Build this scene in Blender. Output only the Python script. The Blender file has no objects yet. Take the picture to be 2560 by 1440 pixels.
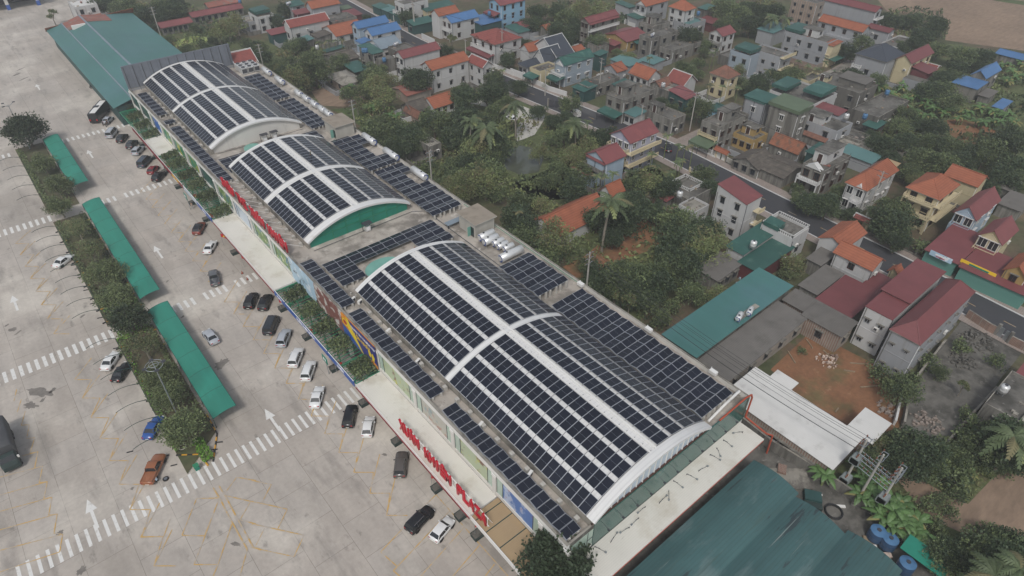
import bpy, math, random
from mathutils import Vector, Matrix
PI = math.pi; R = math.radians
random.seed(11)
SC = bpy.context.scene; COL = SC.collection
# ---------------------------------------------------------------- camera
FPX, CAMH = 1635.58, 82.0
PITCH, ROLL, HEAD = R(38.874), R(.351), R(40.037)
cf = Vector((math.sin(HEAD)*math.cos(PITCH), math.cos(HEAD)*math.cos(PITCH), -math.sin(PITCH)))
r0 = Vector((math.cos(HEAD), -math.sin(HEAD), 0)); u0 = r0.cross(cf)
CR = r0*math.cos(ROLL)+u0*math.sin(ROLL); CU = -r0*math.sin(ROLL)+u0*math.cos(ROLL)
cd = bpy.data.cameras.new('camera'); cam = bpy.data.objects.new('camera', cd); COL.objects.link(cam)
cd.sensor_width = 36; cd.lens = FPX/2560*36; cd.clip_start = 1; cd.clip_end = 4000
cam.matrix_world = Matrix(((CR.x, CU.x, -cf.x, 0), (CR.y, CU.y, -cf.y, 0), (CR.z, CU.z, -cf.z, CAMH), (0, 0, 0, 1)))
SC.camera = cam
# ---------------------------------------------------------------- sky, sun, exposure (overcast, hazy day)
SUN_EL, SUN_AZ = R(52), R(230)
wd = bpy.data.worlds.new('World'); SC.world = wd; wd.use_nodes = True
nt = wd.node_tree; bg = nt.nodes['Background']
sky = nt.nodes.new('ShaderNodeTexSky'); sky.sky_type = 'NISHITA'; sky.sun_disc = False
sky.sun_elevation = SUN_EL; sky.sun_rotation = SUN_AZ; sky.dust_density = 2.5; sky.air_density = 1.2; sky.ozone_density = 1
hs = nt.nodes.new('ShaderNodeHueSaturation'); hs.inputs['Saturation'].default_value = .5
nt.links.new(sky.outputs[0], hs.inputs['Color']); nt.links.new(hs.outputs[0], bg.inputs['Color'])
bg.inputs['Strength'].default_value = .11
sl = bpy.data.lights.new('sun', 'SUN'); sun = bpy.data.objects.new('sun', sl); COL.objects.link(sun)
sl.energy = 1.5; sl.angle = R(11); sl.color = (1, .985, .96)
sun.rotation_euler = Vector((math.sin(SUN_AZ)*math.cos(SUN_EL), math.cos(SUN_AZ)*math.cos(SUN_EL), math.sin(SUN_EL))).to_track_quat('Z', 'Y').to_euler()
SC.view_settings.view_transform = 'Standard'; SC.view_settings.look = 'None'
SC.view_settings.exposure = .15; SC.view_settings.gamma = 1
# ---------------------------------------------------------------- survey: photo pixel + height -> metres
CR_NAMES = 'ABC'
def px(s, x, y): return ((int(s[1])-1)*640+x/3, CR_NAMES.index(s[0])*480+y/3)
def P(u, v, z=0.):
    d = CR*((u-1280)/FPX)+CU*(-(v-720)/FPX)+cf
    t = (z-CAMH)/d.z
    return Vector((d.x*t, d.y*t, z))
def W(s, x, y, z=0.): return Vector((x, y, z)) if s == 'XY' else P(*px(s, x, y), z)
# ---------------------------------------------------------------- materials
def lin(c):
    if isinstance(c, str): c = [int(c[i:i+2], 16)/255 for i in (0, 2, 4)]
    else: return tuple(c)
    return tuple(x/12.92 if x <= .04045 else ((x+.055)/1.055)**2.4 for x in c)
MATS = {}
def mat(name, col, rough=.8, mul=(), mix=(), rnd=0., metal=0., spec=.4, wave=(), brick=None, coord='Object', bump=0., bscale=5, alpha=1., trans=0.):
    m = bpy.data.materials.new(name); m.use_nodes = True; MATS[name] = m
    n = m.node_tree.nodes; L = m.node_tree.links; b = n['Principled BSDF']
    b.inputs['Roughness'].default_value = rough; b.inputs['Metallic'].default_value = metal
    b.inputs['Specular IOR Level'].default_value = spec; b.inputs['Alpha'].default_value = alpha
    b.inputs['Transmission Weight'].default_value = trans
    col = lin(col); b.inputs['Base Color'].default_value = (*col, 1)
    if coord == 'World': g = n.new('ShaderNodeNewGeometry').outputs['Position']
    else: g = n.new('ShaderNodeTexCoord').outputs['Object']
    def mapping(sc, rot=0, loc=(0, 0, 0)):
        mp = n.new('ShaderNodeMapping'); mp.inputs['Scale'].default_value = sc; mp.inputs['Rotation'].default_value = (0, 0, rot)
        mp.inputs['Location'].default_value = loc
        L.new(g, mp.inputs[0]); return mp.outputs[0]
    def noise(scale, sc, det=4):
        t = n.new('ShaderNodeTexNoise'); t.inputs['Scale'].default_value = scale; t.inputs['Detail'].default_value = det
        t.inputs['Roughness'].default_value = .62
        L.new(mapping(sc), t.inputs['Vector']); return t.outputs['Fac']
    def rng(s, a, b_, c, d):
        r = n.new('ShaderNodeMapRange'); r.inputs[1].default_value = a; r.inputs[2].default_value = b_
        r.inputs[3].default_value = c; r.inputs[4].default_value = d; L.new(s, r.inputs[0]); return r.outputs[0]
    c = n.new('ShaderNodeRGB'); c.outputs[0].default_value = (*col, 1); c = c.outputs[0]
    used = False
    if brick:
        t = n.new('ShaderNodeTexBrick'); w, h, ms, c2, mc, loc = brick
        t.inputs['Scale'].default_value = 1; t.inputs['Brick Width'].default_value = w; t.inputs['Row Height'].default_value = h
        t.inputs['Mortar Size'].default_value = ms; t.inputs['Mortar Smooth'].default_value = .5
        t.inputs['Color1'].default_value = (*col, 1); t.inputs['Color2'].default_value = (*lin(c2), 1); t.inputs['Mortar'].default_value = (*lin(mc), 1)
        L.new(mapping((1, 1, 1), loc[2] if len(loc) > 2 else 0, (loc[0], loc[1], 0)), t.inputs['Vector']); c = t.outputs['Color']; used = True
    for (scale, sc, lo, hi, mc, fac) in mix:
        f = rng(noise(scale, sc, 6), lo, hi, 0, fac)
        x = n.new('ShaderNodeMixRGB'); L.new(f, x.inputs[0]); L.new(c, x.inputs[1]); x.inputs[2].default_value = (*lin(mc), 1); c = x.outputs[0]; used = True
    def mult(c, f):
        x = n.new('ShaderNodeVectorMath'); x.operation = 'SCALE'; L.new(c, x.inputs[0]); L.new(f, x.inputs['Scale']); return x.outputs[0]
    for (scale, sc, amt) in mul: c = mult(c, rng(noise(scale, sc), .3, .7, 1-amt, 1+amt)); used = True
    for (axis, per, amt) in wave:
        t = n.new('ShaderNodeTexWave'); t.bands_direction = axis; t.inputs['Scale'].default_value = .314/per
        L.new(mapping((1, 1, 1)), t.inputs['Vector']); c = mult(c, rng(t.outputs['Fac'], .0, .35, 1-amt, 1)); used = True
    if rnd:
        o = n.new('ShaderNodeObjectInfo'); c = mult(c, rng(o.outputs['Random'], 0, 1, 1-rnd, 1+rnd)); used = True
    if used: L.new(c, b.inputs['Base Color'])
    if bump:
        bp = n.new('ShaderNodeBump'); bp.inputs['Strength'].default_value = bump; bp.inputs['Distance'].default_value = .1
        L.new(noise(bscale, (1, 1, 1), 5), bp.inputs['Height']); L.new(bp.outputs[0], b.inputs['Normal'])
    return m
O = (1, 1, 1); V = (1, 1, .12)   # V: vertical streaks
mat('yard', 'aca49b', .85, coord='World', brick=(6.2, 5.73, .035, 'a9a096', '7b756c', (3.1, 14.5, PI/2)),
    mul=[(.05, O, .12), (.35, (1, .25, 1), .1), (1.6, O, .06), (.25, (1, .04, 1), .05)],
    mix=[(.11, (1, .35, 1), .52, .74, '8c857b', .5), (.05, O, .5, .64, 'bab3a8', .75), (.3, (1, .3, 1), .55, .68, '857f78', .6), (.5, (1, .5, 1), .62, .72, '67635d', .6), (.9, O, .58, .7, 'b0aaa0', .35), (2.5, O, .68, .8, '625e58', .45)], bump=.15)
mat('stain', '77716a', .7, mul=[(.8, O, .25)])
mat('paint_white', 'd6d4cf', .7, coord='World', mix=[(1.6, O, .55, .72, 'a19b93', .75)])
mat('paint_yellow', 'c09b58', .7, coord='World', mix=[(.7, O, .42, .6, 'aaa298', .92)])
mat('paint_kerb_yellow', 'd29a2c', .7); mat('paint_black', '26262a', .6)
mat('soil', '5f5041', .95, coord='World', mul=[(.06, O, .25), (.8, O, .2)], mix=[(.05, O, .4, .6, '4b5136', .9), (.22, O, .5, .62, '434a2f', .85), (.03, O, .58, .7, '8a7460', .6)], bump=.3)
mat('red_earth', '7f5a40', .95, coord='World', mul=[(.2, O, .2), (1.5, O, .15)], mix=[(.18, O, .5, .65, '5d5a3a', .7), (.5, O, .6, .7, 'a58464', .5)], bump=.3)
mat('field', '85715f', .95, coord='World', mul=[(.05, O, .15), (.9, (.3, 1, 1), .22)], bump=.3)
mat('grass', '4a5731', .95, coord='World', mul=[(.2, O, .25), (2, O, .25)], mix=[(.3, O, .55, .65, '6c6b42', .6)])
mat('scrub', '515837', .95, coord='World', mul=[(.15, O, .25), (1.2, O, .35)], mix=[(.25, O, .56, .66, '6c5c46', .8)], bump=.3)
mat('pond', '4f5348', .08, coord='World', mul=[(.2, O, .12)], spec=.5); mat('duckweed', '8f9b5a', .8, mul=[(.3, O, .15)])
mat('asphalt', '3d3d40', .85, coord='World', mul=[(.08, O, .1), (2, O, .08)], mix=[(.12, (1, .4, 1), .58, .7, '626160', .5)])
mat('pavers', '8e817a', .85, coord='World', brick=(.8, .4, .03, '968a80', '77706a', (0, 0)), mul=[(.3, O, .12)])
mat('old_concrete', '8f8a80', .9, mul=[(.25, O, .15)], mix=[(.35, O, .45, .62, '55514b', .85), (1.2, O, .55, .7, 'a29d92', .5)])
mat('dirt_concrete', '66635d', .9, coord='World', mul=[(.15, O, .18), (1.2, O, .18)], mix=[(.2, O, .48, .62, '403e39', .85), (.9, O, .6, .7, '94908a', .5)])
mat('roof_slab', 'a8a096', .88, coord='World', mul=[(.12, O, .12), (.4, (1, .4, 1), .15)], mix=[(.22, O, .47, .6, '6b655d', .75), (.5, O, .58, .68, 'c9c2b8', .7), (.9, O, .6, .7, '544f49', .5)])
mat('plaster_white', 'cfccc5', .85, mul=[(.3, V, .05)], mix=[(.9, V, .58, .75, '8d8a83', .5)], rnd=.04)
mat('white_metal', 'dcdad5', .45, mul=[(.25, O, .04)], mix=[(.5, (1, 2.5, 1), .6, .78, 'b0aca2', .4)])
mat('canopy_white', 'd2cec4', .6, mul=[(.2, O, .05)], mix=[(.3, (1, 1, 1), .5, .7, 'b3aa98', .6), (1.1, (.3, 1.5, 1), .66, .72, '8d8578', .6)], wave=[('Y', .28, .06)])
mat('canopy_tan', 'a18a6a', .6, mul=[(.3, O, .06)], wave=[('Y', .28, .05)])
mat('vault_white', 'd6d5d2', .42, mul=[(.2, O, .04)], wave=[('Y', .66, .1)], mix=[(.5, O, .6, .75, 'b9b4aa', .4)])
mat('module_cell', '1b1f2b', .22, spec=.3, wave=[('Y', .217, .16)], rnd=.14)
mat('module_frame', 'a4a8af', .4, metal=.3); mat('rail', '4c4d52', .5, metal=.4)
mat('glass_green', '35625a', .22, spec=.6, mul=[(.15, O, .12)], brick=(2.2, 1.3, .04, '2e5850', '24443f', (0, 0, 0)))
mat('net_green', '1e7a66', .6, mul=[(.5, O, .1)]); mat('glass_white', 'b9c6d2', .25, spec=.6, mul=[(.3, O, .06)])
mat('glass_pale', 'a3b7a8', .2, spec=.6, mul=[(.3, O, .1)]); mat('glass_dark', '1f2428', .15, spec=.6)
mat('steel_tank', 'd8d8d6', .3, metal=.35, mul=[(.6, O, .08)]); mat('tank_blue_ring', '2c4686', .45)
mat('concrete_block', 'b3afa7', .9, mul=[(1, O, .15)])
mat('hut_roof', '8f8578', .9, mul=[(.4, O, .1)], mix=[(.5, O, .5, .65, '706659', .5)]); mat('hut_wall', 'a8a49b', .9, mul=[(.6, V, .12)])
mat('teal_glaze', '6fa093', .35, mul=[(.4, O, .15)]); mat('grey_screen', '70757d', .6, brick=(2.4, 1.6, .05, '6a6f78', '585d66', (0, 0, 0)), mul=[(.4, O, .15)])
mat('tin_teal', '547674', .5, mul=[(.12, O, .08)], rnd=.05, wave=[('X', .5, .05)], mix=[(.3, (1, .3, 1), .55, .72, '5a7d7a', .5)])
mat('tin_teal_big', '436f6b', .5, mul=[(.05, O, .1), (.5, (1, .1, 1), .05)], mix=[(.08, O, .5, .65, '4b6f72', .7)])
mat('tin_green', '31574f', .5, mul=[(.3, O, .12)], rnd=.12, wave=[('X', .5, .06)], mix=[(.4, O, .55, .7, '6b8a7c', .4)])
mat('tin_olive', '586650', .55, mul=[(.3, O, .1)]); mat('tin_red', '784545', .55, mul=[(.3, O, .1)], rnd=.1, wave=[('X', .5, .06)], mix=[(.25, O, .56, .7, '9c5a56', .4)])
mat('tin_maroon', '703f40', .55, mul=[(.25, O, .1)], rnd=.08, wave=[('X', .5, .06)]); mat('tin_rust', '8a564a', .8, mul=[(.4, O, .2)], mix=[(.5, O, .5, .62, '6c7a72', .6)])
mat('tin_blue', '4a6e98', .5, mul=[(.3, O, .1)], rnd=.06, wave=[('X', .5, .06)]); mat('tin_grey', '7b8790', .5, mul=[(.3, O, .1)], wave=[('X', .5, .06)])
mat('tile_orange', '93573f', .75, mul=[(.6, O, .14)], rnd=.06, wave=[('Z', .3, .22)]); mat('tile_red', '82463f', .75, mul=[(.6, O, .14)], rnd=.08, wave=[('Z', .3, .2)])
mat('tile_brown', '7a5546', .8, mul=[(.7, O, .18)], wave=[('Z', .3, .2)], mix=[(.6, O, .5, .65, '54463c', .6)]); mat('tile_dark', '57514a', .9, mul=[(.6, O, .2)], mix=[(.6, O, .5, .66, '6f675c', .6)], wave=[('Z', .35, .2)])
mat('slate', '3d424b', .6, mul=[(.6, O, .08)], wave=[('Z', .35, .15)]); mat('tile_old_red', '85553f', .9, mul=[(.9, O, .25)], mix=[(.7, O, .5, .64, '565047', .8)], wave=[('Z', .3, .2)])
mat('fibro', '6a6661', .9, mul=[(.35, O, .12)], wave=[('X', .36, .22)], mix=[(.4, O, .52, .68, '55524c', .6)], rnd=.08)
mat('fibro_white', 'cac8c3', .8, mul=[(.25, O, .06)], wave=[('X', .36, .04)], mix=[(.4, O, .55, .72, 'a3a09a', .6)])
mat('fibro_teal', '3b5a5a', .7, mul=[(.1, O, .12), (.7, (.1, 1, 1), .12)], wave=[('Y', .45, .12)], mix=[(.3, (.3, 2.2, 1), .6, .63, '2f383c', .8), (.22, (.5, 1.3, 1), .55, .68, '677877', .6), (.4, (.2, 3, 1), .58, .64, '3d5552', .7), (.5, (.12, 3.4, 1), .66, .7, '8b9590', .7)])
mat('wall_white', 'b3b2b0', .88, mul=[(.5, V, .06)], mix=[(.9, V, .56, .72, '8b887f', .5)], rnd=.05)
mat('wall_grey', '939496', .88, mul=[(.5, V, .07)], mix=[(.8, V, .58, .72, '7d7b76', .5)], rnd=.07)
mat('wall_bluegrey', '8d979f', .88, mul=[(.5, V, .06)], rnd=.04); mat('wall_old', '7c7972', .92, mul=[(.5, V, .14)], mix=[(.7, V, .45, .6, '4e4b45', .8)], rnd=.08)
mat('wall_dark', '625f59', .92, mul=[(.5, V, .15)], mix=[(.7, V, .5, .62, '3d3b37', .7)]); mat('wall_cream', 'b9ad8c', .85, mul=[(.5, V, .06)], mix=[(.9, V, .58, .72, '9a8e70', .4)])
mat('wall_yellow', '9c8354', .85, mul=[(.5, V, .08)], mix=[(.9, V, .55, .7, '8d7442', .5)]); mat('wall_blue', '7fa3b9', .85, mul=[(.5, V, .06)]); mat('wall_paleblue', '97a6b2', .85, mul=[(.5, V, .08)])
mat('wall_lilac', '9a9aa8', .85, mul=[(.5, V, .08)], mix=[(.7, V, .55, .7, '6f6e74', .5)]); mat('wall_teal', '2c4a48', .7, mul=[(.5, V, .1)]); mat('wall_maroon', '5c2f31', .7, mul=[(.4, V, .1)])
mat('brick', '7d5f52', .95, brick=(.44, .2, .03, '86695b', '8d857b', (0, 0)), mul=[(.5, O, .2)]); mat('brick_raw', 'a08a7a', .95, brick=(.8, .5, .05, '95806f', '847a70', (0, 0)), mul=[(.5, O, .15)])
mat('door_wood', '3d2823', .5); mat('frame_white', 'd3d1cb', .5); mat('frame_brown', '4a2c22', .5); mat('cream_trim', 'bfb292', .7, mul=[(.8, O, .06)]); mat('white_trim', 'c4c3c0', .7, mul=[(.8, O, .06)])
mat('shutter_green', '5f8f84', .6, wave=[('X', .4, .15)]); mat('red_sign', 'b3182a', .4); mat('red_dark', '7d1420', .5); mat('blue_sign', '2b55a0', .4, mul=[(.4, O, .1)])
mat('letter_white', 'e4e4e4', .5); mat('letter_yellow', 'e8c231', .5); mat('green_beam', '2f7d5c', .5); mat('planter', '2c3a38', .7, mul=[(1, O, .12)])
mat('net_shade', '2b7d6b', .7, mul=[(.06, (1, .4, 1), .1), (1.5, (1, .1, 1), .06)], mix=[(.12, O, .56, .66, '2f8f7c', .5)]); mat('pipe_dark', '2f4a44', .5, metal=.3); mat('pole_concrete', 'a39f97', .85, mul=[(.8, V, .08)])
mat('galv', '9da2a5', .4, metal=.6); mat('insulator', '7b4a33', .3); mat('wire', '2a2a2c', .6); mat('pipe_red', 'a54a32', .5); mat('transformer', '7d8482', .5)
mat('plastic_blue', '4b7296', .4, mul=[(.6, O, .1)]); mat('plastic_navy', '35506f', .45, mul=[(.6, O, .12)]); mat('rubber', '1c1c1d', .8); mat('rim', '8c8f93', .35, metal=.6); mat('flag_red', 'c01c20', .6); mat('flag_star', 'e9d23a', .6)
mat('tarp', '4a4b4d', .75, mul=[(.8, O, .12)], bump=.3, bscale=2); mat('lamp_white', 'e6e6e2', .25); mat('lamp_red', 'a3141a', .3); mat('chrome', 'b9bbbd', .2, metal=.9); mat('plate', 'd8d8d0', .5)
mat('bark', '5d5248', .95, mul=[(2, V, .2)]); mat('bark_grey', '80796d', .95, mul=[(2, V, .2)]); mat('stem_green', '6a7448', .9, mul=[(2, V, .15)])
mat('leaf_a', '3a4732', .6, rnd=.22, mul=[(2.5, O, .22)], spec=.3); mat('leaf_b', '515d3f', .6, rnd=.22, mul=[(2.5, O, .22)], spec=.3); mat('leaf_c', '67724b', .6, rnd=.18, mul=[(2.5, O, .22)], spec=.3)
mat('leaf_light', '777f52', .65, rnd=.16, mul=[(2.5, O, .2)], spec=.3); mat('leaf_dry', '6b6648', .7, rnd=.14, mul=[(2.5, O, .2)], spec=.3); mat('leaf_banana', '4f6a3a', .5, rnd=.15, mul=[(1.5, O, .2)], spec=.4); mat('leaf_banana_old', '7d7a4a', .6, rnd=.15)
mat('hedge_bright', '6c983a', .7, rnd=.1, mul=[(3, O, .2)], spec=.3); mat('skin', 'b07a5c', .6); mat('hair', '1a1718', .7)
mat('rubble', '8d8178', .95, mul=[(2, O, .3)]); mat('sack_white', 'b9a79a', .8, rnd=.2, mul=[(1.2, O, .3)]); mat('wood', '8b7a64', .85, mul=[(2, O, .2)])
# posters: soft printed pictures
mat('poster_grass', '6d8a4a', .4, mul=[(.7, O, .3)], mix=[(.5, O, .5, .6, '3b6f9a', .9), (.8, O, .55, .62, 'd8d6b0', .9)])
mat('poster_dance', 'a9c3d3', .4, mul=[(.4, O, .1)], mix=[(.7, O, .58, .64, '2f3640', .9), (.5, O, .56, .64, 'e6eaec', .8)])
mat('poster_brown', '7a4f48', .5, mul=[(.5, O, .15)], mix=[(.45, (1, 1, 1.6), .52, .58, 'c8c4bc', .95)])
mat('poster_orange', 'd98a2b', .4, mul=[(.6, O, .1)]); mat('poster_yellow', 'e3c62f', .4); mat('poster_navy', '2b2f78', .4, mul=[(.4, O, .1)])
mat('poster_sky', '4f74ad', .4, mix=[(.4, O, .5, .58, 'b7c3d6', .8), (.8, O, .58, .64, 'a3433f', .7)]); mat('poster_food', 'a9b596', .4, mix=[(.5, O, .56, .62, '6f3f30', .9), (.6, O, .56, .62, 'b7b336', .8)])
mat('poster_people', 'b3b2a6', .4, mix=[(.6, O, .53, .6, 'a55a4c', .7), (.45, O, .54, .62, '6f8f97', .8)]); mat('poster_green', '2f7f62', .4, mix=[(.4, O, .5, .6, 'c2b73a', .9)])
mat('poster_blue', '2d62ad', .4, mix=[(.5, O, .54, .6, 'd9d9d2', .9)])
for k, c in dict(white='d9d9d7', silver='a7abb0', black='15161a', dark='2b3036', blue='274f8f', red='7c1f26', brown='7a4034', orange='8f5a3c', grey='5a5c5f', greybrown='55504d', slate='3f4a55').items():
    mat('paint_car_'+k, c, .22, spec=.55)
def M(n): return MATS[n]
# ---------------------------------------------------------------- mesh helpers
class MB:
    def __init__(s): s.v = []; s.f = []; s.m = []; s.names = []; s.sm = []
    def mi(s, m):
        if m not in s.names: s.names.append(m)
        return s.names.index(m)
    def poly(s, pts, m, smooth=False):
        i = len(s.v); s.v += [tuple(p) for p in pts]; s.f.append(list(range(i, i+len(pts)))); s.m.append(s.mi(m)); s.sm.append(smooth)
    def grid(s, rows, m, smooth=True, closed=False):
        i = len(s.v); nr, nc = len(rows), len(rows[0])
        for r in rows: s.v += [tuple(p) for p in r]
        k = s.mi(m)
        for a in range(nr-1):
            for b in range(nc if closed else nc-1):
                b2 = (b+1) % nc
                s.f.append([i+a*nc+b, i+a*nc+b2, i+(a+1)*nc+b2, i+(a+1)*nc+b]); s.m.append(k); s.sm.append(smooth)
    def box(s, x0, y0, z0, x1, y1, z1, m, top=None, bottom=True):
        p = [(x0, y0, z0), (x1, y0, z0), (x1, y1, z0), (x0, y1, z0), (x0, y0, z1), (x1, y0, z1), (x1, y1, z1), (x0, y1, z1)]
        for q in ((0, 1, 5, 4), (1, 2, 6, 5), (2, 3, 7, 6), (3, 0, 4, 7)): s.poly([p[i] for i in q], m)
        s.poly([p[i] for i in (4, 5, 6, 7)], top or m)
        if bottom: s.poly([p[i] for i in (3, 2, 1, 0)], m)
    def prism(s, poly, z0, z1, m, top=None):
        n = len(poly)
        ar = sum(poly[i][0]*poly[(i+1) % n][1]-poly[(i+1) % n][0]*poly[i][1] for i in range(n))
        if ar < 0: poly = poly[::-1]
        for i in range(n):
            a, b = poly[i], poly[(i+1) % n]
            s.poly([(a[0], a[1], z0), (b[0], b[1], z0), (b[0], b[1], z1), (a[0], a[1], z1)], m)
        s.poly([(a[0], a[1], z1) for a in poly], top or m); s.poly([(a[0], a[1], z0) for a in poly[::-1]], m)
    def sheet(s, pts, th, m, under=None):   # a thin plate following 3 or 4 given top corners
        lo = [(p[0], p[1], p[2]-th) for p in pts]; n = len(pts)
        s.poly(pts, m); s.poly(lo[::-1], under or m)
        for i in range(n):
            j = (i+1) % n; s.poly([lo[i], lo[j], pts[j], pts[i]], m)
    def tube(s, a, b, r, m, n=6, r2=None, cap=True):
        a = Vector(a); b = Vector(b); d = (b-a).normalized()
        e = d.cross(Vector((0, 0, 1)) if abs(d.z) < .95 else Vector((1, 0, 0))).normalized(); g = d.cross(e); r2 = r if r2 is None else r2
        A = [a+(e*math.cos(t)+g*math.sin(t))*r for t in [2*PI*i/n for i in range(n)]]
        B = [b+(e*math.cos(t)+g*math.sin(t))*r2 for t in [2*PI*i/n for i in range(n)]]
        s.grid([A, B], m, n > 5, True)
        if cap: s.poly(A[::-1], m); s.poly(B, m)
    def path(s, pts, r, m, n=5):
        for a, b in zip(pts, pts[1:]): s.tube(a, b, r, m, n, cap=True)
    def build(s, name, parent=None, loc=(0, 0, 0), rz=0., me=None):
        me = s.mesh(name) if me is None else me
        o = bpy.data.objects.new(name, me); COL.objects.link(o); o.location = loc; o.rotation_euler = (0, 0, rz)
        if parent: o.parent = parent
        return o
    def mesh(s, name):
        me = bpy.data.meshes.new(name); me.from_pydata(s.v, [], s.f)
        for k in s.names: me.materials.append(M(k))
        me.polygons.foreach_set('material_index', s.m); me.polygons.foreach_set('use_smooth', s.sm); me.update(); return me
def put(name, me, parent=None, loc=(0, 0, 0), rz=0., sc=None):
    o = bpy.data.objects.new(name, me); COL.objects.link(o); o.location = loc; o.rotation_euler = (0, 0, rz)
    if sc: o.scale = sc if isinstance(sc, tuple) else (sc, sc, sc)
    if parent: o.parent = parent
    return o
def tag(o, label, cat, group=None):
    o['label'] = label; o['category'] = cat; o['kind'] = 'thing'
    if group: o['group'] = group
    return o
def thing(name, label, cat, loc=(0, 0, 0), rz=0., group=None):
    o = bpy.data.objects.new(name, None); COL.objects.link(o); o.location = loc; o.rotation_euler = (0, 0, rz); o.empty_display_size = .5
    return tag(o, label, cat, group)
def struct(o, kind='structure'): o['kind'] = kind; return o
FONT_CACHE = {}
def text_mesh(txt, size, ext, m, bold=0.):
    c = bpy.data.curves.new('lettering', 'FONT'); c.body = txt; c.size = size; c.extrude = ext; c.align_x = 'CENTER'; c.offset = bold
    o = bpy.data.objects.new('lettering', c); COL.objects.link(o)
    bpy.context.view_layer.update()
    me = bpy.data.meshes.new_from_object(o.evaluated_get(bpy.context.evaluated_depsgraph_get()))
    bpy.data.objects.remove(o); me.materials.clear(); me.materials.append(M(m)); return me
def text_west(name, txt, size, m, parent, loc, ext=.03, bold=0., width=None):   # upright lettering read from the west side
    me = text_mesh(txt, size, ext, m, bold)
    o = put(name, me, parent, loc); o.rotation_euler = (PI/2, 0, -PI/2)
    if width:
        xs = [v.co.x for v in me.vertices]; w = max(xs)-min(xs); o.scale = (width/w, 1, 1)
    return o
# ================================================================ SETTING
def flat(name, pts, z, m):
    b = MB(); b.poly([(p[0], p[1], z) for p in pts], m); o = b.build(name)
    if o.data.polygons[0].normal.z < 0: o.data.flip_normals()
    return struct(o)
flat('ground', [(-500, -300), (1100, -300), (1100, 1100), (-500, 1100)], -.06, 'soil')
flat('parking_yard', [(-420, -160), (31, -160), (31, 205), (60, 205), (60, 300), (46, 420), (-420, 420)], 0, 'yard')
flat('service_alley', [(31, -160), (72, -160), (72, 205), (60, 205), (31, 205)], -.02, 'dirt_concrete')
flat('farm_field', [W('A4', 800, -30), W('A4', 900, 90), W('A4', 1290, 120), W('A4', 1330, 300), W('A4', 1690, 350), W('A4', 1990, 390), (420, 20), (520, 110), (420, 230)], -.02, 'field')
flat('field_verge', [W('A4', 1600, -25), W('A4', 1700, 5), W('A4', 1960, 45), W('A4', 1990, 15)], -.01, 'grass')
def patch(name, cr, pts, m, z=-.03): return flat(name, [W(cr, x, y) for x, y in pts], z, m)
patch('red_earth_clearing', 'B3', [(380, 560), (560, 470), (720, 330), (860, 240), (1000, 180), (1210, 190), (1190, 340), (1000, 450), (760, 530), (640, 640), (480, 640)], 'red_earth')
patch('red_earth_plot', 'B4', [(20, 1330), (320, 1050), (560, 1170), (800, 1290), (960, 1410), (1060, 1500), (980, 1770), (880, 1800), (500, 1790)], 'red_earth', -.02)
patch('concrete_plot', 'B4', [(1480, 930), (1920, 1190), (1760, 1380), (1570, 1640), (1260, 1990), (1000, 1770), (1080, 1490), (1330, 1120)], 'dirt_concrete', -.02)
patch('dirt_clearing', 'C4', [(950, 690), (1100, 690), (1330, 820), (1500, 900), (1700, 690), (1990, 560), (1990, 1180), (1620, 1190), (1200, 1000), (1060, 830)], 'field')
patch('dirt_yard', 'A2', [(400, 660), (600, 610), (820, 690), (850, 760), (640, 800), (480, 790)], 'field')
patch('sandy_path', 'A3', [(20, 1010), (60, 910), (-100, 820), (-330, 770), (-230, 720), (40, 780), (250, 860), (240, 900), (170, 1010), (40, 1060)], 'concrete_block', -.02)
patch('pond_water', 'A3', [(-40, 1130), (60, 1090), (160, 1110), (240, 1180), (200, 1290), (60, 1310), (-60, 1260)], 'pond', -.01)
patch('duckweed_pond', 'A1', [(1290, 320), (1450, 265), (1550, 280), (1560, 315), (1420, 345), (1320, 350)], 'duckweed', -.01)
patch('vegetable_plot', 'A4', [(1340, 900), (1480, 890), (1740, 990), (1660, 1060), (1500, 1090), (1370, 1010)], 'red_earth')
patch('weedy_ground', 'C4', [(1250, 560), (1560, 230), (1900, 330), (1960, 500), (1700, 700), (1420, 860), (1150, 640)], 'scrub', -.02)
patch('grass_verge', 'A1', [(1180, 260), (1500, 190), (1800, 300), (1700, 420), (1330, 420)], 'scrub')
patch('grass_strip', 'A2', [(560, 820), (760, 800), (900, 900), (1150, 1080), (1330, 1330), (1290, 1340), (900, 1030), (720, 900)], 'grass')
patch('scrub_plain', 'B3', [(0, -60), (600, -300), (1500, -60), (1330, 420), (900, 1050), (760, 790), (300, 420)], 'scrub', -.045)
patch('orchard_plain', 'A3', [(-700, 900), (0, 650), (560, 960), (1060, 1190), (1200, 1420), (300, 1500), (-200, 1440), (-800, 1340)], 'scrub', -.045)
patch('garden_plain', 'A4', [(600, 560), (1100, 330), (1400, 330), (1920, 420), (2200, 600), (2200, 1300), (1700, 1400), (1100, 1250), (850, 1100), (900, 800)], 'scrub', -.045)
patch('weed_plain', 'C4', [(-100, 640), (700, 480), (1300, 450), (2300, 250), (2300, 1500), (1100, 1500)], 'scrub', -.045)
patch('west_garden_plain', 'A2', [(-200, 330), (700, 250), (1000, 560), (900, 860), (640, 740), (200, 600)], 'scrub', -.045)
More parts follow.
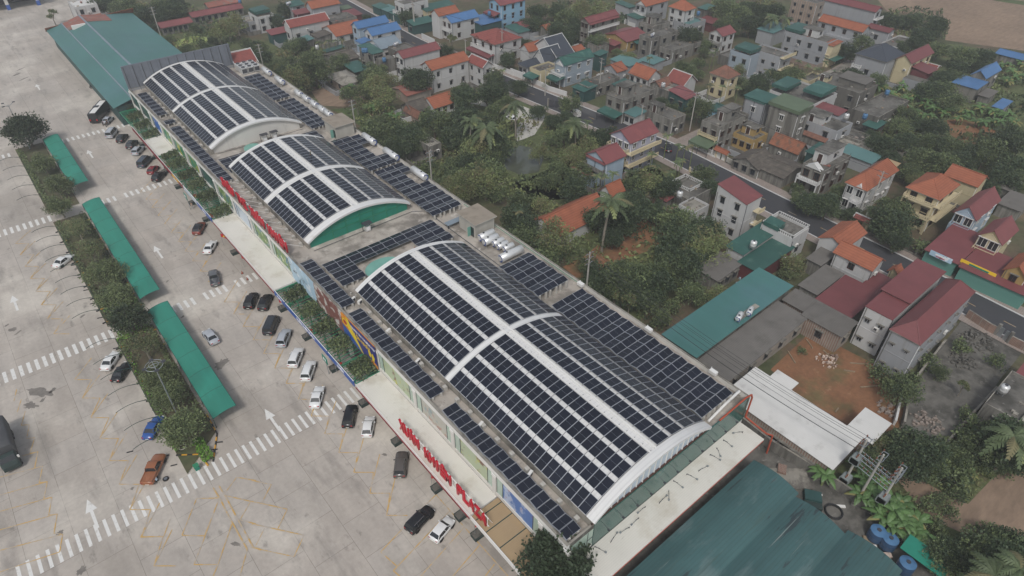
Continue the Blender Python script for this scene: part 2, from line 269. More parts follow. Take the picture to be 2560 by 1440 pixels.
# ---------------------------------------------------------------- village road, kerbs and pavements
EK = [(133.2, -40), (134.9, 9), (136.5, 31), (138.4, 65), (140.4, 97), (139.6, 115), (136.6, 156), (134.2, 195), (134.6, 220), (136.4, 250), (139.2, 290), (144, 380)]
def off(d): return [(x+d, y) for x, y in EK]
def strip(name, a, b, z, m): return flat(name, a+b[::-1], z, m)
strip('road', off(-8.4), off(0), 0, 'asphalt'); strip('pavement', off(.2), off(3.0), .12, 'pavers'); strip('pavement', off(-11), off(-8.6), .12, 'pavers')
def kerb(d, name='kerb'):
    b = MB()
    for (x0, y0), (x1, y1) in zip(EK, EK[1:]): b.prism([(x0+d, y0), (x0+d+.28, y0), (x1+d+.28, y1), (x1+d, y1)], -.05, .125, 'white_trim')
    return struct(b.build(name))
kerb(-.04); kerb(-8.7)
b = MB()
for (x0, y0), (x1, y1) in zip(EK, EK[1:]):
    n = max(1, int(math.hypot(x1-x0, y1-y0)/7))
    for i in range(n):
        t0, t1 = i/n, i/n+2.2/math.hypot(x1-x0, y1-y0)
        pa = (x0+(x1-x0)*t0-4.3, y0+(y1-y0)*t0); pb = (x0+(x1-x0)*t1-4.3, y0+(y1-y0)*t1)
        b.poly([(pa[0], pa[1], .01), (pa[0]+.14, pa[1], .01), (pb[0]+.14, pb[1], .01), (pb[0], pb[1], .01)], 'paint_yellow')
struct(b.build('road_marking'))
flat('side_lane', [(140.5, 93), (165, 95), (205, 94), (245, 97.5), (245, 101.5), (205, 99), (165, 100), (140.5, 99.5)], -.005, 'pavers')
flat('side_lane', [W('A4', 400, 560), W('A4', 450, 570), W('A4', 650, 480), W('A4', 620, 455)], -.004, 'old_concrete')
# ---------------------------------------------------------------- painted markings in the yard
SEGN = [0]
def seg(b, p, q, w, m, z=.006):
    SEGN[0] += 1; z = .012+.0006*(SEGN[0] % 60)
    p = Vector(p[:2]); q = Vector(q[:2]); d = (q-p).normalized(); n = Vector((-d.y, d.x))*w/2
    c = [p+n, q+n, q-n, p-n]; b.poly([(v.x, v.y, z) for v in c], m)
def stripes(x0, x1, y0, y1, step, w, skew=.5, skip=()):
    b = MB(); x = x0; i = 0
    while x < x1:
        if i not in skip: b.poly([(x, y0, .008), (x+w, y0, .008), (x+w+skew, y1, .008), (x+skew, y1, .008)], 'paint_white')
        x += step; i += 1
    return struct(b.build('crosswalk'))
stripes(-21.5, 28.2, 71.4, 74.6, 1.16, .42, 0); stripes(-18, 1.5, 112.5, 115.6, 1.2, .55, 0); stripes(11, 28, 112.8, 115.4, 1.25, .55, 0, (4, 9))
stripes(-24, .5, 163, 166, 1.25, .55, 0); stripes(11, 29, 163.2, 165.8, 1.3, .55, 0, (3,)); stripes(-20, -1, 204.5, 207, 1.3, .55, 0); stripes(11, 30, 204.5, 207, 1.3, .55, 0)
for x, y in ((-11.8, 73.7), (-11.6, 132.5), (15, 132.4), (14.5, 73.6), (15.2, 190), (-12, 190), (-12, 250), (14, 250)):
    b = MB(); b.poly([(x-.2, y, .01), (x+.2, y, .01), (x+.2, y+3.4, .01), (x-.2, y+3.4, .01)], 'paint_white')
    b.poly([(x-.75, y+3.4, .01), (x+.75, y+3.4, .01), (x, y+5.8, .01)], 'paint_white'); struct(b.build('arrow_marking'))
b = MB(); d = Vector((.68, .73)); c = Vector((.77, -.64))
def bays(b, x, ys, L, w, back):
    for i, y in enumerate(ys):
        p = Vector((x, y)); seg(b, p, p+d*L, .14, 'paint_yellow'); seg(b, p, p+c*w, .14, 'paint_yellow')
        if i+1 < len(ys): seg(b, p+c*w, Vector((x, ys[i+1])), .14, 'paint_yellow')
bays(b, 19.5, [163.8-4.55*k for k in range(11)], 6.5, 2.9, 1); bays(b, 19.6, [110-4.6*k for k in range(14)], 6.8, 2.9, 1)
bays(b, -7.6, [106-5.35*k for k in range(9)], 5.2, 2.9, 1); bays(b, -7.8, [158-5.3*k for k in range(8)], 5.2, 2.9, 1)
def lines(b, cr, runs, w=.14):
    for run in runs:
        q = [W(cr, x, y) for x, y in run]
        for a, e in zip(q, q[1:]): seg(b, a, e, w, 'paint_yellow')
lines(b, 'C1', [[(125, 40), (105, 130)], [(160, 115), (130, 210)], [(190, 205), (160, 310), (220, 305), (200, 410), (260, 403), (225, 520), (285, 508), (260, 630), (320, 617), (295, 740), (355, 733), (330, 860), (390, 850), (365, 985), (430, 975), (405, 1120), (470, 1128), (448, 1260), (190, 1345), (-200, 1480)],
    [(285, 508), (-200, 640)], [(320, 617), (-200, 750)], [(355, 733), (-200, 890)], [(390, 850), (-200, 1010)], [(430, 975), (-200, 1150)], [(470, 1128), (-200, 1300)],
    [(1105, 1040), (1055, 1150), (1230, 1142), (1275, 1015)], [(1475, 860), (1365, 1135), (1535, 1140), (1640, 870)], [(1475, 860), (1650, 855)], [(1640, 870), (1520, 1190), (1455, 1355), (1635, 1355), (1600, 1440)], [(1740, 1050), (1635, 1355)],
    [(1690, 815), (1775, 700), (1920, 725)], [(1680, 835), (1920, 890)], [(1875, 890), (1800, 1020), (1920, 1050)], [(1800, 1440), (1855, 1240)]])
lines(b, 'C1', [[(1600, 780), (1650, 860), (1720, 1000), (1855, 1240)], [(1640, 760), (1690, 840), (1770, 990), (1900, 1225), (1960, 1245)]], .2)
lines(b, 'C2', [[(-30, 725), (115, 755), (45, 890)], [(-30, 880), (235, 940), (165, 1085)], [(-30, 1050), (360, 1135), (285, 1295), (-40, 1225)], [(65, 1080), (0, 1210)],
    [(1275, 905), (1350, 830), (1560, 1070), (1890, 1440)], [(1455, 950), (1060, 1370)], [(1100, 1085), (935, 1260), (1060, 1370), (1030, 1400), (1100, 1460)], [(1560, 1075), (1220, 1460)], [(1675, 1210), (1460, 1460)], [(1790, 1350), (1720, 1440)], [(1290, 1125), (1060, 1370)]])
struct(b.build('bay_marking'))
# oil and water stains on the slabs
b = MB()
def blot(cx, cy, rx, ry, seed, rot=0., m='stain'):
    rr = random.Random(seed); pts = []
    for i in range(22):
        a = 2*PI*i/22; k = .6+.55*rr.random()**1.5; x, y = rx*k*math.cos(a), ry*k*math.sin(a)
        pts.append((cx+x*math.cos(rot)-y*math.sin(rot), cy+x*math.sin(rot)+y*math.cos(rot), .004))
    b.poly(pts, m)
for i, (cr, x, y, rx, ry) in enumerate([('C1', 290, 60, 1, 2.6), ('C1', 230, 160, .8, 1.4), ('C1', 320, 120, .7, .3), ('C1', 395, 45, .8, .4), ('B1', 95, 1030, .9, .7), ('B1', 135, 1055, .9, .25), ('B1', 50, 1000, .5, .3),
    ('B1', 580, 570, 1.1, .6), ('B1', 620, 930, .7, .4), ('B1', 1660, 1290, 1.7, 1.1), ('B1', 1255, 670, .5, .2), ('B1', 1370, 935, .5, .25), ('C1', 1770, 1200, .35, .9), ('C1', 990, 785, .3, .3), ('C1', 610, 1400, .8, .6), ('C1', 450, 1115, .5, .4), ('C2', 590, 130, .4, .25), ('A1', 120, 560, 2, .6), ('A1', 180, 590, 2.4, .4), ('A1', 150, 520, 2.2, .4), ('C2', 965, 530, .25, .5)]):
    p = W(cr, x, y); blot(p.x, p.y, rx, ry, i, .6)
struct(b.build('oil_stain'))
# ---------------------------------------------------------------- planted median between the lanes
b = MB(); b.prism([(.6, 74.6), (6.6, 79.6), (6.9, 112), (.4, 112)], 0, .16, 'concrete_block', 'soil'); b.prism([(.3, 116.8), (6.9, 116.8), (6.9, 162), (.3, 162)], 0, .16, 'concrete_block', 'soil')
b.prism([(.3, 167), (6.9, 167), (6.9, 208), (.3, 208)], 0, .16, 'concrete_block', 'soil'); struct(b.build('median_island'))
b = MB()
def kerbrun(x0, y0, x1, y1):
    L = math.hypot(x1-x0, y1-y0); n = max(2, int(L/.7)); dx, dy = (x1-x0)/n, (y1-y0)/n; px_, py_ = -dy/(L/n)*.18, dx/(L/n)*.18
    for i in range(n):
        a = (x0+dx*i, y0+dy*i); e = (a[0]+dx, a[1]+dy)
        b.prism([a, e, (e[0]+px_, e[1]+py_), (a[0]+px_, a[1]+py_)], 0, .24, 'paint_kerb_yellow' if i % 2 else 'paint_black')
kerbrun(.4, 79, 3.0, 77.0); kerbrun(3.0, 77.0, 3.4, 74.2); kerbrun(4.4, 74.4, 6.8, 79.2); kerbrun(6.8, 79.2, 6.95, 84); kerbrun(.2, 86.5, 1.6, 86.5); kerbrun(.2, 93, 2.6, 93); kerbrun(.2, 98, 2.4, 98)
for y in (104, 109, 118, 122.5, 127, 132, 137, 142, 147, 152, 157): kerbrun(-.2, y, 1.2, y); kerbrun(6, y+1, 7, y+1)
struct(b.build('kerb'))
# wheel stops
wsm = MB(); wsm.box(-.45, -.08, 0, .45, .08, .1, 'paint_black'); wsm = wsm.mesh('wheel_stop')
for i, (cr, x, y) in enumerate([('C1', 1305, 610), ('C1', 1408, 607), ('C1', 1610, 492), ('C1', 1650, 437), ('C1', 1245, 540), ('B1', 550, 550), ('B1', 465, 380), ('B1', 600, 640), ('B1', 645, 737), ('B1', 695, 838), ('B1', 750, 945), ('B1', 870, 1172), ('C1', 975, 510)]):
    p = W(cr, x, y); tag(put('wheel_stop', wsm, None, (p.x, p.y, 0), R(-35 if cr == 'C1' and x > 1500 else -20)), 'short black rubber wheel stop on the concrete beside the planted median', 'wheel stop', 'wheel stops along the median')
# ================================================================ THE LONG PLAZA BUILDING
X0, X1, Y0, Y1, ZR, ZP = 31.4, 68.2, 27.0, 204.6, 9.3, 10.0
plaza = thing('plaza_building', 'long white shopping building with three vaulted white roofs beside the car park', 'building', (X0, Y0, 0))
def pp(b, name): # part of the plaza, modelled in world metres
    o = b.build(name, plaza, (-X0, -Y0, 0)); return o
b = MB(); b.box(X0+.3, Y0+.25, ZR-.3, X1-.3, Y1-.1, ZR, 'roof_slab'); pp(b, 'roof_slab')
b = MB(); b.box(X0+.4, Y0+.5, 0, X0+.5, Y1, ZR-.3, 'glass_dark'); b.box(X1-.35, Y0, 0, X1, Y1, ZP, 'plaster_white', 'old_concrete'); b.box(X0, Y1-.3, 0, X1, Y1, ZP, 'wall_grey', 'old_concrete')
b.box(X0, Y0, 5, X0+4.8, Y0+.3, 5.7, 'plaster_white'); b.box(X0, Y0, 9.1, X0+4.8, Y0+.3, ZP, 'wall_old', 'old_concrete'); b.box(X0, Y0, 5.7, X0+.6, Y0+.3, 9.1, 'plaster_white'); pp(b, 'wall')
# west front: pillars every bay, parapet, sill band
PY = [Y0, 31.5, 40.7, 50.1, 59.8, 70.6, 81.4, 91.5, 101.7, 111, 120.4, 130, 140.3, 150.3, 159.5, 169.5, 178, 186.8, 196, Y1]
b = MB(); b.box(X0-.02, Y0-.02, 9.1, X0+.4, Y1, ZP+.02, 'white_metal', 'old_concrete'); b.box(X0-.05, Y0, 5.0, X0+.4, Y1, 5.65, 'plaster_white'); pp(b, 'parapet')
pil = MB(); pil.box(-.15, -.35, 0, .45, .35, 9.1, 'plaster_white'); pil.box(-.22, -.42, 8.9, -.1, .42, 9.4, 'white_metal'); pil = pil.mesh('pillar')
for y in PY: put('pillar', pil, plaza, (0, y-Y0, 0))
POST = {0: 'glass_pale', 1: 'poster_sky', 2: 'poster_food', 3: 'poster_people', 4: 'poster_food', 5: 'poster_orange', 6: 'poster_brown', 7: 'poster_dance', 8: 'poster_grass', 9: 'poster_grass', 10: 'glass_white', 11: 'poster_grass', 12: 'glass_green', 13: 'poster_green', 14: 'poster_green', 15: 'poster_green', 16: 'poster_blue', 17: 'glass_green', 18: 'glass_green'}
LAB = {'poster_sky': 'poster', 'glass_pale': 'shop_window', 'glass_green': 'shop_window', 'glass_white': 'shop_window'}
for i in range(len(PY)-1):
    a, e = PY[i]+.35-Y0, PY[i+1]-.35-Y0; m = POST[i]; b = MB()
    if i in (5, 6, 7):   # banner that hangs proud of the wall over the whole bay
        b.box(-.3, a-.3, 5.3, -.2, e+.3, 10.3, m); o = b.build('banner', plaza)
    else:
        b.box(.1, a, 5.65, .2, e, 9.1, m)
        if m.startswith('poster'):
            for q in (a, e-1.2): b.box(.06, q, 5.7, .1, q+1.15, 9.05, 'glass_pale')
        for q in (a, e-.08, a+1.2, e-1.3): b.box(.03, q, 5.65, .13, q+.07, 9.1, 'rail')
        o = b.build('shop_window' if m.startswith('glass') else 'poster', plaza)
# details printed on the promotional banner at bay 5
ban = thing('promotion_banner', 'orange yellow and navy promotion banner with white lettering on the west wall', 'banner', (X0-.34, 70.3, 5.3))
b = MB(); b.poly([(0, 11.2, 0), (0, 11.2, 5), (0, 9.5, 5), (0, 8.6, 0)][::-1], 'poster_orange'); b.poly([(-.01, 9.5, 5), (-.01, 8.7, 5), (-.01, 4.6, 0), (-.01, 8.6, 0)], 'poster_yellow')
b.poly([(-.01, 8.7, 5), (-.01, 0, 5), (-.01, 0, 0), (-.01, 4.6, 0)], 'poster_navy'); b.poly([(-.02, 11.2, 0), (-.02, 11.2, 2.6), (-.02, 9, 2.2), (-.02, 6.4, .9), (-.02, 5.2, 0)][::-1], 'blue_sign'); b.poly([(-.02, 3.2, 0), (-.02, 1.6, 1), (-.02, 0, .8), (-.02, 0, 0)], 'poster_orange')
for yy, zz in ((1.2, 1.6), (2.2, 1.9)): b.poly([(-.03, yy, zz+1.2), (-.03, yy-.5, zz+.4), (-.03, yy-.2, zz-.6), (-.03, yy+.4, zz-.5), (-.03, yy+.5, zz+.5)], 'poster_yellow')
b.build('printed_panel', ban)
rg = MB(); pts = [(-.04, 9.9+.95*math.cos(t), 3.6+.8*math.sin(t)) for t in [2*PI*k/20 for k in range(20)]]; rg.poly(pts, 'poster_yellow'); rg.poly([(-.05, 9.9+.6*math.cos(t), 3.6+.5*math.sin(t)) for t in [2*PI*k/16 for k in range(16)]], 'red_sign'); rg.build('emblem', ban)
text_west('lettering', 'LỚN NHẤT', 1.0, 'letter_yellow', ban, (-.05, 4.4, 2.6), .01, .02); text_west('lettering', 'TRUNG TÂM THƯƠNG MẠI', .62, 'letter_white', ban, (-.05, 4.0, 3.9), .01, .01)
# south end: shop windows, dark green glass wall
b = MB(); b.box(36.0, Y0-.06, 5.02, X1, Y0+.12, ZP-.02, 'glass_green'); pp(b, 'glass_wall')
b = MB()
for q in (32.1, 35.0): b.box(q, Y0-.03, 5.7, q+.9, Y0+.1, 9.1, 'glass_pale'); b.box(q-.06, Y0-.08, 5.7, q, Y0+.1, 9.1, 'rail'); b.box(q, Y0-.08, 7.3, q+.9, Y0+.1, 7.38, 'rail')
b.box(33.1, Y0-.03, 5.7, 34.95, Y0+.1, 9.1, 'glass_pale'); pp(b, 'shop_window')
# red pipe round the south-east corner
b = MB(); q = [(60.5, Y0-.15, 10.6), (66.5, Y0-.2, 11.0), (67.9, Y0-.25, 10.7), (68.3, Y0-.3, 9.8), (68.3, Y0-.3, 5.6), (68.4, 23.0, 5.1), (69.6, 22.5, 4.2), (69.7, 22.4, 0)]; b.path(q, .14, 'pipe_red', 7); tag(b.build('drain_pipe'), 'red pipe bent round the top of the green glass end wall', 'pipe')
b = MB(); b.path([(60, 28.2, 9.5), (64, 28.3, 10.3), (67.6, 28.5, 10.2)], .22, 'white_metal', 7); tag(b.build('vent_duct'), 'white duct bent along the slab edge near the green glass end wall', 'duct')
# ---------------------------------------------------------------- vaulted roofs
XC, RV, ZC, HALF = 47.0, 21.6, -7.6, 11.4; TH = math.asin(HALF/RV)
def arc(th, r=RV): return (XC+r*math.sin(th), ZC+r*math.cos(th))
def vault_rows(ya, yb, r, t0=-TH, t1=TH, n=28):
    return [[(*(lambda q: (q[0], y, q[1]))(arc(t0+(t1-t0)*i/n, r)),) for y in (ya, yb)] for i in range(n+1)]
VA = [(27.0, 84.2, 57.1), (102.6, 141.3, 121.6), (152.5, 204.3, 179.2)]
for k, (ya, yb, yr) in enumerate(VA):
    b = MB(); b.grid(vault_rows(ya, yb, RV), 'vault_white'); b.grid(vault_rows(ya, yb, RV-.3), 'white_metal')
    for s in (-1, 1):
        x, z = arc(s*TH); b.box(min(x, x-s*.5), ya+.1, ZR, max(x, x-s*.5), yb-.1, z-.25, 'old_concrete')
    # standing seams of the sheeting, walkway ridge
    pp(b, 'vault_roof')
    for (a, w, nm) in ((ya-.3, 1.3, 'end_band'), (yr-.5, 1.0, 'rib_band'), (yb-.8, .9, 'end_band')):
        b = MB()
        for r, dz in ((RV+.16, 0),): b.grid(vault_rows(a, a+w, r), 'vault_white')
        b.grid([[(*arc(-TH+2*TH*i/28, q),)[0:1]+(a,)+(arc(-TH+2*TH*i/28, q)[1],) for q in (RV-.22, RV+.16)] for i in range(29)], 'vault_white')
        b.grid([[(arc(-TH+2*TH*i/28, q)[0], a+w, arc(-TH+2*TH*i/28, q)[1]) for q in (RV+.16, RV-.1)] for i in range(29)], 'vault_white')
        pp(b, nm)
    b = MB(); x, z = arc(0, RV+.12)
    for dx in (-.55, .55): b.box(XC+dx-.12, ya+1, z-.1, XC+dx+.12, yb-1, z+.08, 'white_metal')
    pp(b, 'ridge_capping')
    for y, m in ((ya+.25, ('glass_white', 'net_green', 'plaster_white')[k]), (yb-.3, 'plaster_white')):
        pts = [(arc(-TH+2*TH*i/24, RV-.2)[0], y, arc(-TH+2*TH*i/24, RV-.2)[1]) for i in range(25)]
        b = MB(); b.poly([(pts[0][0], y, ZR)]+pts+[(pts[-1][0], y, ZR)], m); pp(b, 'gable_panel')
    b = MB()
    if k == 0:
        for i in range(1, 20):
            x = XC-HALF+i*HALF/10; zt = ZC+math.sqrt((RV-.25)**2-(x-XC)**2); b.box(x-.05, ya+.1, 9.9, x+.05, ya+.24, zt, 'white_metal')
        b.box(XC-HALF, ya+.05, 9.95, XC+HALF, ya+.3, 10.35, 'frame_brown'); b.box(XC-HALF, ya+.1, 11.6, XC+HALF, ya+.22, 11.68, 'white_metal') if 0 else None
    if k == 1:
        for x in (41, 44, 47, 50, 53, 55.5): b.box(x-.04, ya+.15, ZR, x+.04, ya+.24, ZC+math.sqrt((RV-.3)**2-(x-XC)**2), 'green_beam')
        for z in (11, 12.3): w = math.sqrt((RV-.3)**2-(z-ZC)**2); b.box(XC-w, ya+.15, z, XC+w, ya+.24, z+.07, 'green_beam')
    if b.v: pp(b, 'gable_mullion')
b = MB(); b.box(31.5, 204.7, 5, 61.5, 205.1, 16.2, 'grey_screen')
for i in range(13): x = 32+i*2.4; b.tube((x, 204.7, 9.3), (x, 204.65, 16), .07, 'rail', 5); b.tube((x, 204.7, 14.5), (x, 203.2, 9.3), .05, 'rail', 5)
tag(b.build('billboard_screen'), 'tall grey sheet metal screen standing at the north end of the vaulted roofs', 'screen')
# ---------------------------------------------------------------- canopies along the front and round the south end
def canopy(label, ya, yb, m='canopy_white', x0=26.85, x1=X0-.06, z=4.95, poly=None):
    t = thing('canopy', label, 'canopy', (x0, ya, 0)); b = MB(); p = poly or [(0, 0), (x1-x0, 0), (x1-x0, yb-ya), (0, yb-ya)]
    b.prism(p, z-.35, z, 'white_metal', m); b.build('deck', t); return t
c1 = canopy('wide cream canopy deck with the big red letters on its front edge', 40.2, 70.2)
b = MB(); b.box(-.12, 0, 4.35, 0, 30, 5.08, 'white_metal'); b.box(-.2, 0, 4.2, -.12, 30, 4.5, 'red_dark'); b.build('fascia', c1)
for y in (1, 8, 15, 22, 29): b = MB(); b.box(2.6, y-.2, 0, 3, y+.2, 4.6, 'plaster_white'); b.build('post', c1)
c2 = canopy('tan canopy deck with dark green seams at the south corner of the plaza', 21.5, 40.0, 'canopy_tan', z=4.9)
b = MB()
for y in (1.5, 4.2, 7, 9.8, 12.6, 15.4, 17.6): b.box(.1, y, 4.9, X0-26.85-.1, y+.12, 4.94, 'pipe_dark')
b.build('seam', c2); b = MB(); b.box(-.12, 0, 4.3, 0, 18.5, 5.1, 'white_metal'); b.build('fascia', c2)
for y in (3, 10, 17): b = MB(); b.box(2.6, y-.2, 0, 3, y+.2, 4.55, 'plaster_white'); b.build('post', c2)
c3 = canopy('plain cream canopy deck below the upper red lettering on the front', 100.9, 131.8)
b = MB(); b.box(-.12, 0, 4.35, 0, 30.9, 5.08, 'white_metal'); b.box(-.2, 0, 4.2, -.12, 30.9, 4.5, 'red_dark'); b.build('fascia', c3)
for y in (1, 8, 15, 22, 29): b = MB(); b.box(2.6, y-.2, 0, 3, y+.2, 4.6, 'plaster_white'); b.build('post', c3)
c4 = canopy('small white canopy deck between the vine covered green pergolas', 169.8, 180.8)
b = MB(); b.box(-.12, 0, 4.4, 0, 11, 5.05, 'white_metal'); b.build('fascia', c4)
for y in (1, 10): b = MB(); b.box(.3, y-.2, 0, .7, y+.2, 4.6, 'plaster_white'); b.build('post', c4)
c5 = canopy('long cream canopy deck with bent lamp brackets below the green glass wall', 22.7, 26.9, x0=31.6, x1=67.4)
b = MB(); b.box(.2, -.06, 4.6, 35.6, 0, 4.72, 'pipe_red'); b.build('fascia', c5)
for x in (2, 10, 18, 26, 34): b = MB(); b.box(x-.2, 2.3, 0, x+.2, 2.7, 4.6, 'plaster_white'); b.build('post', c5)
lbm = MB(); lbm.tube((0, 0, 0), (0, 0, .3), .035, 'rail', 6); lbm.tube((0, 0, .3), (1.5, 0, .35), .025, 'rail', 6); lbm.box(1.4, -.1, .28, 1.65, .1, .42, 'galv'); lbm.tube((0, 0, .12), (.7, 0, .45), .03, 'rail', 5); lbm = lbm.mesh('lamp_bracket')
for i, (cr, x, y, x2, y2) in enumerate([('C3', 1730, 365, 1670, 375), ('C3', 1585, 425, 1640, 470), ('C3', 1535, 485, 1555, 535), ('C3', 1485, 535, 1545, 570), ('C3', 1400, 655, 1455, 630), ('C3', 1310, 680, 1370, 715), ('C3', 1210, 730, 1260, 770), ('C3', 1175, 805, 1175, 860), ('C3', 1105, 895, 1155, 850), ('C3', 1000, 925, 960, 960), ('C3', 950, 1010, 905, 1055), ('C3', 880, 1080, 825, 1115), ('C3', 740, 1190, 780, 1135), ('C3', 620, 1225, 680, 1260)]):
    p = W(cr, x, y, 5); q = W(cr, x2, y2, 5); tag(put('lamp_bracket', lbm, None, (p.x, p.y, 4.95), math.atan2(q.y-p.y, q.x-p.x)), 'grey bent lamp bracket lying on the cream canopy below the green glass wall', 'lamp bracket', 'lamp brackets on the end canopy')
for i in range(11):  # spotlights leaning out from the glass wall
    x = 37.6+2.65*i; b = MB(); b.tube((x, Y0-.1, 8.6), (x+.05, Y0-.9, 8.3), .03, 'rail', 5); b.box(x-.08, Y0-1.15, 8.18, x+.16, Y0-.88, 8.35, 'rail')
    b.build('wall_spotlight', plaza, (-X0, -Y0, 0))
# ---------------------------------------------------------------- pergolas with green beams, blue and red sign boards in front
def pergola(label, ya, yb):
    t = thing('pergola', label, 'pergola', (26.9, ya, 0)); L = yb-ya; b = MB()
    n = int(L/5)
    for i in range(n+1): y = L*i/n; b.box(0, y-.1, 4.55, X0-26.9-.1, y+.1, 4.8, 'green_beam')
    b.box(.05, 0, 4.5, .2, L, 4.85, 'green_beam'); b.build('main_beam', t); b = MB()
    for i in range(int(L/.8)): y = .4+i*.8; b.box(.2, y-.04, 4.8, X0-27.0, y+.04, 4.9, 'green_beam')
    b.build('slat', t)
    for i in range(n+1): b = MB(); b.box(1.9, L*i/n-.1, 0, 2.1, L*i/n+.1, 4.5, 'green_beam'); b.build('post', t)
pergola('green beam pergola smothered in vines between the two cream canopies', 70.5, 100.6)
pergola('green beam pergola with vines north of the upper cream canopy', 132.1, 169.5); pergola('farthest green pergola with vines below the north shop windows', 181.1, 203.5)
def signboard(label, ya, yb, m, txt='', tm='letter_white', size=.75):
    t = thing('sign_board', label, 'sign', (26.7, ya, 4.2)); b = MB(); b.box(-.06, 0, 0, .06, yb-ya, 1.25, m, 'white_metal'); b.build('panel', t)
    if txt: text_west('lettering', txt, size, tm, t, (-.1, (yb-ya)/2, .35), .02, .015)
signboard('blue sign board with white lettering on the pergola front, longest of the blue ones', 79.5, 95.5, 'blue_sign', 'XUÂN KHIÊM PLAZA')
signboard('blue sign board on the pergola beside the cream canopy with big red letters', 70.6, 79.2, 'blue_sign', 'KHIÊM', size=.8); signboard('short blue sign board at the corner of the plain upper canopy', 95.8, 100.5, 'blue_sign', 'PLAZA', size=.7)
signboard('blue sign board on the pergola just north of the plain canopy', 132.3, 141, 'blue_sign', 'PLAZA', size=.7); signboard('pale glassy sign board on the pergola front beside the green parking sign', 141.3, 150, 'glass_white')
signboard('red sign board with yellow lettering on the pergola front', 150.4, 160.5, 'red_dark', 'XUÂN KHIÊM', 'letter_yellow', .8); signboard('dull red sign board below the small white canopy', 160.8, 181, 'red_dark'); signboard('dull red sign board, farthest along the pergola front', 181.3, 190.5, 'red_dark')
def psign(label, y, txt):
    t = thing('parking_sign', label, 'sign', (26.2, y, 0)); b = MB(); b.box(-.05, -.06, 0, .05, .06, 3.2, 'galv'); b.build('post', t); b = MB(); b.box(-.14, -.9, 2.9, -.06, .9, 4.3, 'net_green'); b.build('panel', t); text_west('lettering', txt, .9, 'letter_white', t, (-.17, 0, 3.3), .02, .02)
psign('green parking sign with white lettering under the blue sign board', 79.8, 'P4'); psign('green parking sign with white lettering near the far crosswalk', 148, 'P2')
# ---------------------------------------------------------------- big red letters
def letters(label, txt, y0, y1, x, z, h, frame):
    t = thing('roof_sign', label, 'sign', (x, y0, z)); n = len(txt); st = (y0-y1)/(n-1)
    for i, ch in enumerate(txt):
        if ch == ' ': continue
        me = text_mesh(ch, h*1.38, .14, 'red_sign', .05); xs = [v.co.x for v in me.vertices]
        o = put('letter', me, t, (0, -i*st, .15)); o.rotation_euler = (PI/2, 0, -PI/2); w = max(xs)-min(xs); o.scale = (min(1.3, st*.95/max(w, .1)) if ch != 'I' else 1, 1, 1)
    b = MB()
    if frame == 'rods':
        for i in range(13): y = -i*(y0-y1)/12; b.tube((.1, y, h*.7), (3.2, y, -.3), .05, 'white_metal', 5)
        b.tube((.12, .4, h*.95), (.12, y1-y0-.4, h*.95), .05, 'white_metal', 5)
    else:
        b.tube((.16, .5, h*.9), (.16, y1-y0-1, h*.9), .06, 'white_metal', 5); b.tube((.16, .5, .3), (.16, y1-y0-1, .3), .06, 'white_metal', 5)
        for i in range(9): y = .3-i*(y0-y1+1)/8; b.tube((.16, y, h*.9), (1.0, y, -.2), .04, 'white_metal', 5); b.tube((.16, y, h*.95), (.16, y, -.2), .05, 'white_metal', 5)
    b.build('support_frame', t)
letters('big red letters spelling a name along the edge of the near cream canopy', 'XUÂN KHIÊM PLAZA', 57.6, 38.2, 27.5, 4.95, 2.2, 'truss')
letters('row of tall red letters leaning over the parapet above the plain canopy', 'SIÊU THỊ XUÂN KHIÊM', 134.6, 103.8, 31.75, 10.0, 2.3, 'rods')
# ---------------------------------------------------------------- solar panels
ML, MW = 2.34, 1.30
b = MB(); h2 = .02
b.box(-ML/2, -MW/2, -h2, ML/2, MW/2, h2-.004, 'module_frame')
for x0, x1 in ((-ML/2+.035, -.007), (.007, ML/2-.035)): b.poly([(x0, -MW/2+.035, h2), (x1, -MW/2+.035, h2), (x1, MW/2-.035, h2), (x0, MW/2-.035, h2)], 'module_cell')
for x0, x1, y0, y1 in ((-ML/2, ML/2, -MW/2, -MW/2+.035), (-ML/2, ML/2, MW/2-.035, MW/2), (-ML/2, -ML/2+.028, -MW/2+.035, MW/2-.035), (ML/2-.035, ML/2, -MW/2+.035, MW/2-.035), (-.007, .007, -MW/2+.035, MW/2-.035)):
    b.poly([(x0, y0, h2), (x1, y0, h2), (x1, y1, h2), (x0, y1, h2)], 'module_frame')
MODULE = b.mesh('solar_panel'); PITCH_Y = MW+.05
def module(t, x, y, z, rx=0., ry=0.):
    o = bpy.data.objects.new('solar_panel', MODULE); COL.objects.link(o); o.parent = t; o.location = (x, y, z); o.rotation_euler = (rx, ry, 0)
ORD = ['lowest west', 'second west', 'third west', 'uppermost west', 'uppermost east', 'second east', 'third east', 'lowest east']
VNAME = ['nearest vault', 'middle vault', 'farthest vault']
SP = [-10.8, -7.85, -4.9, -1.95, 2.15, 5.1, 7.95, 10.6]
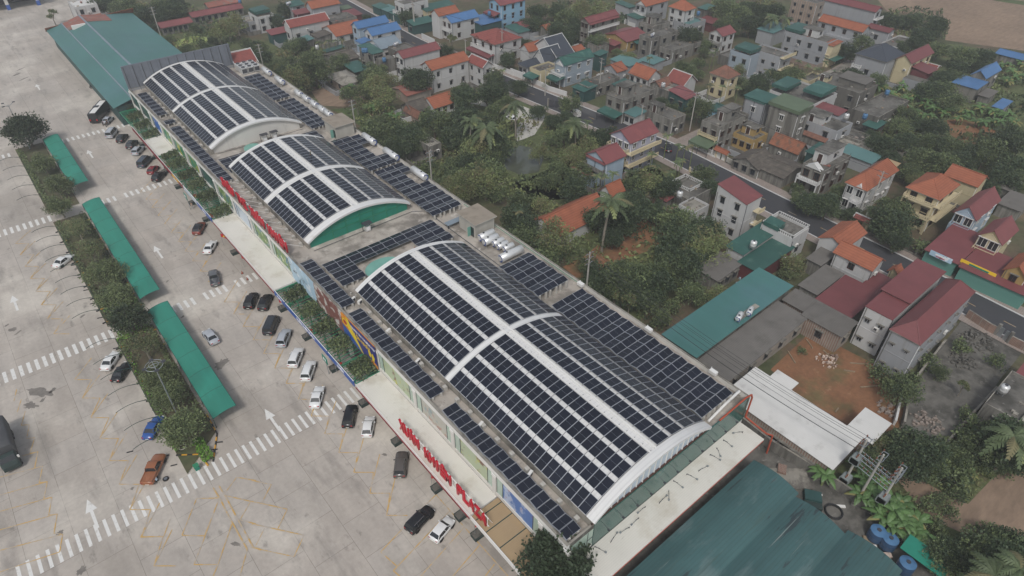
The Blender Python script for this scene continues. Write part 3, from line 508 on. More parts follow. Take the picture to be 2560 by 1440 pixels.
for k, (ya, yb, yr) in enumerate(VA):
    for h, (a, e) in enumerate(((ya+1.05, yr-.52), (yr+.52, yb-.85))):
        n = int((e-a)/PITCH_Y); a += (e-a-n*PITCH_Y)/2
        for j, s in enumerate(SP):
            th = s/RV; x, z = arc(th, RV+.2)
            t = thing('solar_array', f'{ORD[j]} strip of solar panels, {("near", "far")[h]} half of the {VNAME[k]}', 'solar array', (x, a, z), 0, f'solar panel strips on the {VNAME[k]}')
            for i in range(n): module(t, 0, (i+.5)*PITCH_Y, 0, 0, th)
            b = MB()   # dark clamps and rails that cross to the next strip
            x2, z2 = arc((s+1.8)/RV, RV+.14); x1, z1 = arc((s-1.3)/RV, RV+.14)
            for i in range(n+1): y = i*PITCH_Y; b.tube((x1-x, y, z1-z), (x2-x, y, z2-z), .03, 'rail', 4)
            b.build('mounting_rail', t)
def field(label, x0, nc, ya, yb, z=10.0, cut=None, tilt=R(12), legs=True, group='zigzag solar arrays on the flat roof'):
    """rows of modules in a zigzag of ridges and valleys on low blocks"""
    n = int((yb-ya)/(PITCH_Y)); t = thing('solar_array', label, 'solar array', (x0, ya, z), 0, group); dz = math.sin(tilt)*MW/2; fr = MB(); fb = MB()
    for j in range(n):
        rx = tilt if j % 2 == 0 else -tilt
        for c in range(nc):
            if cut and cut(c, j): continue
            module(t, (c+.5)*(ML+.06), (j+.5)*PITCH_Y, 0, rx, 0)
            if (j % 4 == 0) or j == n-1:
                for q in (.2, .8): fb.box((c+q)*(ML+.06)-.15, j*PITCH_Y-.1, ZR-z, (c+q)*(ML+.06)+.15, j*PITCH_Y+.25, -.2, 'concrete_block')
    for c in range(nc+1):
        if cut: continue
        x = c*(ML+.06)-.03
        for j in range(n):
            s = 1 if j % 2 == 0 else -1; fr.tube((x, j*PITCH_Y, -s*dz-.02), (x, (j+1)*PITCH_Y, s*dz-.02), .035, 'module_frame', 4)
    if fr.v: fr.build('mounting_rail', t)
    if fb.v: fb.build('footing_block', t)
field('narrow zigzag row of solar panels along the front parapet near the tan canopy', 31.9, 1, 27.6, 54.2, 10.15)
field('narrow zigzag row of solar panels along the front parapet behind the promotion banner', 31.9, 1, 56.2, 81.7, 10.15)
field('short zigzag row of solar panels at the front parapet behind the dancing poster', 31.9, 1, 82.4, 99.4, 10.15)
field('narrow zigzag row of solar panels on the front edge beside the farthest vault', 32.1, 1, 136.8, 172.4, 10.15)
field('two solar panels on the front edge between longer rows', 32.1, 1, 174.4, 177.2, 10.15); field('northernmost short zigzag row of solar panels on the front edge', 32.1, 1, 181, 199, 10.15)
field('wide zigzag field of solar panels between the nearest and middle vaults', 34.8, 10, 87.6, 96.8, 10.15, cut=lambda c, j: (2 <= c <= 6 and j < 3))
field('small zigzag block of solar panels by the glazed oval, before the farthest vault', 35.2, 5, 139.6, 147.8, 10.15, cut=lambda c, j: c == 4 and j < 2)
field('zigzag solar panels behind the middle vault and before the farthest vault', 47.5, 5, 142.5, 148.2, 10.15)
field('large zigzag field of solar panels east of the nearest vault, southern part', 58.75, 3, 28.6, 60.8, 10.95); field('zigzag field of solar panels between white slab gap and steel tanks', 58.75, 3, 63.0, 73.9, 10.95)
field('zigzag field of solar panels east of the middle vault, southern part', 59.5, 3, 95.8, 118.8, 10.6, cut=lambda c, j: c == 2 and 9 <= j <= 13); field('zigzag field of solar panels east of the middle vault, northern part', 59.2, 3, 120, 139.6, 10.6, cut=lambda c, j: c == 2 and (4 <= j <= 8 or j > 12))
field('zigzag field of solar panels east of the farthest vault, southern part', 59.5, 2, 149, 170, 10.15); field('zigzag field of solar panels east of the farthest vault, northern part', 59.5, 2, 171.6, 193.5, 10.15)
# grey footing blocks along the vault feet, loose and repeated
fbm = MB(); fbm.box(-.3, -.3, 0, .3, .3, .75, 'concrete_block'); fbm = fbm.mesh('footing_block')
for k, (ya, yb, yr) in enumerate(VA):
    n = int((yb-ya-4)/3.1)
    for i in range(n): tag(put('footing_block', fbm, None, (34.95, ya+2+i*3.1, ZR)), f'grey concrete block standing at the foot of the {VNAME[k]}', 'concrete block', f'concrete blocks at the foot of the {VNAME[k]}')
for i, (x, y) in enumerate([(35.6, 84.5), (36.5, 85.3), (37.3, 84.6), (36.2, 86.2), (37.8, 86), (35.2, 85.6), (38.3, 85)]): tag(put('loose_block', fbm, None, (x, y, ZR), i, .45), 'small loose concrete block on the stained slab before the nearest vault', 'concrete block', 'loose blocks before the nearest vault')
acm = MB(); acm.box(-.45, -.2, .1, .45, .2, .8, 'white_metal'); acm.box(-.3, -.22, .2, .25, -.2, .7, 'rail'); acm = acm.mesh('condenser_unit')
for x, y in ((34.6, 83.6), (35.2, 82.3), (35.0, 72.8), (34.9, 64), (34.8, 48), (34.8, 37.5)): tag(put('condenser_unit', acm, None, (x, y, ZR), .3), 'small white condenser box in the gutter beside the nearest vault', 'air conditioner', 'condensers beside the nearest vault')
# ---------------------------------------------------------------- roof furniture
def hut(label, x0, y0, x1, y1, z1=12.7):
    t = thing('stair_hut', label, 'hut', (x0, y0, ZR)); w, d, h = x1-x0, y1-y0, z1-ZR; b = MB(); b.box(.3, .3, 0, w-.3, d-.3, h-.2, 'hut_wall'); b.build('wall', t)
    b = MB(); b.box(-.1, -.1, h-.2, w+.1, d+.1, h, 'hut_wall', 'hut_roof'); b.build('roof', t); b = MB(); b.box(.22, .9, 0, .3, 1.8, 2.1, 'glass_dark'); b.build('doorway', t); b = MB(); b.box(-.5, 1.85, 0, .28, 1.92, 2.1, 'teal_glaze'); b.build('door', t)
hut('square concrete stair hut beside the row of steel tanks', 62.1, 85.0, 67.3, 91); hut('square concrete stair hut beyond the middle vault', 61.8, 140.6, 67.2, 147.2)
b = MB(); b.box(60, 91.2, 10.2, 64, 92.6, 10.3, 'tin_grey'); b.box(60.2, 91.4, ZR, 60.4, 91.6, 10.2, 'rail'); b.box(63.6, 92.2, ZR, 63.8, 92.4, 10.2, 'rail'); tag(b.build('lean_to_sheet'), 'small grey sheet roof behind the nearer stair hut', 'awning')
def tank(label, x, y, L, r, rz=0., lean=True, z=ZR, name='steel_tank', grp=None):
    t = thing(name, label, 'water tank', (x, y, z), rz, grp); b = MB(); n = 16
    rings = [(-L/2, .0), (-L/2-.02, r*.75), (-L/2+.06, r), (L/2-.06, r), (L/2+.02, r*.75), (L/2, .0)]; zc = r+.5
    b.grid([[(p, q*math.cos(2*PI*i/n), zc+q*math.sin(2*PI*i/n)) for i in range(n)] for p, q in rings], 'steel_tank', True, True); b.build('drum', t)
    b = MB(); q = [(-L/2-.025, r*.95), (-L/2-.025, r*.62)]; b.grid([[(p, s*math.cos(2*PI*i/n), zc+s*math.sin(2*PI*i/n)) for i in range(2, 13)] for p, s in q], 'tank_blue_ring'); b.build('printed_band', t)
    b = MB(); b.tube((-L*.2, 0, zc+r-.03), (-L*.2, 0, zc+r+.1), .2, 'rail', 8); b.build('cap', t); b = MB()
    for i in range(max(2, int(L/.9))+1):
        p = -L/2+.2+(L-.4)*i/max(2, int(L/.9))
        b.tube((p, -r*.9, 0), (p, -r*.5, zc-r*.8), .04, 'galv', 4); b.tube((p, r*.9, 0), (p, r*.5, zc-r*.8), .04, 'galv', 4); b.tube((p, -r*.6, zc-r*.8), (p, r*.6, zc-r*.8), .04, 'galv', 4)
    b.build('stand', t)
for x, y, L, r, lab in ((63.7, 83.6, 3.4, .75, 'large steel tank nearest the stair hut in the tank row'), (63.4, 81.9, 3.3, .75, 'second steel tank from the stair hut in the tank row'), (64.1, 80.5, 2.5, .62, 'third steel tank from the stair hut, a shorter one'), (64.1, 79.2, 2.4, .6, 'fourth steel tank from the stair hut, short with square shoulders'), (64.5, 77.9, 2.3, .62, 'fifth steel tank from the stair hut, short with dark cap')):
    tank(lab, x, y, L, r, 0, grp='steel tanks beside the stair hut')
tank('longest steel water tank with blue end ring, beside the zigzag panels', 63.4, 75.8, 5.2, .78)
for y, lab in ((134, 'steel tank on the east parapet just past the farther stair hut'), (124, 'steel tank with blue ring at the middle of the east parapet'), (112.2, 'steel tank with blue ring nearest the camera on the east parapet')): tank(lab, 67.1, y, 5.2, .78, PI/2 if 1 else 0)
for i, y in enumerate((192, 183, 170.8, 166.3, 161.5, 157.1, 153.7)): tank(['northernmost steel tank on the far east parapet', 'second steel tank from the north end', 'steel tank in a group of five, the northernmost', 'steel tank in a group of five, second from north', 'steel tank in a group of five, the middle one', 'steel tank in a group of five, second nearest', 'steel tank in a group of five, next to the farther hut'][i], 66.4, y, 4.6 if i < 2 else 3.2, .72, PI/2)
coolm = MB(); coolm.box(-.8, -.8, .2, .8, .8, 1.9, 'steel_tank'); coolm.box(-.7, -.83, .4, .7, -.8, 1.6, 'rail'); coolm.tube((0, 0, 1.9), (0, 0, 2.1), .55, 'rail', 12); coolm = coolm.mesh('cooling_unit')
for i in range(9): tag(put('cooling_unit', coolm, None, (61.6+1.9*(i % 3), 197.2+2.0*(i//3), ZR)), 'boxy metal cooling unit with dark grille in the block of nine by the grey screen', 'air conditioner', 'cooling units by the grey screen')
def oval(label, cx, cy, rx, ry):
    b = MB(); b.prism([(rx*math.cos(2*PI*i/28), ry*math.sin(2*PI*i/28)) for i in range(28)], 0, .35, 'concrete_block', 'teal_glaze'); tag(b.build('skylight', None, (cx, cy, ZR)), label, 'skylight')
oval('pale green glazed oval skylight before the nearest vault', 43.6, 88.2, 3.7, 3.0); oval('pale green glazed oval skylight before the farthest vault', 44.2, 148.6, 2.2, 3.0)
def acbox(label, x, y):
    t = thing('control_box', label, 'cabinet', (x, y, ZR)); b = MB(); b.box(-.5, -.4, .2, .5, .4, 1.3, 'steel_tank'); b.build('cabinet', t); b = MB(); b.box(-.3, -.44, .5, .3, -.4, 1.1, 'letter_white'); b.build('panel', t); b = MB(); b.box(-.9, -.7, 1.9, .9, .6, 2.0, 'rail'); b.build('cover', t); b = MB()
    for q in (-.8, .8): b.box(q-.05, .4, 0, q+.05, .5, 1.9, 'rail')
    b.build('post', t)
acbox('metal control box under a small cover at the green gable', 47.5, 101); acbox('left of two control boxes at the white gable of the farthest vault', 48, 151); acbox('right of two control boxes at the white gable of the farthest vault', 50.5, 151)
# orange tiled pavilion behind the cooling units
t = thing('tiled_pavilion', 'orange tiled pavilion roof behind the block of cooling units', 'pavilion', (61.5, 204, 0)); b = MB(); b.box(.5, .5, 0, 6.5, 7, 9.5, 'wall_cream'); b.build('wall', t)
b = MB(); b.sheet([(0, -1.2, 9.3), (7, -1.2, 9.3), (7, 3.5, 12.6), (0, 3.5, 12.6)], .15, 'tile_red'); b.sheet([(0, 8, 9.3), (0, 3.5, 12.6), (7, 3.5, 12.6), (7, 8, 9.3)], .15, 'tile_red'); b.build('roof', t); b = MB(); b.box(-.1, 3.35, 12.5, 7.1, 3.65, 12.85, 'white_trim')
for x in (-.1, 6.9): b.path([(x+.1, -1.2, 9.5), (x+.1, 3.5, 12.75), (x+.1, 8, 9.5)], .12, 'white_trim', 5)
b.build('ridge', t)
# cables and gutter pipes on the slab
b = MB(); b.path([(60.2, 75, 9.6), (60.3, 96, 9.6), (61.2, 141, 9.6)], .07, 'rail', 4); b.path([(36, 101.3, 9.5), (58, 101.3, 9.5), (60, 100, 9.5)], .06, 'rail', 4); b.path([(36.5, 151.6, 9.5), (58, 151.4, 9.5)], .06, 'rail', 4); b.path([(67.4, 62, 10.1), (67.5, 96, 10.1)], .06, 'green_beam', 4)
tag(b.build('cable_conduit'), 'thin dark cable conduits running over the flat slab between the vaults', 'conduit')
for cr, x, y in (('B3', 515, 690), ('B3', 1025, 1030), ('B3', 1510, 1350)):
    p = W(cr, x, y, 10.3); b = MB(); b.box(-.35, -.6, 0, .35, .6, .55, 'white_metal'); b.tube((0, .5, .3), (.9, .9, .1), .06, 'white_metal', 5); tag(b.build('junction_box', None, (min(p.x, 67.9), p.y, 10.0)), 'white junction box on the back parapet of the plaza', 'junction box', 'junction boxes on the back parapet')
# ================================================================ CARS
def smooth_loft(b, secs, m, n=0, smooth=True, cap=True):
    b.grid(secs, m, smooth, True)
    if cap: b.poly(secs[0][::-1], m); b.poly(secs[-1], m)
def bsec(x, zl, zh, hw, t=.8):   # lower-body cross-section, rounded shoulders
    zs = zh-zl
    return [(x, -hw*.88, zl), (x, -hw*.98, zl+zs*.18), (x, -hw, zl+zs*.5), (x, -hw*.97, zl+zs*.8), (x, -hw*t, zh), (x, 0, zh+.03), (x, hw*t, zh), (x, hw*.97, zl+zs*.8), (x, hw, zl+zs*.5), (x, hw*.98, zl+zs*.18), (x, hw*.88, zl), (x, 0, zl-.02)]
SPEC = {  # L, W, body stations (x, zlow, zhigh, halfwidth factor), cabin base x0,x1, roof x0,x1, belt z, roof z
 'sedan': (4.6, 1.82, [(-1, .42, .72, .82), (-.97, .3, .93, .93), (-.62, .22, 1.02, 1), (-.1, .2, .97, 1), (.4, .2, .95, 1), (.75, .22, .85, .97), (.94, .3, .72, .88), (1, .4, .6, .75)], (-.72, .42), (-.4, .12), .95, 1.46),
 'suv': (4.6, 1.88, [(-1, .45, .9, .84), (-.97, .32, 1.12, .95), (-.6, .26, 1.16, 1), (0, .25, 1.1, 1), (.45, .25, 1.06, 1), (.8, .27, .98, .97), (.95, .33, .86, .9), (1, .42, .7, .8)], (-.94, .42), (-.8, .16), 1.06, 1.72),
 'hatch': (4.0, 1.76, [(-1, .4, .85, .84), (-.97, .3, 1.0, .94), (-.6, .24, 1.04, 1), (0, .22, .99, 1), (.45, .22, .97, 1), (.78, .25, .86, .96), (.95, .32, .74, .88), (1, .4, .62, .76)], (-.93, .5), (-.66, .18), .98, 1.5),
 'van': (5.0, 1.95, [(-1, .45, 1.1, .88), (-.97, .35, 1.2, .97), (-.5, .3, 1.22, 1), (0, .3, 1.2, 1), (.5, .3, 1.18, 1), (.85, .32, 1.08, .97), (.97, .38, .9, .9), (1, .45, .75, .82)], (-.97, .82), (-.94, .5), 1.15, 2.05),
 'pickup': (5.3, 1.9, [(-1, .55, .95, .9), (-.98, .45, 1.08, .97), (-.5, .38, 1.1, 1), (0, .35, 1.1, 1), (.45, .35, 1.1, 1), (.8, .38, 1.02, .97), (.95, .42, .9, .9), (1, .5, .75, .8)], (-.3, .46), (-.24, .2), 1.08, 1.78)}
WHEEL = None
def wheel_mesh():
    b = MB(); n = 14
    def ring(r, y): return [(r*math.cos(2*PI*i/n), y, r*math.sin(2*PI*i/n)) for i in range(n)]
    b.grid([ring(.2, -.11), ring(.3, -.12), ring(.33, -.08), ring(.33, .08), ring(.3, .12), ring(.2, .11)], 'rubber', True, True); ty = b.mesh('tyre')
    b = MB(); b.poly(ring(.2, -.1), 'rim'); b.poly(ring(.2, .1)[::-1], 'rim')
    for k in range(5): a = 2*PI*k/5; b.box(-.02, -.115, 0, .02, .115, .19, 'rim') if k == 0 else b.tube((0, -.1, 0), (.19*math.sin(a), -.1, .19*math.cos(a)), .02, 'chrome', 4)
    return ty, b.mesh('rim')
TYRE, RIM = wheel_mesh()
def car(kind, colr, label, cr, rear, front, roofcol=None, z=.7, name='parked_car', cat='car', group='cars in the plaza car park'):
    L, Wd, st, (c0, c1), (q0, q1), zb, zr = SPEC[kind]; hl = L/2; hw = Wd/2; pm = 'paint_car_'+colr
    a, e = W(cr, *rear, z), W(cr, *front, z); c = (a+e)/2; h = math.atan2(e.y-a.y, e.x-a.x)
    t = thing(name, label, cat, (c.x, c.y, 0), h, group)
    b = MB(); smooth_loft(b, [bsec(x*hl, zl, zh, w*hw) for x, zl, zh, w in st], pm)
    for x in (-.6, .62):   # wheel arches
        for s in (-1, 1): b.box(x*hl-.4, s*hw-.02, .2, x*hl+.4, s*hw+.012, .7, 'rubber')
    b.box(-hl-.01, -.25, .5, -hl+.03, .25, .62, 'plate'); b.box(hl-.06, -.5, .4, hl+.015, .5, .55, 'rail'); b.build('body', t)
    # cabin: glass faces below a painted roof
    B = [(c0*hl, -hw*.9, zb-.06), (c1*hl, -hw*.9, zb-.06), (c1*hl, hw*.9, zb-.06), (c0*hl, hw*.9, zb-.06)]
    T = [(q0*hl, -hw*.72, zr-.05), (q1*hl, -hw*.72, zr-.05), (q1*hl, hw*.72, zr-.05), (q0*hl, hw*.72, zr-.05)]
    b = MB()
    for i in range(4): j = (i+1) % 4; b.poly([B[i], B[j], T[j], T[i]], 'glass_dark')
    b.build('window', t); rm = 'paint_car_'+(roofcol or colr); b = MB(); o = .04; mid = (q0+q1)*hl/2
    R2 = [[(x, -hw*.74+dy, zz), (x, -hw*.5, zz+dz), (x, 0, zz+dz+.03), (x, hw*.5, zz+dz), (x, hw*.74-dy, zz)] for x, zz, dz, dy in ((q0*hl-o, zr-.07, .03, .02), (q0*hl+.2, zr-.02, .03, 0), (mid, zr, .03, 0), (q1*hl-.2, zr-.02, .03, 0), (q1*hl+o, zr-.08, .03, .02))]
    b.grid(R2, rm)
    for i in range(4): b.tube(B[i], T[i], .05, pm, 5)
    for s in (-1, 1):
        for f in (.35, .62) if kind != 'pickup' else (.5,):
            x0 = (c0+(c1-c0)*f)*hl; x1 = (q0+(q1-q0)*f)*hl; b.tube((x0, s*hw*.905, zb-.05), (x1, s*hw*.725, zr-.05), .035, pm if f > .5 else 'rail', 4)
        if kind in ('suv', 'van'): b.tube((q0*hl+.2, s*hw*.66, zr+.06), (q1*hl-.2, s*hw*.66, zr+.06), .025, 'chrome', 4)
    b.build('roof', t)
    if kind == 'pickup':
        b = MB(); b.poly([(-hl*.93, -hw*.78, 1.11), (-hl*.34, -hw*.78, 1.11), (-hl*.34, hw*.78, 1.11), (-hl*.93, hw*.78, 1.11)], 'rail' if colr == 'grey' else pm)
        for s in (-1, 1): b.box(-hl*.97, s*hw*.84-.06, 1.05, -hl*.31, s*hw*.84+.06, 1.18, pm)
        b.box(-hl*.98, -hw*.84, 1.0, -hl*.94, hw*.84, 1.18, pm); b.build('cargo_bed', t)
    for s in (-1, 1):
        b = MB(); b.box(hl*.93, s*hw*.64-.2, zb*.66, hl*.97, s*hw*.64+.2, zb*.66+.14, 'lamp_white'); b.build('headlight', t)
        b = MB(); b.box(-hl*1.0, s*hw*.68-.16, zb*.78, -hl*.96, s*hw*.68+.16, zb*.78+.17, 'lamp_red'); b.build('tail_light', t)
        b = MB(); b.box(c1*hl-.55, s*hw*1.05-.11, zb, c1*hl-.4, s*hw*1.05+.11, zb+.14, pm); b.build('wing_mirror', t)
        for x in (-.6, .62):
            w = put('wheel', TYRE, t, (x*hl, s*(hw-.1), .33)); put('rim', RIM, w)
    return t
for a in [('sedan', 'white', 'white sedan alone on the left lanes beside the empty arch frames', 'B1', (428, 548), (520, 480)),
 ('sedan', 'white', 'white sedan beside the black one near the near crosswalk and median', 'B1', (790, 1318), (868, 1205)),
 ('sedan', 'black', 'black sedan next to a white one under the empty arch frames', 'B1', (872, 1402), (952, 1290)),
 ('sedan', 'blue', 'bright blue sedan nosed in under the median trees', 'C1', (1112, 388), (1188, 258)),
 ('pickup', 'orange', 'copper orange pickup truck with a wheel lying beside it', 'C1', (1105, 740), (1200, 535)),
 ('sedan', 'silver', 'silver blue sedan driving alone in the middle of the lane', 'B1', (1608, 1120), (1550, 1045)),
 ('suv', 'brown', 'red brown hatchback with black roof, alone in its bay', 'B1', (1475, 305), (1512, 235), 'black'),
 ('sedan', 'white', 'white car between the brown hatchback and the grey pickup', 'B1', (1552, 450), (1600, 370)),
 ('pickup', 'grey', 'dark grey pickup on the lane above the broken crosswalk', 'B1', (1618, 700), (1595, 585)),
 ('suv', 'black', 'black car left of its black twin by the blue sign board', 'B1', (1860, 865), (1905, 760)),
 ('suv', 'black', 'black car right of its black twin, nearest the canopy corner', 'B2', (50, 870), (88, 780)),
 ('van', 'dark', 'large dark minivan below the two black cars', 'B2', (90, 1058), (142, 940)),
 ('suv', 'silver', 'silver hatchback right below the dark minivan', 'B2', (190, 1140), (228, 1045)),
 ('suv', 'white', 'white crossover, upper one of two white cars near the green parking sign', 'B2', (275, 1300), (322, 1180)),
 ('suv', 'white', 'white crossover, lower one of two white cars near the green parking sign', 'B2', (375, 1392), (412, 1285)),
 ('sedan', 'white', 'white sedan with lit red tail lights above the long crosswalk', 'C2', (440, 160), (475, 30)),
 ('suv', 'black', 'black people carrier standing across the end of the long crosswalk', 'C2', (685, 318), (720, 160)),
 ('hatch', 'white', 'white hatchback beside the black car at the crosswalk end', 'C2', (830, 385), (855, 250)),
 ('suv', 'greybrown', 'grey brown car with glass roof below the big red letters', 'C2', (1075, 700), (1098, 505)),
 ('suv', 'black', 'large black car parked slantwise near the tan canopy', 'C2', (1150, 1095), (1305, 935)),
 ('hatch', 'white', 'white hatchback parked slantwise beside a large black car', 'C2', (1335, 1160), (1455, 1015)),
 ('hatch', 'silver', 'silver hatchback close behind the black coach', 'A1', (790, 917), (832, 875)),
 ('van', 'silver', 'silver passenger van at the end of the far crosswalk', 'A1', (812, 1035), (866, 965)),
 ('suv', 'black', 'black car right next to the silver van', 'A1', (892, 1065), (942, 1005)),
 ('suv', 'dark', 'dark open topped looking car, third from the silver van', 'A1', (970, 1105), (1010, 1055)),
 ('suv', 'silver', 'silver car between two dark ones in the far row', 'A1', (1010, 1155), (1062, 1100)),
 ('van', 'slate', 'dark slate minivan left of the red car', 'A1', (1055, 1248), (1112, 1185)),
 ('hatch', 'red', 'dark red hatchback in the far row of parked cars', 'A1', (1122, 1300), (1172, 1240)),
 ('suv', 'black', 'black car last in the far row, next to the red hatchback', 'A1', (1162, 1352), (1222, 1290)),
 ('hatch', 'white', 'small white car parked in the village yard among the trees', 'A2', (1842, 842), (1785, 808)),
 ('hatch', 'white', 'second white car half hidden by palms in the village yard', 'A3', (20, 900), (-30, 870)),
 ('sedan', 'black', 'black car on the village road beside the three storey balcony house', 'A3', (1175, 1130), (1172, 1080))]:
    car(*a)
# coach
a, e = W('A1', 690, 905, 1.5), W('A1', 800, 775, 1.5); c = (a+e)/2; h = math.atan2(e.y-a.y, e.x-a.x)
t = thing('coach', 'black coach with a white roof panel parked by the green shed', 'bus', (c.x, c.y, 0), h); b = MB(); L = 5.2
smooth_loft(b, [[(x, -1.2*w, .4), (x, -1.25*w, 1.5), (x, -1.2*w, zt-.25), (x, -1.0*w, zt), (x, 1.0*w, zt), (x, 1.2*w, zt-.25), (x, 1.25*w, 1.5), (x, 1.2*w, .4)] for x, w, zt in ((-L, .96, 3.0), (-L+.15, 1, 3.15), (0, 1, 3.2), (L-.4, 1, 3.15), (L, .93, 2.9))], 'paint_car_black', 0, False); b.build('body', t)
b = MB(); b.box(-L+.3, -1.0, 3.2, -.2, .55, 3.26, 'white_metal'); b.box(.2, -1.0, 3.22, L-1.2, .55, 3.28, 'white_metal'); b.build('roof_panel', t); b = MB(); b.box(-1, -.5, 3.2, .1, .9, 3.45, 'rail'); b.build('cooling_box', t)
for s in (-1, 1):
    b = MB(); b.box(-L+.4, s*1.24-.02, 1.6, L-.5, s*1.24+.02, 2.6, 'glass_dark'); b.build('window', t); b = MB(); b.box(-L-.02, s*.9-.2, 1.0, -L+.05, s*.9+.2, 1.5, 'lamp_red'); b.build('tail_light', t)
    for x in (-2.8, 3): w = put('wheel', TYRE, t, (x, s*1.1, .48)); w.scale = (1.45, 1.4, 1.45); put('rim', RIM, w)
b = MB(); b.box(-L-.03, -1.0, 1.7, -L+.1, 1.0, 2.7, 'glass_dark'); b.build('rear_window', t); b = MB(); b.box(L-.1, -1.05, 1.3, L+.02, 1.05, 2.7, 'glass_dark'); b.build('windscreen', t)
# covered lorry at the left edge
qa, qb = W('C1', 50, 185, 2.8), W('C1', 150, 490, 2.8); LA = math.atan2(qb.y-qa.y, qb.x-qa.x); dq = (qb-qa).normalized(); LQ = (qb.x+dq.y*1.2-CR.x*.9-dq.x*.8, qb.y-dq.x*1.2-CR.y*.9-dq.y*.8, 0)
t = thing('lorry', 'green cabbed lorry with a dark grey tarpaulin over its load', 'lorry', LQ, LA); b = MB()
smooth_loft(b, [[(x, -1.22, 1.1), (x, -1.25, 2.2), (x, -1.22, zt-.2), (x, -1.05, zt), (x, 0, zt+.1), (x, 1.05, zt), (x, 1.22, zt-.2), (x, 1.25, 2.2), (x, 1.22, 1.1)] for x, zt in ((-7.2, 3.3), (-6.9, 3.5), (-5, 3.55), (-3, 3.45), (-1.2, 3.55), (-.2, 3.5), (0, 3.3))], 'tarp'); b.build('tarpaulin', t)
b = MB(); b.box(-7.1, -1.15, .7, .1, 1.15, 1.12, 'rail'); b.build('chassis', t); b = MB()
smooth_loft(b, [[(x, -1.15*w, .6), (x, -1.15*w, zt-.3), (x, -.95*w, zt), (x, .95*w, zt), (x, 1.15*w, zt-.3), (x, 1.15*w, .6)] for x, w, zt in ((.35, 1, 2.4), (1.2, 1, 2.45), (1.9, .98, 2.0), (2.25, .94, 1.3))], 'planter', 0, False); b.build('cab', t)
b = MB(); b.poly([(1.25, -.95, 2.42), (1.93, -.98, 1.98), (1.93, .98, 1.98), (1.25, .95, 2.42)], 'glass_dark'); b.poly([(x, y, z+.02) for x, y, z in ((1.25, -.95, 2.42), (1.93, -.98, 1.98), (1.93, .98, 1.98), (1.25, .95, 2.42))], 'glass_dark'); b.build('windscreen', t)
for s in (-1, 1):
    b = MB(); b.box(1.5, s*1.3-.12, 1.8, 1.7, s*1.3+.12, 2.2, 'white_metal'); b.build('wing_mirror', t)
    for x in (-5.8, -4.8, 1.2): w = put('wheel', TYRE, t, (x, s*1.0, .48)); w.scale = (1.45, 1.6, 1.45); put('rim', RIM, w)
# loose wheel beside the pickup
p = W('C1', 1245, 715); t = thing('spare_wheel', 'loose wheel lying flat on the concrete beside the orange pickup', 'wheel', (p.x, p.y, .12)); w = put('tyre', TYRE, t); w.rotation_euler = (PI/2, 0, 0); w.scale = (1.25, 1, 1.25); w = put('rim', RIM, t); w.rotation_euler = (PI/2, 0, 0); w.scale = (1.25, 1.02, 1.25)
# small three-wheeled cargo truck on the village road
p = W('A3', 480, 850, 1); t = thing('cargo_tricycle', 'small white boxed truck standing on the village road by a round tree', 'truck', (p.x, p.y, 0), R(80)); b = MB(); b.box(-1.6, -.75, .55, .6, .75, 2.0, 'white_metal'); b.build('cargo_box', t); b = MB(); b.box(.65, -.7, .4, 1.5, .7, 1.0, 'paint_car_white'); b.box(.65, -.65, 1.0, 1.2, .65, 1.75, 'glass_dark'); b.box(.6, -.7, 1.75, 1.3, .7, 1.82, 'paint_car_white'); b.build('cab', t)
for x in (-1, 1):
    for s in (-1, 1): put('rim', RIM, put('wheel', TYRE, t, (x, s*.6, .33)))
# motorbikes
def motorbike(label, cr, x, y, rz):
    p = W(cr, x, y); t = thing('motorbike', label, 'motorbike', (p.x, p.y, 0), rz); b = MB(); b.path([(-.5, 0, .65), (-.1, 0, .7), (.15, 0, .55), (.5, 0, .95)], .13, 'paint_car_black', 6); b.build('body', t); b = MB(); b.box(-.55, -.12, .7, .05, .12, .82, 'rubber'); b.build('seat', t); b = MB(); b.tube((.5, -.32, 1.02), (.5, .32, 1.02), .025, 'rail', 5); b.build('handlebar', t)
    for q in (-.6, .62): w = put('wheel', TYRE, t, (q, 0, .3)); w.scale = (.9, .45, .9)
for i, (cr, x, y, rz) in enumerate([('A1', 700, 660, .3), ('A1', 690, 655, .5), ('A1', 775, 940, 1.4), ('A1', 800, 945, 1.2)]): motorbike(['black motorbike at the foot of the green shed wall', 'second motorbike leaning by the green shed wall', 'black motorbike between coach and silver van, left one', 'black motorbike between coach and silver van, right one'][i], cr, x, y, rz)
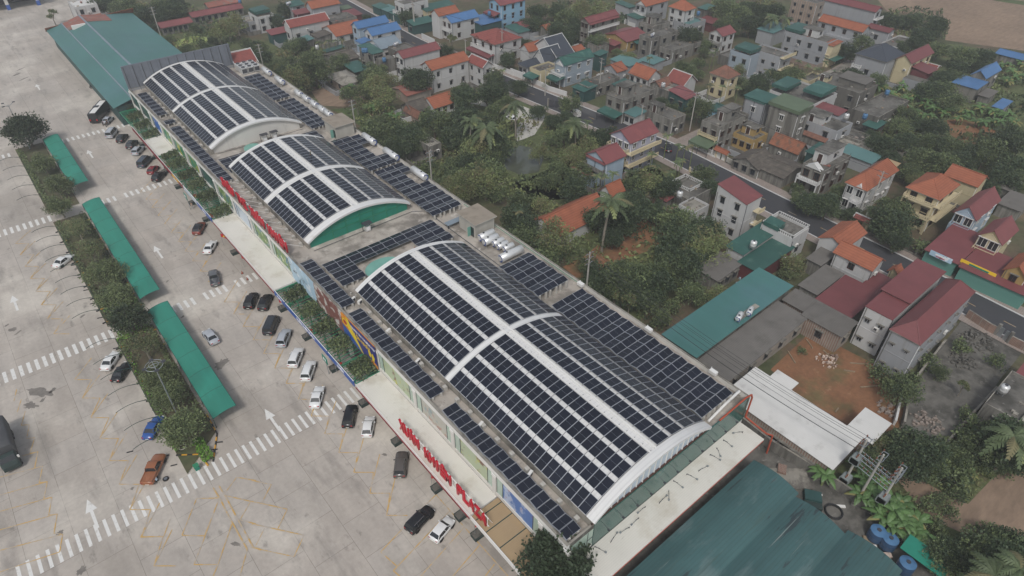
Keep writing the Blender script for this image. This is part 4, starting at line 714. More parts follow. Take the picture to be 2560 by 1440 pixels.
# ================================================================ PEOPLE
def person(label, loc, rz, joints, top, legs, name='person'):
    """one skinned body grown from a skeleton; joints: pose offsets"""
    hip, chest, neck, head, sl, el, hl_, sr, er, hr, kl, fl, kr, fr = joints
    vs = [hip, chest, neck, head, sl, el, hl_, sr, er, hr, kl, fl, kr, fr]
    ed = [(0, 1), (1, 2), (2, 3), (1, 4), (4, 5), (5, 6), (1, 7), (7, 8), (8, 9), (0, 10), (10, 11), (0, 12), (12, 13)]
    rad = [.15, .17, .06, .105, .075, .05, .04, .075, .05, .04, .075, .055, .075, .055]
    me = bpy.data.meshes.new('body'); me.from_pydata(vs, ed, []); o = bpy.data.objects.new('body', me); COL.objects.link(o)
    o.modifiers.new('skin', 'SKIN'); o.modifiers.new('sub', 'SUBSURF').levels = 1
    for i, v in enumerate(me.skin_vertices[0].data): v.radius = (rad[i], rad[i]*.8); v.use_root = (i == 0)
    bpy.context.view_layer.update(); m2 = bpy.data.meshes.new_from_object(o.evaluated_get(bpy.context.evaluated_depsgraph_get())); bpy.data.objects.remove(o)
    m2.materials.clear(); [m2.materials.append(M(k)) for k in (top, legs, 'skin', 'hair')]
    for p in m2.polygons:
        c = p.center; d = [(c-Vector(q)).length for q in vs]; k = d.index(min(d))
        p.material_index = 3 if k == 3 and c.z > head[2]+.01 and c.x < head[0]+.04 else 2 if k in (2, 3, 6, 9) else 1 if k in (10, 11, 12, 13) or c.z < hip[2]-.02 else 0
        p.use_smooth = True
    t = thing(name, label, 'person', loc, rz); put('body', m2, t)
STAND = [(0, 0, .95), (0, 0, 1.32), (0, 0, 1.5), (.02, 0, 1.64), (0, .2, 1.38), (.02, .25, 1.1), (.08, .26, .85), (0, -.2, 1.38), (.02, -.25, 1.1), (.08, -.26, .85), (.05, .1, .5), (.02, .11, .06), (0, -.1, .5), (-.04, -.11, .06)]
WALK = [(0, 0, .95), (.02, 0, 1.32), (.03, 0, 1.5), (.05, 0, 1.64), (0, .2, 1.38), (-.1, .25, 1.12), (-.05, .26, .88), (0, -.2, 1.38), (.1, -.25, 1.12), (.25, -.24, .95), (.2, .1, .52), (.28, .1, .06), (-.08, -.1, .5), (-.32, -.1, .12)]
SIT = [(0, 0, .25), (.03, 0, .62), (.06, 0, .8), (.09, 0, .94), (.02, .2, .68), (.2, .26, .5), (.4, .2, .48), (.02, -.2, .68), (.2, -.26, .5), (.4, -.2, .48), (.42, .14, .5), (.5, .15, .06), (.42, -.14, .5), (.5, -.15, .06)]
CROUCH = [(0, 0, .42), (.25, 0, .72), (.36, 0, .86), (.45, 0, .95), (.24, .19, .76), (.45, .22, .55), (.62, .12, .45), (.24, -.19, .76), (.45, -.22, .55), (.62, -.12, .45), (.35, .16, .5), (.1, .17, .06), (.35, -.16, .5), (.1, -.17, .06)]
def at(cr, x, y, z=0): p = W(cr, x, y, z); return (p.x, p.y, p.z)
person('person in a light blue shirt crouching beside the orange pickup', at('C1', 1190, 735), 2.2, CROUCH, 'wall_paleblue', 'paint_car_black'); person('person in pale clothes walking alone on the open concrete', at('B1', 1448, 128), 1.0, WALK, 'sack_white', 'wall_grey')
person('person in black sitting on the edge of the zigzag panels before the nearest vault', at('B2', 1190, 440, 10.1), -1.2, SIT, 'paint_car_black', 'paint_car_black'); person('worker in olive clothes standing on the ridge of the middle vault', at('A2', 415, 1180, 14.1), 2.5, STAND, 'tin_olive', 'paint_car_dark')
person('person in dark clothes standing by the red flag at the far row', at('A1', 1238, 1270), .4, STAND, 'paint_car_black', 'paint_car_dark'); person('dark dressed walker crossing behind the coach', at('A1', 812, 940), 2.0, WALK, 'paint_car_black', 'paint_car_black'); person('person in dark clothes walking on the village road beside the pavement', at('B4', 298, 135), 1.6, WALK, 'paint_car_black', 'paint_car_dark')
# ================================================================ SHADE NETS, EMPTY ARCHES, LAMPS, FLAGS, PLANTERS
def arch_pts(w, h, n=9): return [(w*i/n, h*(1-(2*i/n-1)**2)*.55+h*.45*(1-(2*i/n-1)**4)) for i in range(n+1)]
def shade(label, ya, yb, x0=7.1, x1=10.9):
    t = thing('shade_canopy', label, 'shade canopy', (x0, ya, 0)); L = yb-ya; n = 10; w = x1-x0
    prof = [(w*i/n, 1.85+.75*math.sin(PI*(.1+.55*i/n))) for i in range(n+1)]
    b = MB(); k = max(4, int(L/2.2)); rows = [[(x, L*j/k, z-.05*math.sin(PI*(j % 2)/1)) for x, z in prof] for j in range(k+1)]
    b.grid(rows, 'net_shade'); b.build('net', t)
    b = MB(); m = int(L/5)
    for j in range(m+1):
        y = L*j/m; b.path([(x, y, z+.0) for x, z in prof], .03, 'pipe_dark', 5)
        b.tube((.0, y, 0), (0, y, prof[0][1]), .06, 'pipe_dark', 6)
    b.tube((0, 0, prof[0][1]), (0, L, prof[0][1]), .04, 'pipe_dark', 5); b.tube((w, 0, prof[-1][1]), (w, L, prof[-1][1]), .04, 'pipe_dark', 5); b.build('frame', t)
shade('curved green shade net canopy nearest the camera, beside the median trees', 80.5, 113.8); shade('longest curved green shade net canopy along the middle of the median', 118.2, 162.4); shade('farthest curved green shade net canopy by the round dark tree', 172.2, 205.2)
YS = [81.5, 86, 90.5, 95, 99.5, 104, 109, 119, 123.5, 128, 132.5, 137, 141.5, 146, 150.5, 155, 172, 178, 184, 190, 196]
am = MB(); q = [(-.1-4.6*i/10, 0, 2.3+.95*math.sin(PI*(.12+.66*i/10))) for i in range(11)]; am.path(q, .045, 'pipe_dark', 5); am.tube((-.1, 0, 0), (-.1, 0, 2.7), .055, 'pipe_dark', 6); am.tube((-.1, 0, 2.5), (-1.6, 0, 3.15), .025, 'pipe_dark', 4); am = am.mesh('arch_frame')
for y in YS: tag(put('arch_frame', am, None, (.6, y, 0)), 'bare dark arched pipe frame reaching out over the bays left of the median', 'arch frame', 'empty arch frames along the median')
for ya, yb in ((81.5, 109), (119, 155)): b = MB(); b.tube((.5, ya, 2.66), (.5, yb, 2.66), .05, 'pipe_dark', 6); tag(b.build('rail_pipe'), f'long thin pipe joining the bare arch frames of the {"near" if ya < 100 else "middle"} median section', 'pipe')
def lamp_post(label, u, v, H=12.5, ring=False):
    p = P(u, v, H); t = thing('lamp_post', label, 'street lamp', (p.x, p.y, 0)); b = MB(); b.tube((0, 0, 0), (0, 0, H), .13, 'galv', 8, .07); b.build('pole', t)
    b = MB(); n = 16
    if ring:
        rr = [(1.25*math.cos(2*PI*i/n), 1.25*math.sin(2*PI*i/n), H-.3) for i in range(n+1)]; b.path(rr, .05, 'galv', 5); b.path([(x*.55, y*.55, z+.2) for x, y, z in rr], .04, 'galv', 5)
        for i in range(0, n, 4): b.tube((0, 0, H), rr[i], .04, 'galv', 5)
    else:
        for a in (.5, 2.2, 3.9): b.tube((0, 0, H-.4), (1.5*math.cos(a), 1.5*math.sin(a), H+.15), .05, 'galv', 5)
    b.build('bracket', t)
    for a in ((0, 1.57, 3.14, 4.71) if ring else (.5, 2.2, 3.9)):
        r = 1.35 if ring else 1.6; b = MB(); x, y = r*math.cos(a), r*math.sin(a); b.box(x-.3, y-.22, H-.35 if ring else H+.1, x+.3, y+.22, H-.2 if ring else H+.25, 'rail'); b.build('lamp_head', t)
lamp_post('tall lamp post with a ring of lamps rising from the near median trees', 383, 910, 12.5, True); lamp_post('tall lamp post with three floodlights beside the round dark tree', 20, 262, 12.5)
pm_ = MB(); pm_.box(-.8, -.6, 0, .8, .6, .7, 'planter', 'wall_dark'); pm_.box(-.85, -.65, .6, .85, -.55, .75, 'planter'); pm_.box(-.85, .55, .6, .85, .65, .75, 'planter'); pm_ = pm_.mesh('planter_box')
for cr, x, y in [('C2', 1375, 780), ('C2', 850, 130), ('C2', 1085, 425), ('C2', 1560, 980), ('C2', 1690, 1120), ('B2', 430, 1075), ('B2', 625, 1315), ('B2', 235, 870), ('B1', 1580, 205), ('B1', 1495, 75), ('B1', 1770, 460), ('A1', 1120, 1080), ('A1', 1205, 1175), ('A1', 1290, 1280), ('A1', 1400, 1390)]:
    p = W(cr, x, y); tag(put('planter_box', pm_, None, (min(p.x+1.3, 27.5), p.y, 0)), 'dark green planter box standing on the concrete under the canopy edge', 'planter', 'planter boxes along the plaza front')
def flag(label, cr, x, y):
    p = W(cr, x, y, 2.6); t = thing('flag', label, 'flag', (p.x, p.y, 0), -.7); b = MB(); b.tube((0, 0, 0), (0, 0, 3.3), .03, 'galv', 5); b.build('pole', t); b = MB()
    b.grid([[(.05+.32*i, .12*math.sin(i*1.3), 3.2-.9*j-.12*i) for j in range(2)] for i in range(5)], 'flag_red'); b.grid([[(.05+.32*i, .12*math.sin(i*1.3)+.01, 3.2-.9*j-.12*i) for j in range(2)] for i in range(5)], 'flag_red'); b.build('cloth', t)
    for s in (-.05, .06):
        b = MB(); c0 = Vector((.6, s, 2.5)); b.poly([(c0.x+(.25 if k % 2 == 0 else .1)*math.sin(2*PI*k/10), s, c0.z+(.25 if k % 2 == 0 else .1)*math.cos(2*PI*k/10)) for k in range(10)], 'flag_star'); b.build('star', t)
for l, cr, x, y in [('red flag with yellow star, hanging beneath the big red letters', 'C2', 1312, 700), ('red flag with yellow star by the white slant parked hatchback', 'C2', 1640, 1065), ('red flag near the end of the long crosswalk', 'C2', 795, 88), ('red flag beside the first big red letter', 'C2', 1045, 370), ('red flag with yellow star above the silver hatchback', 'B2', 368, 1030), ('red flag with yellow star by the green parking sign', 'B2', 588, 1280), ('red flag by the two black cars', 'B2', 172, 820), ('red flag with star above the red brown hatchback', 'B1', 1552, 170), ('red flag with star right of the white car', 'B1', 1656, 330), ('red flag at the plain canopy edge', 'B1', 1810, 490), ('red flag near the far parking sign', 'B1', 1448, 30), ('red flag at the end of the far row', 'A1', 1230, 1235), ('red flag by the silver cars of the far row', 'A1', 1150, 1135), ('red flag lying at the crosswalk by the far parking sign', 'A1', 1345, 1335)]:
    flag(l, cr, x, y)
for cr, x, y in (('B1', 1818, 612), ('B1', 1857, 658)):
    p = W(cr, x, y); t = thing('traffic_cone', 'small orange traffic cone on the broken crosswalk', 'cone', (p.x, p.y, 0), 0, 'traffic cones'); b = MB(); b.tube((0, 0, .04), (0, 0, .7), .17, 'pipe_red', 8, .04); b.build('body', t); b = MB(); b.box(-.2, -.2, 0, .2, .2, .05, 'rubber'); b.build('base', t)
p = W('C1', 1372, 480); b = MB(); q = [(.5*math.cos(2*PI*i/16), .5*math.sin(2*PI*i/16), .25) for i in range(17)]; b.path(q, .06, 'concrete_block', 5); tag(b.build('drain_ring', None, (p.x, p.y, 0)), 'pale ring lying in the soil at the near end of the median', 'ring')
p = W('C1', 1482, 640); t = thing('litter_bin', 'small green wheeled bin beside the bright hedge at the median end', 'bin', (p.x, p.y, 0)); b = MB(); b.prism([(-.3, -.3), (.3, -.3), (.35, .35), (-.35, .35)], .1, .9, 'net_green'); b.build('body', t); b = MB(); b.box(-.38, -.38, .9, .38, .4, 1.0, 'green_beam'); b.build('lid', t)
# ================================================================ GREEN WAREHOUSE, FUEL STATION
t = thing('warehouse', 'long teal roofed warehouse beyond the grey sheet screen', 'warehouse', (26.3, 205.3, 0)); b = MB(); b.box(.8, .3, 0, 28.5, 85, 5.6, 'wall_teal'); b.poly([(.8, 85, 5.6), (28.5, 85, 5.6), (11.6, 85, 8.7)], 'wall_teal'); b.build('wall', t)
b = MB(); b.sheet([(-.2, -.2, 5.6), (11.6, -.2, 8.8), (11.6, 87, 8.8), (-.2, 87, 5.6)], .12, 'tin_teal_big'); b.sheet([(11.6, -.2, 8.8), (29.2, -.2, 6.4), (29.2, 87, 6.4), (11.6, 87, 8.8)], .12, 'tin_teal_big'); b.build('roof', t)
b = MB(); b.box(11.3, -.3, 8.75, 11.9, 87, 8.95, 'tin_grey'); b.box(5.0, -.2, 7.05, 5.4, 87, 7.3, 'tin_grey'); b.build('ridge_capping', t)
b = MB(); b.sheet([(5.4, 76, 7.22), (11.3, 76, 8.85), (11.3, 86.5, 8.85), (5.4, 86.5, 7.22)], .1, 'tin_rust'); b.sheet([(11.9, 77, 8.9), (20, 77, 7.8), (20, 86.5, 7.8), (11.9, 86.5, 8.9)], .1, 'tin_rust'); b.build('patched_roof', t); b = MB(); b.sheet([(-.4, 86.5, 6.6), (30, 86.5, 8.2), (30, 88.2, 6.4), (-.4, 88.2, 5.0)], .15, 'tile_orange'); b.build('end_awning', t)
b = MB(); b.box(6.5, 74.5, 7.55, 11, 75.3, 8.9, 'white_metal'); b.box(12.2, 17, 8.75, 21, 17.5, 8.95, 'white_metal'); b.build('roof_light', t)
t = thing('fuel_station', 'dark roofed fuel station canopy with blue columns beyond the car park', 'fuel station', (-4, 352, 0)); b = MB(); b.box(0, 0, 5.5, 40, 18, 6.8, 'tin_grey'); b.build('roof', t)
for x in (3, 14, 26, 37): b = MB(); b.box(x-.6, 1, 0, x+.6, 2.2, 5.5, 'plaster_white'); b.box(x-.65, .95, 0, x+.65, 2.25, 2, 'blue_sign'); b.build('column', t)
b = MB(); b.box(0, 12, 0, 40, 18, 5.5, 'glass_dark'); b.build('shop_front', t)
# ================================================================ VILLAGE HOUSES
trr0 = random.Random(3); LAND = []        # landmarks: (short phrase, x, y), used to tell trees apart
wincache = {}
def window_mesh(w, h, st):
    k = (round(w, 2), round(h, 2), st)
    if k not in wincache:
        fm = {'w': 'frame_white', 'b': 'frame_brown', 'd': 'rail', 'g': 'wall_grey'}[st]; b = MB()
        b.box(-w/2, -.03, 0, w/2, .02, h, 'glass_dark')
        for x0, x1, z0, z1 in ((-w/2-.08, -w/2+.03, -.05, h+.05), (w/2-.03, w/2+.08, -.05, h+.05), (-w/2, w/2, h-.03, h+.08), (-w/2, w/2, -.08, .04), (-.035, .035, 0, h)): b.box(x0, -.09, z0, x1, .03, z1, fm)
        b.box(-w/2-.25, -.45, h+.2, w/2+.25, .02, h+.3, 'wall_old' if st != 'w' else 'white_trim')
        wincache[k] = b.mesh('window')
    return wincache[k]
doorm = MB(); doorm.box(-.55, -.05, 0, .55, .03, 2.3, 'door_wood'); doorm.box(-.65, -.08, 0, -.55, .03, 2.4, 'frame_white'); doorm.box(.55, -.08, 0, .65, .03, 2.4, 'frame_white'); doorm.box(-.65, -.08, 2.3, .65, .03, 2.4, 'frame_white'); doorm = doorm.mesh('door')
CAP = {'tile_orange': 'tile_orange', 'tile_red': 'white_trim', 'slate': 'white_trim', 'tin_red': 'tin_red', 'tin_maroon': 'tin_maroon', 'tin_blue': 'tin_blue', 'tin_teal': 'tin_teal', 'tile_brown': 'tile_brown'}
def roof_mb(b, kind, D, Wd, h, rise, ov, m, th=.14):
    x0, x1, y0, y1 = -ov, D+ov, -ov, Wd+ov; dr = rise*ov
    if kind == 'gx':
        k = rise/(Wd/2); e = h-k*ov; r = h+rise; ym = Wd/2
        b.sheet([(x0, y0, e), (x1, y0, e), (x1, ym, r), (x0, ym, r)], th, m); b.sheet([(x0, ym, r), (x1, ym, r), (x1, y1, e), (x0, y1, e)], th, m)
        b.box(x0-.02, ym-.13, r-.1, x1+.02, ym+.13, r+.09, CAP.get(m, m))
        if CAP.get(m, m) != m:
            for x in (x0-.03, x1-.12): b.path([(x+.07, y0, e+.08), (x+.07, ym, r+.08), (x+.07, y1, e+.08)], .1, CAP[m], 4)
    elif kind == 'gy':
        k = rise/(D/2); e = h-k*ov; r = h+rise; xm = D/2
        b.sheet([(x0, y0, e), (xm, y0, r), (xm, y1, r), (x0, y1, e)], th, m); b.sheet([(xm, y0, r), (x1, y0, e), (x1, y1, e), (xm, y1, r)], th, m)
        b.box(xm-.13, y0-.02, r-.1, xm+.13, y1+.02, r+.09, CAP.get(m, m))
        if CAP.get(m, m) != m:
            for y in (y0, y1): b.path([(x0, y, e+.08), (xm, y, r+.08), (x1, y, e+.08)], .1, CAP[m], 4)
    elif kind in ('hip', 'pyr'):
        e = h-.15; r = h+rise
        if D >= Wd: a, c = (x0+(Wd/2+ov)*.95, Wd/2), (x1-(Wd/2+ov)*.95, Wd/2)
        else: a, c = (D/2, y0+(D/2+ov)*.95), (D/2, y1-(D/2+ov)*.95)
        P4 = [(x0, y0, e), (x1, y0, e), (x1, y1, e), (x0, y1, e)]; A, Cc = (*a, r), (*c, r)
        if D >= Wd: fs = [(P4[0], P4[1], Cc, A), (P4[1], P4[2], Cc), (P4[2], P4[3], A, Cc), (P4[3], P4[0], A)]; hips = [(P4[0], A), (P4[3], A), (P4[1], Cc), (P4[2], Cc), (A, Cc)]
        else: fs = [(P4[0], P4[1], A), (P4[1], P4[2], Cc, A), (P4[2], P4[3], Cc), (P4[3], P4[0], A, Cc)]; hips = [(P4[0], A), (P4[1], A), (P4[2], Cc), (P4[3], Cc), (A, Cc)]
        for f in fs: b.poly(f, m)
        b.box(x0, y0, e-.18, x1, y1, e-.01, 'wall_old')
        for p, q in hips: b.tube(p, q, .1, m, 5)
    elif kind == 'sx':   # single pitch, high side east (away)
        b.sheet([(x0, y0, h), (x1, y0, h+rise), (x1, y1, h+rise), (x0, y1, h)], .1, m)
    elif kind == 'sw':   # high side west
        b.sheet([(x0, y0, h+rise), (x1, y0, h), (x1, y1, h), (x0, y1, h+rise)], .1, m)
    elif kind == 'sy':   # high side north
        b.sheet([(x0, y0, h), (x1, y0, h), (x1, y1, h+rise), (x0, y1, h+rise)], .1, m)
    elif kind == 'sn':
        b.sheet([(x0, y0, h+rise), (x1, y0, h+rise), (x1, y1, h), (x0, y1, h)], .1, m)
    elif kind == 'flat':
        b.box(.12, .12, h-.65, D-.12, Wd-.12, h-.5, m)
def house(label, sh, cr, B, Lf, Rt, h, wall, rk, rm, win='', rise=1.6, ov=.4, ex=(), kind='house', name=None, cat=None, sty='d', wh=(1.1, 1.4), grp=None):
    pb, pl, pr = W(cr, *B, h), W(cr, *Lf, h), W(cr, *Rt, h)
    D, Wd = max(2, pr.x-pb.x), max(2, pl.y-pb.y); x, y = pb.x, pb.y
    if rk != 'flat': x += ov; y += ov; D -= 2*ov; Wd -= 2*ov; D = max(D, 1.6); Wd = max(Wd, 1.6)
    nm = name or ('village_house' if kind == 'house' else 'shed'); t = thing(nm, label, cat or ('house' if kind == 'house' else 'shed'), (x, y, 0), 0, grp)
    LAND.append((sh, x+D/2, y+Wd/2, max(D, Wd)/2)); t['sh'] = sh; del t['sh']
    b = MB(); hw = h if rk != 'flat' else h-.6
    if kind == 'open':   # roof on posts
        for q in ((.1, .1), (D-.2, .1), (D-.2, Wd-.2), (.1, Wd-.2)): b.box(q[0], q[1], 0, q[0]+.14, q[1]+.14, h-.02, 'rail')
        b.box(D-.15, 0, 0, D, Wd, h-.3, wall)
    else:
        b.box(0, 0, -.1, D, Wd, hw-.02, wall)
        if rk == 'gx':
            for xx in (0.001, D-.001):
                f = [(xx, 0, h-.02), (xx, Wd, h-.02), (xx, Wd/2, h+rise-.12)]; b.poly(f if xx > 1 else f[::-1], wall)
        if rk == 'gy':
            for yy in (0.001, Wd-.001):
                f = [(0, yy, h-.02), (D, yy, h-.02), (D/2, yy, h+rise-.12)]; b.poly(f if yy < 1 else f[::-1], wall)
        if rk in ('sx', 'sw', 'sy', 'sn'):
            lo, hi = h-.1, h+rise-.1; z = {'sx': (lo, hi, hi, lo), 'sw': (hi, lo, lo, hi), 'sy': (lo, lo, hi, hi), 'sn': (hi, hi, lo, lo)}[rk]; c = [(0, 0), (D, 0), (D, Wd), (0, Wd)]
            for i in range(4): j = (i+1) % 4; b.poly([(*c[i], hw-.03), (*c[j], hw-.03), (*c[j], max(z[j], hw-.02)), (*c[i], max(z[i], hw-.02))], wall)
        if rk == 'flat':
            for q in ((0, 0, D, .14), (0, Wd-.14, D, Wd), (0, .14, .14, Wd-.14), (D-.14, .14, D, Wd-.14)): b.box(q[0], q[1], hw-.02, q[2], q[3], h, wall, 'old_concrete' if 'old' in wall or 'dark' in wall else wall)
        if h > 5.5 and wall not in ('brick', 'wall_dark'): b.box(-.06, -.06, h/2-.12, D+.06, Wd+.06, h/2+.06, wall)
    b.build('wall', t); b = MB(); roof_mb(b, rk, D, Wd, h, rise, ov, rm); b.build('roof', t)
    if kind == 'house':   # downpipes and condensers on the walls
        b = MB(); b.tube((.3, -.07, 0), (.3, -.07, hw-.2), .06, 'letter_white' if wall != 'wall_white' else 'rail', 5); b.build('downpipe', t); b = MB(); b.tube((-.07, Wd-.3, 0), (-.07, Wd-.3, hw-.2), .06, 'wall_dark', 5); b.build('downpipe', t)
        if trr0.random() < .6: put('condenser', acu, t, (D*trr0.uniform(.2, .8), -.25, hw*trr0.choice((.3, .62))))
        if trr0.random() < .4: put('condenser', acu, t, (-.25, Wd*trr0.uniform(.2, .8), hw*trr0.choice((.28, .6))), -PI/2)
        if rk == 'flat':   # stains, a stair bulkhead kerb and rails of rods left standing on the flat roof
            b = MB()
            for _ in range(7): q, w = trr0.uniform(.5, max(.6, D-1)), trr0.uniform(.5, max(.6, Wd-1)); b.box(q, w, hw-.0, q+trr0.uniform(.15, .8), w+trr0.uniform(.15, .9), hw+trr0.uniform(.05, .5), trr0.choice(('rubble', 'old_concrete', 'wood', 'tin_rust', 'wall_dark')))
            for q in ((.2, .2), (D-.2, .2), (.2, Wd-.2), (D-.2, Wd-.2)): b.tube((*q, h-.1), (*q, h+.7), .04, 'rail', 4)
            b.build('roof_clutter', t)
    for tok in win.split():   # e.g. S3x2: three windows on each of two storeys of the south wall
        f = tok[0]; q = tok[1:].split('x'); n = int(q[0]); stn = int(q[1]) if len(q) > 1 else 1; of = int(q[2]) if len(q) > 2 else 0
        sh_ = hw/max(stn+of, 1)
        for k in range(of, stn+of):
            for i in range(n):
                me = window_mesh(wh[0], min(wh[1], sh_*.55), sty); z = k*sh_+sh_*.3; u = (i+.5)/n
                if f == 'S': put('window', me, t, (D*u, -.01, z))
                if f == 'W': put('window', me, t, (-.01, Wd*u, z), -PI/2)
                if f == 'D': put('door', doorm, t, (-.01, Wd*u, 0), -PI/2)
                if f == 'E': put('door', doorm, t, (D*u, -.01, 0))
    for e in ex: extra(t, e, D, Wd, h, wall)
    if kind == 'house' and cr in ('A2', 'A3', 'A4'):   # a paved yard and its wall in front of the house
        d = trr0.uniform(3, 6); d = min(d, x-143.3) if 138 < x < 150 else d
        if x < 138 and x-d < 75: d = 0
        if d > 1.2 and not (126 < x-d < 143):
            flat('courtyard', [(x-d, y-.5), (x+1, y-.5), (x+1, y+Wd+.5), (x-d, y+Wd+.5)], -.012+.001*(len(LAND) % 9), 'dirt_concrete' if len(LAND) % 3 else 'old_concrete')
            b = MB(); m = ('wall_old', 'wall_old', 'wall_grey', 'white_trim', 'brick')[len(LAND) % 5]; q = d*.9
            b.box(-d, -.4, 0, -d+.18, Wd*.62, 1.5, m); b.box(-d+.18, -.4, 0, -.05, -.22, 1.5, m); b.box(-d, Wd*.62+2, 0, -d+.18, Wd+.4, 1.5, m); b.box(-d+.18, Wd+.22, 0, -.05, Wd+.4, 1.5, m)
            for yy in (Wd*.62, Wd*.62+1.75): b.box(-d-.06, yy, 0, -d+.24, yy+.25, 2.0, m)
            tag(b.build('yard_wall', None, (x, y, 0)), f'low yard wall in front of the {sh}', 'wall', 'yard walls of the village houses')
    return t, D, Wd
acu = MB(); acu.box(-.42, -.2, 0, .42, .2, .6, 'frame_white'); acu.box(-.3, -.22, .08, .2, -.2, .52, 'rail'); acu = acu.mesh('condenser')
def railing(b, x0, y0, x1, y1, z, m, hh=.9, step=.45):
    L = math.hypot(x1-x0, y1-y0); n = max(2, int(L/step))
    dx, dy = (x1-x0)/L, (y1-y0)/L; px_, py_ = -dy*.06, dx*.06
    def bar(z0, z1): b.prism([(x0+px_, y0+py_), (x1+px_, y1+py_), (x1-px_, y1-py_), (x0-px_, y0-py_)], z0, z1, m)
    bar(z, z+.12); bar(z+hh-.12, z+hh)
    for i in range(n+1): cx, cy = x0+(x1-x0)*i/n, y0+(y1-y0)*i/n; b.box(cx-.07, cy-.07, z+.1, cx+.07, cy+.07, z+hh-.1, m)
def extra(t, e, D, Wd, h, wall):
    k = e[0]
    if k == 'bal':      # west balcony: z, depth, trim, y-range
        _, z, d, m, f0, f1 = e; y0, y1 = Wd*f0, Wd*f1; b = MB(); b.box(-d, y0, z-.18, -.01, y1, z, m); railing(b, -d+.08, y0+.08, -d+.08, y1-.08, z, m); railing(b, -d+.1, y0+.08, -.05, y0+.08, z, m); railing(b, -d+.1, y1-.08, -.05, y1-.08, z, m)
        for yy in (y0+.15, y1-.15): b.box(-d+.02, yy-.13, 0, -d+.28, yy+.13, z-.18, m)
        b.build('balcony', t)
    elif k == 'balS':
        _, z, d, m, f0, f1 = e; x0, x1 = D*f0, D*f1; b = MB(); b.box(x0, -d, z-.18, x1, -.01, z, m); railing(b, x0+.08, -d+.08, x1-.08, -d+.08, z, m); b.build('balcony', t)
    elif k == 'par':    # baluster parapet round a flat roof
        b = MB(); m = e[1]; [railing(b, *q, h-.05, m, .8) for q in ((.1, .1, D-.1, .1), (.1, .1, .1, Wd-.1), (.1, Wd-.1, D-.1, Wd-.1), (D-.1, .1, D-.1, Wd-.1))]; b.build('balustrade', t)
    elif k == 'awnW':   # z, depth, material, y-range
        _, z, d, m, f0, f1 = e; y0, y1 = Wd*f0, Wd*f1; b = MB(); b.sheet([(-d, y0, z-.5), (-.01, y0, z), (-.01, y1, z), (-d, y1, z-.5)], .08, m)
        b.box(-d, y0, z-1.0, -d+.05, y1, z-.55, m) if d > 1.5 else None
        for yy in (y0+.1, (y0+y1)/2, y1-.1): b.box(-d+.06, yy-.06, 0, -d+.16, yy+.06, z-.6, 'rail')
        b.build('awning', t)
    elif k == 'awnS':
        _, z, d, m, f0, f1 = e; x0, x1 = D*f0, D*f1; b = MB(); b.sheet([(x0, -d, z-.5), (x1, -d, z-.5), (x1, -.01, z), (x0, -.01, z)], .08, m)
        for xx in (x0+.1, x1-.1): b.box(xx-.06, -d+.06, 0, xx+.06, -d+.16, z-.6, 'rail')
        b.build('awning', t)
    elif k == 'pent':   # roof-top room: fx0, fy0, fx1, fy1, height, wall, roof kind, roof material
        _, a, c, d, f, hh, w2, rk, rm = e; x0, y0, x1, y1 = D*a, Wd*c, D*d, Wd*f; b = MB(); z0 = h-.5; b.box(x0, y0, z0, x1, y1, z0+hh, w2); b.build('rooftop_room', t)
        b = MB(); roof_mb(b, rk if rk != 'flat' else 'sx', x1-x0, y1-y0, z0+hh+.12, .05 if rk == 'flat' else .7, .25, rm); o = b.build('rooftop_room_roof', t, (x0, y0, 0)); put('window', window_mesh(.9, 1.0, 'd'), t, ((x0+x1)/2, y0-.01, z0+.9)); put('door', doorm, t, (x0-.01, (y0+y1)/2, z0), -PI/2)
    elif k == 'shelter':   # sheet roof on posts above the flat roof
        _, a, c, d, f, hh, rm = e; x0, y0, x1, y1 = D*a, Wd*c, D*d, Wd*f; z0 = h-.5; b = MB()
        for q in ((x0, y0), (x1-.1, y0), (x1-.1, y1-.1), (x0, y1-.1)): b.box(q[0], q[1], z0, q[0]+.1, q[1]+.1, z0+hh, 'rail')
        b.sheet([(x0-.3, y0-.3, z0+hh-.3), (x1+.3, y0-.3, z0+hh+.1), (x1+.3, y1+.3, z0+hh+.1), (x0-.3, y1+.3, z0+hh-.3)], .08, rm); b.box(x0-.3, y0-.3, z0+hh-1.2, x0-.24, y1+.3, z0+hh-.4, rm); b.box(x0-.2, y0-.32, z0+hh-1.2, x1+.3, y0-.26, z0+hh-.3, rm); b.build('roof_shelter', t)
    elif k == 'ped':    # small pediment over the west front: trim, z
        _, m, z, f0, f1 = e; y0, y1 = Wd*f0, Wd*f1; b = MB(); ym = (y0+y1)/2; b.sheet([(-.35, y0, z), (-.35, ym, z+1.3), (1.2, ym, z+1.3), (1.2, y0, z)], .14, m); b.sheet([(-.35, ym, z+1.3), (-.35, y1, z), (1.2, y1, z), (1.2, ym, z+1.3)], .14, m); b.poly([(-.3, y1, z-.02), (-.3, y0, z-.02), (-.3, ym, z+1.15)][::-1] if 0 else [(-.3, y1, z-.02), (-.3, ym, z+1.15), (-.3, y0, z-.02)], m); b.build('pediment', t)
    elif k == 'col':    # west porch columns
        _, z, d, m = e; b = MB()
        for i in range(4): yy = .2+(Wd-.4)*i/3; b.tube((-d, yy, 0), (-d, yy, z), .16, m, 8)
        b.box(-d-.25, 0, z, -.01, Wd, z+.25, m); b.build('porch', t)
    elif k == 'stack':  # low block built on to the wall: x0,y0,x1,y1 metres, height, wall, roof
        _, x0, y0, x1, y1, hh, w2, rm = e; b = MB(); b.box(x0, y0, 0, x1, y1, hh, w2, rm); b.build('annex', t)
    elif k == 'roof2':  # second roof volume: x0,y0,x1,y1, eave, kind, mat, rise
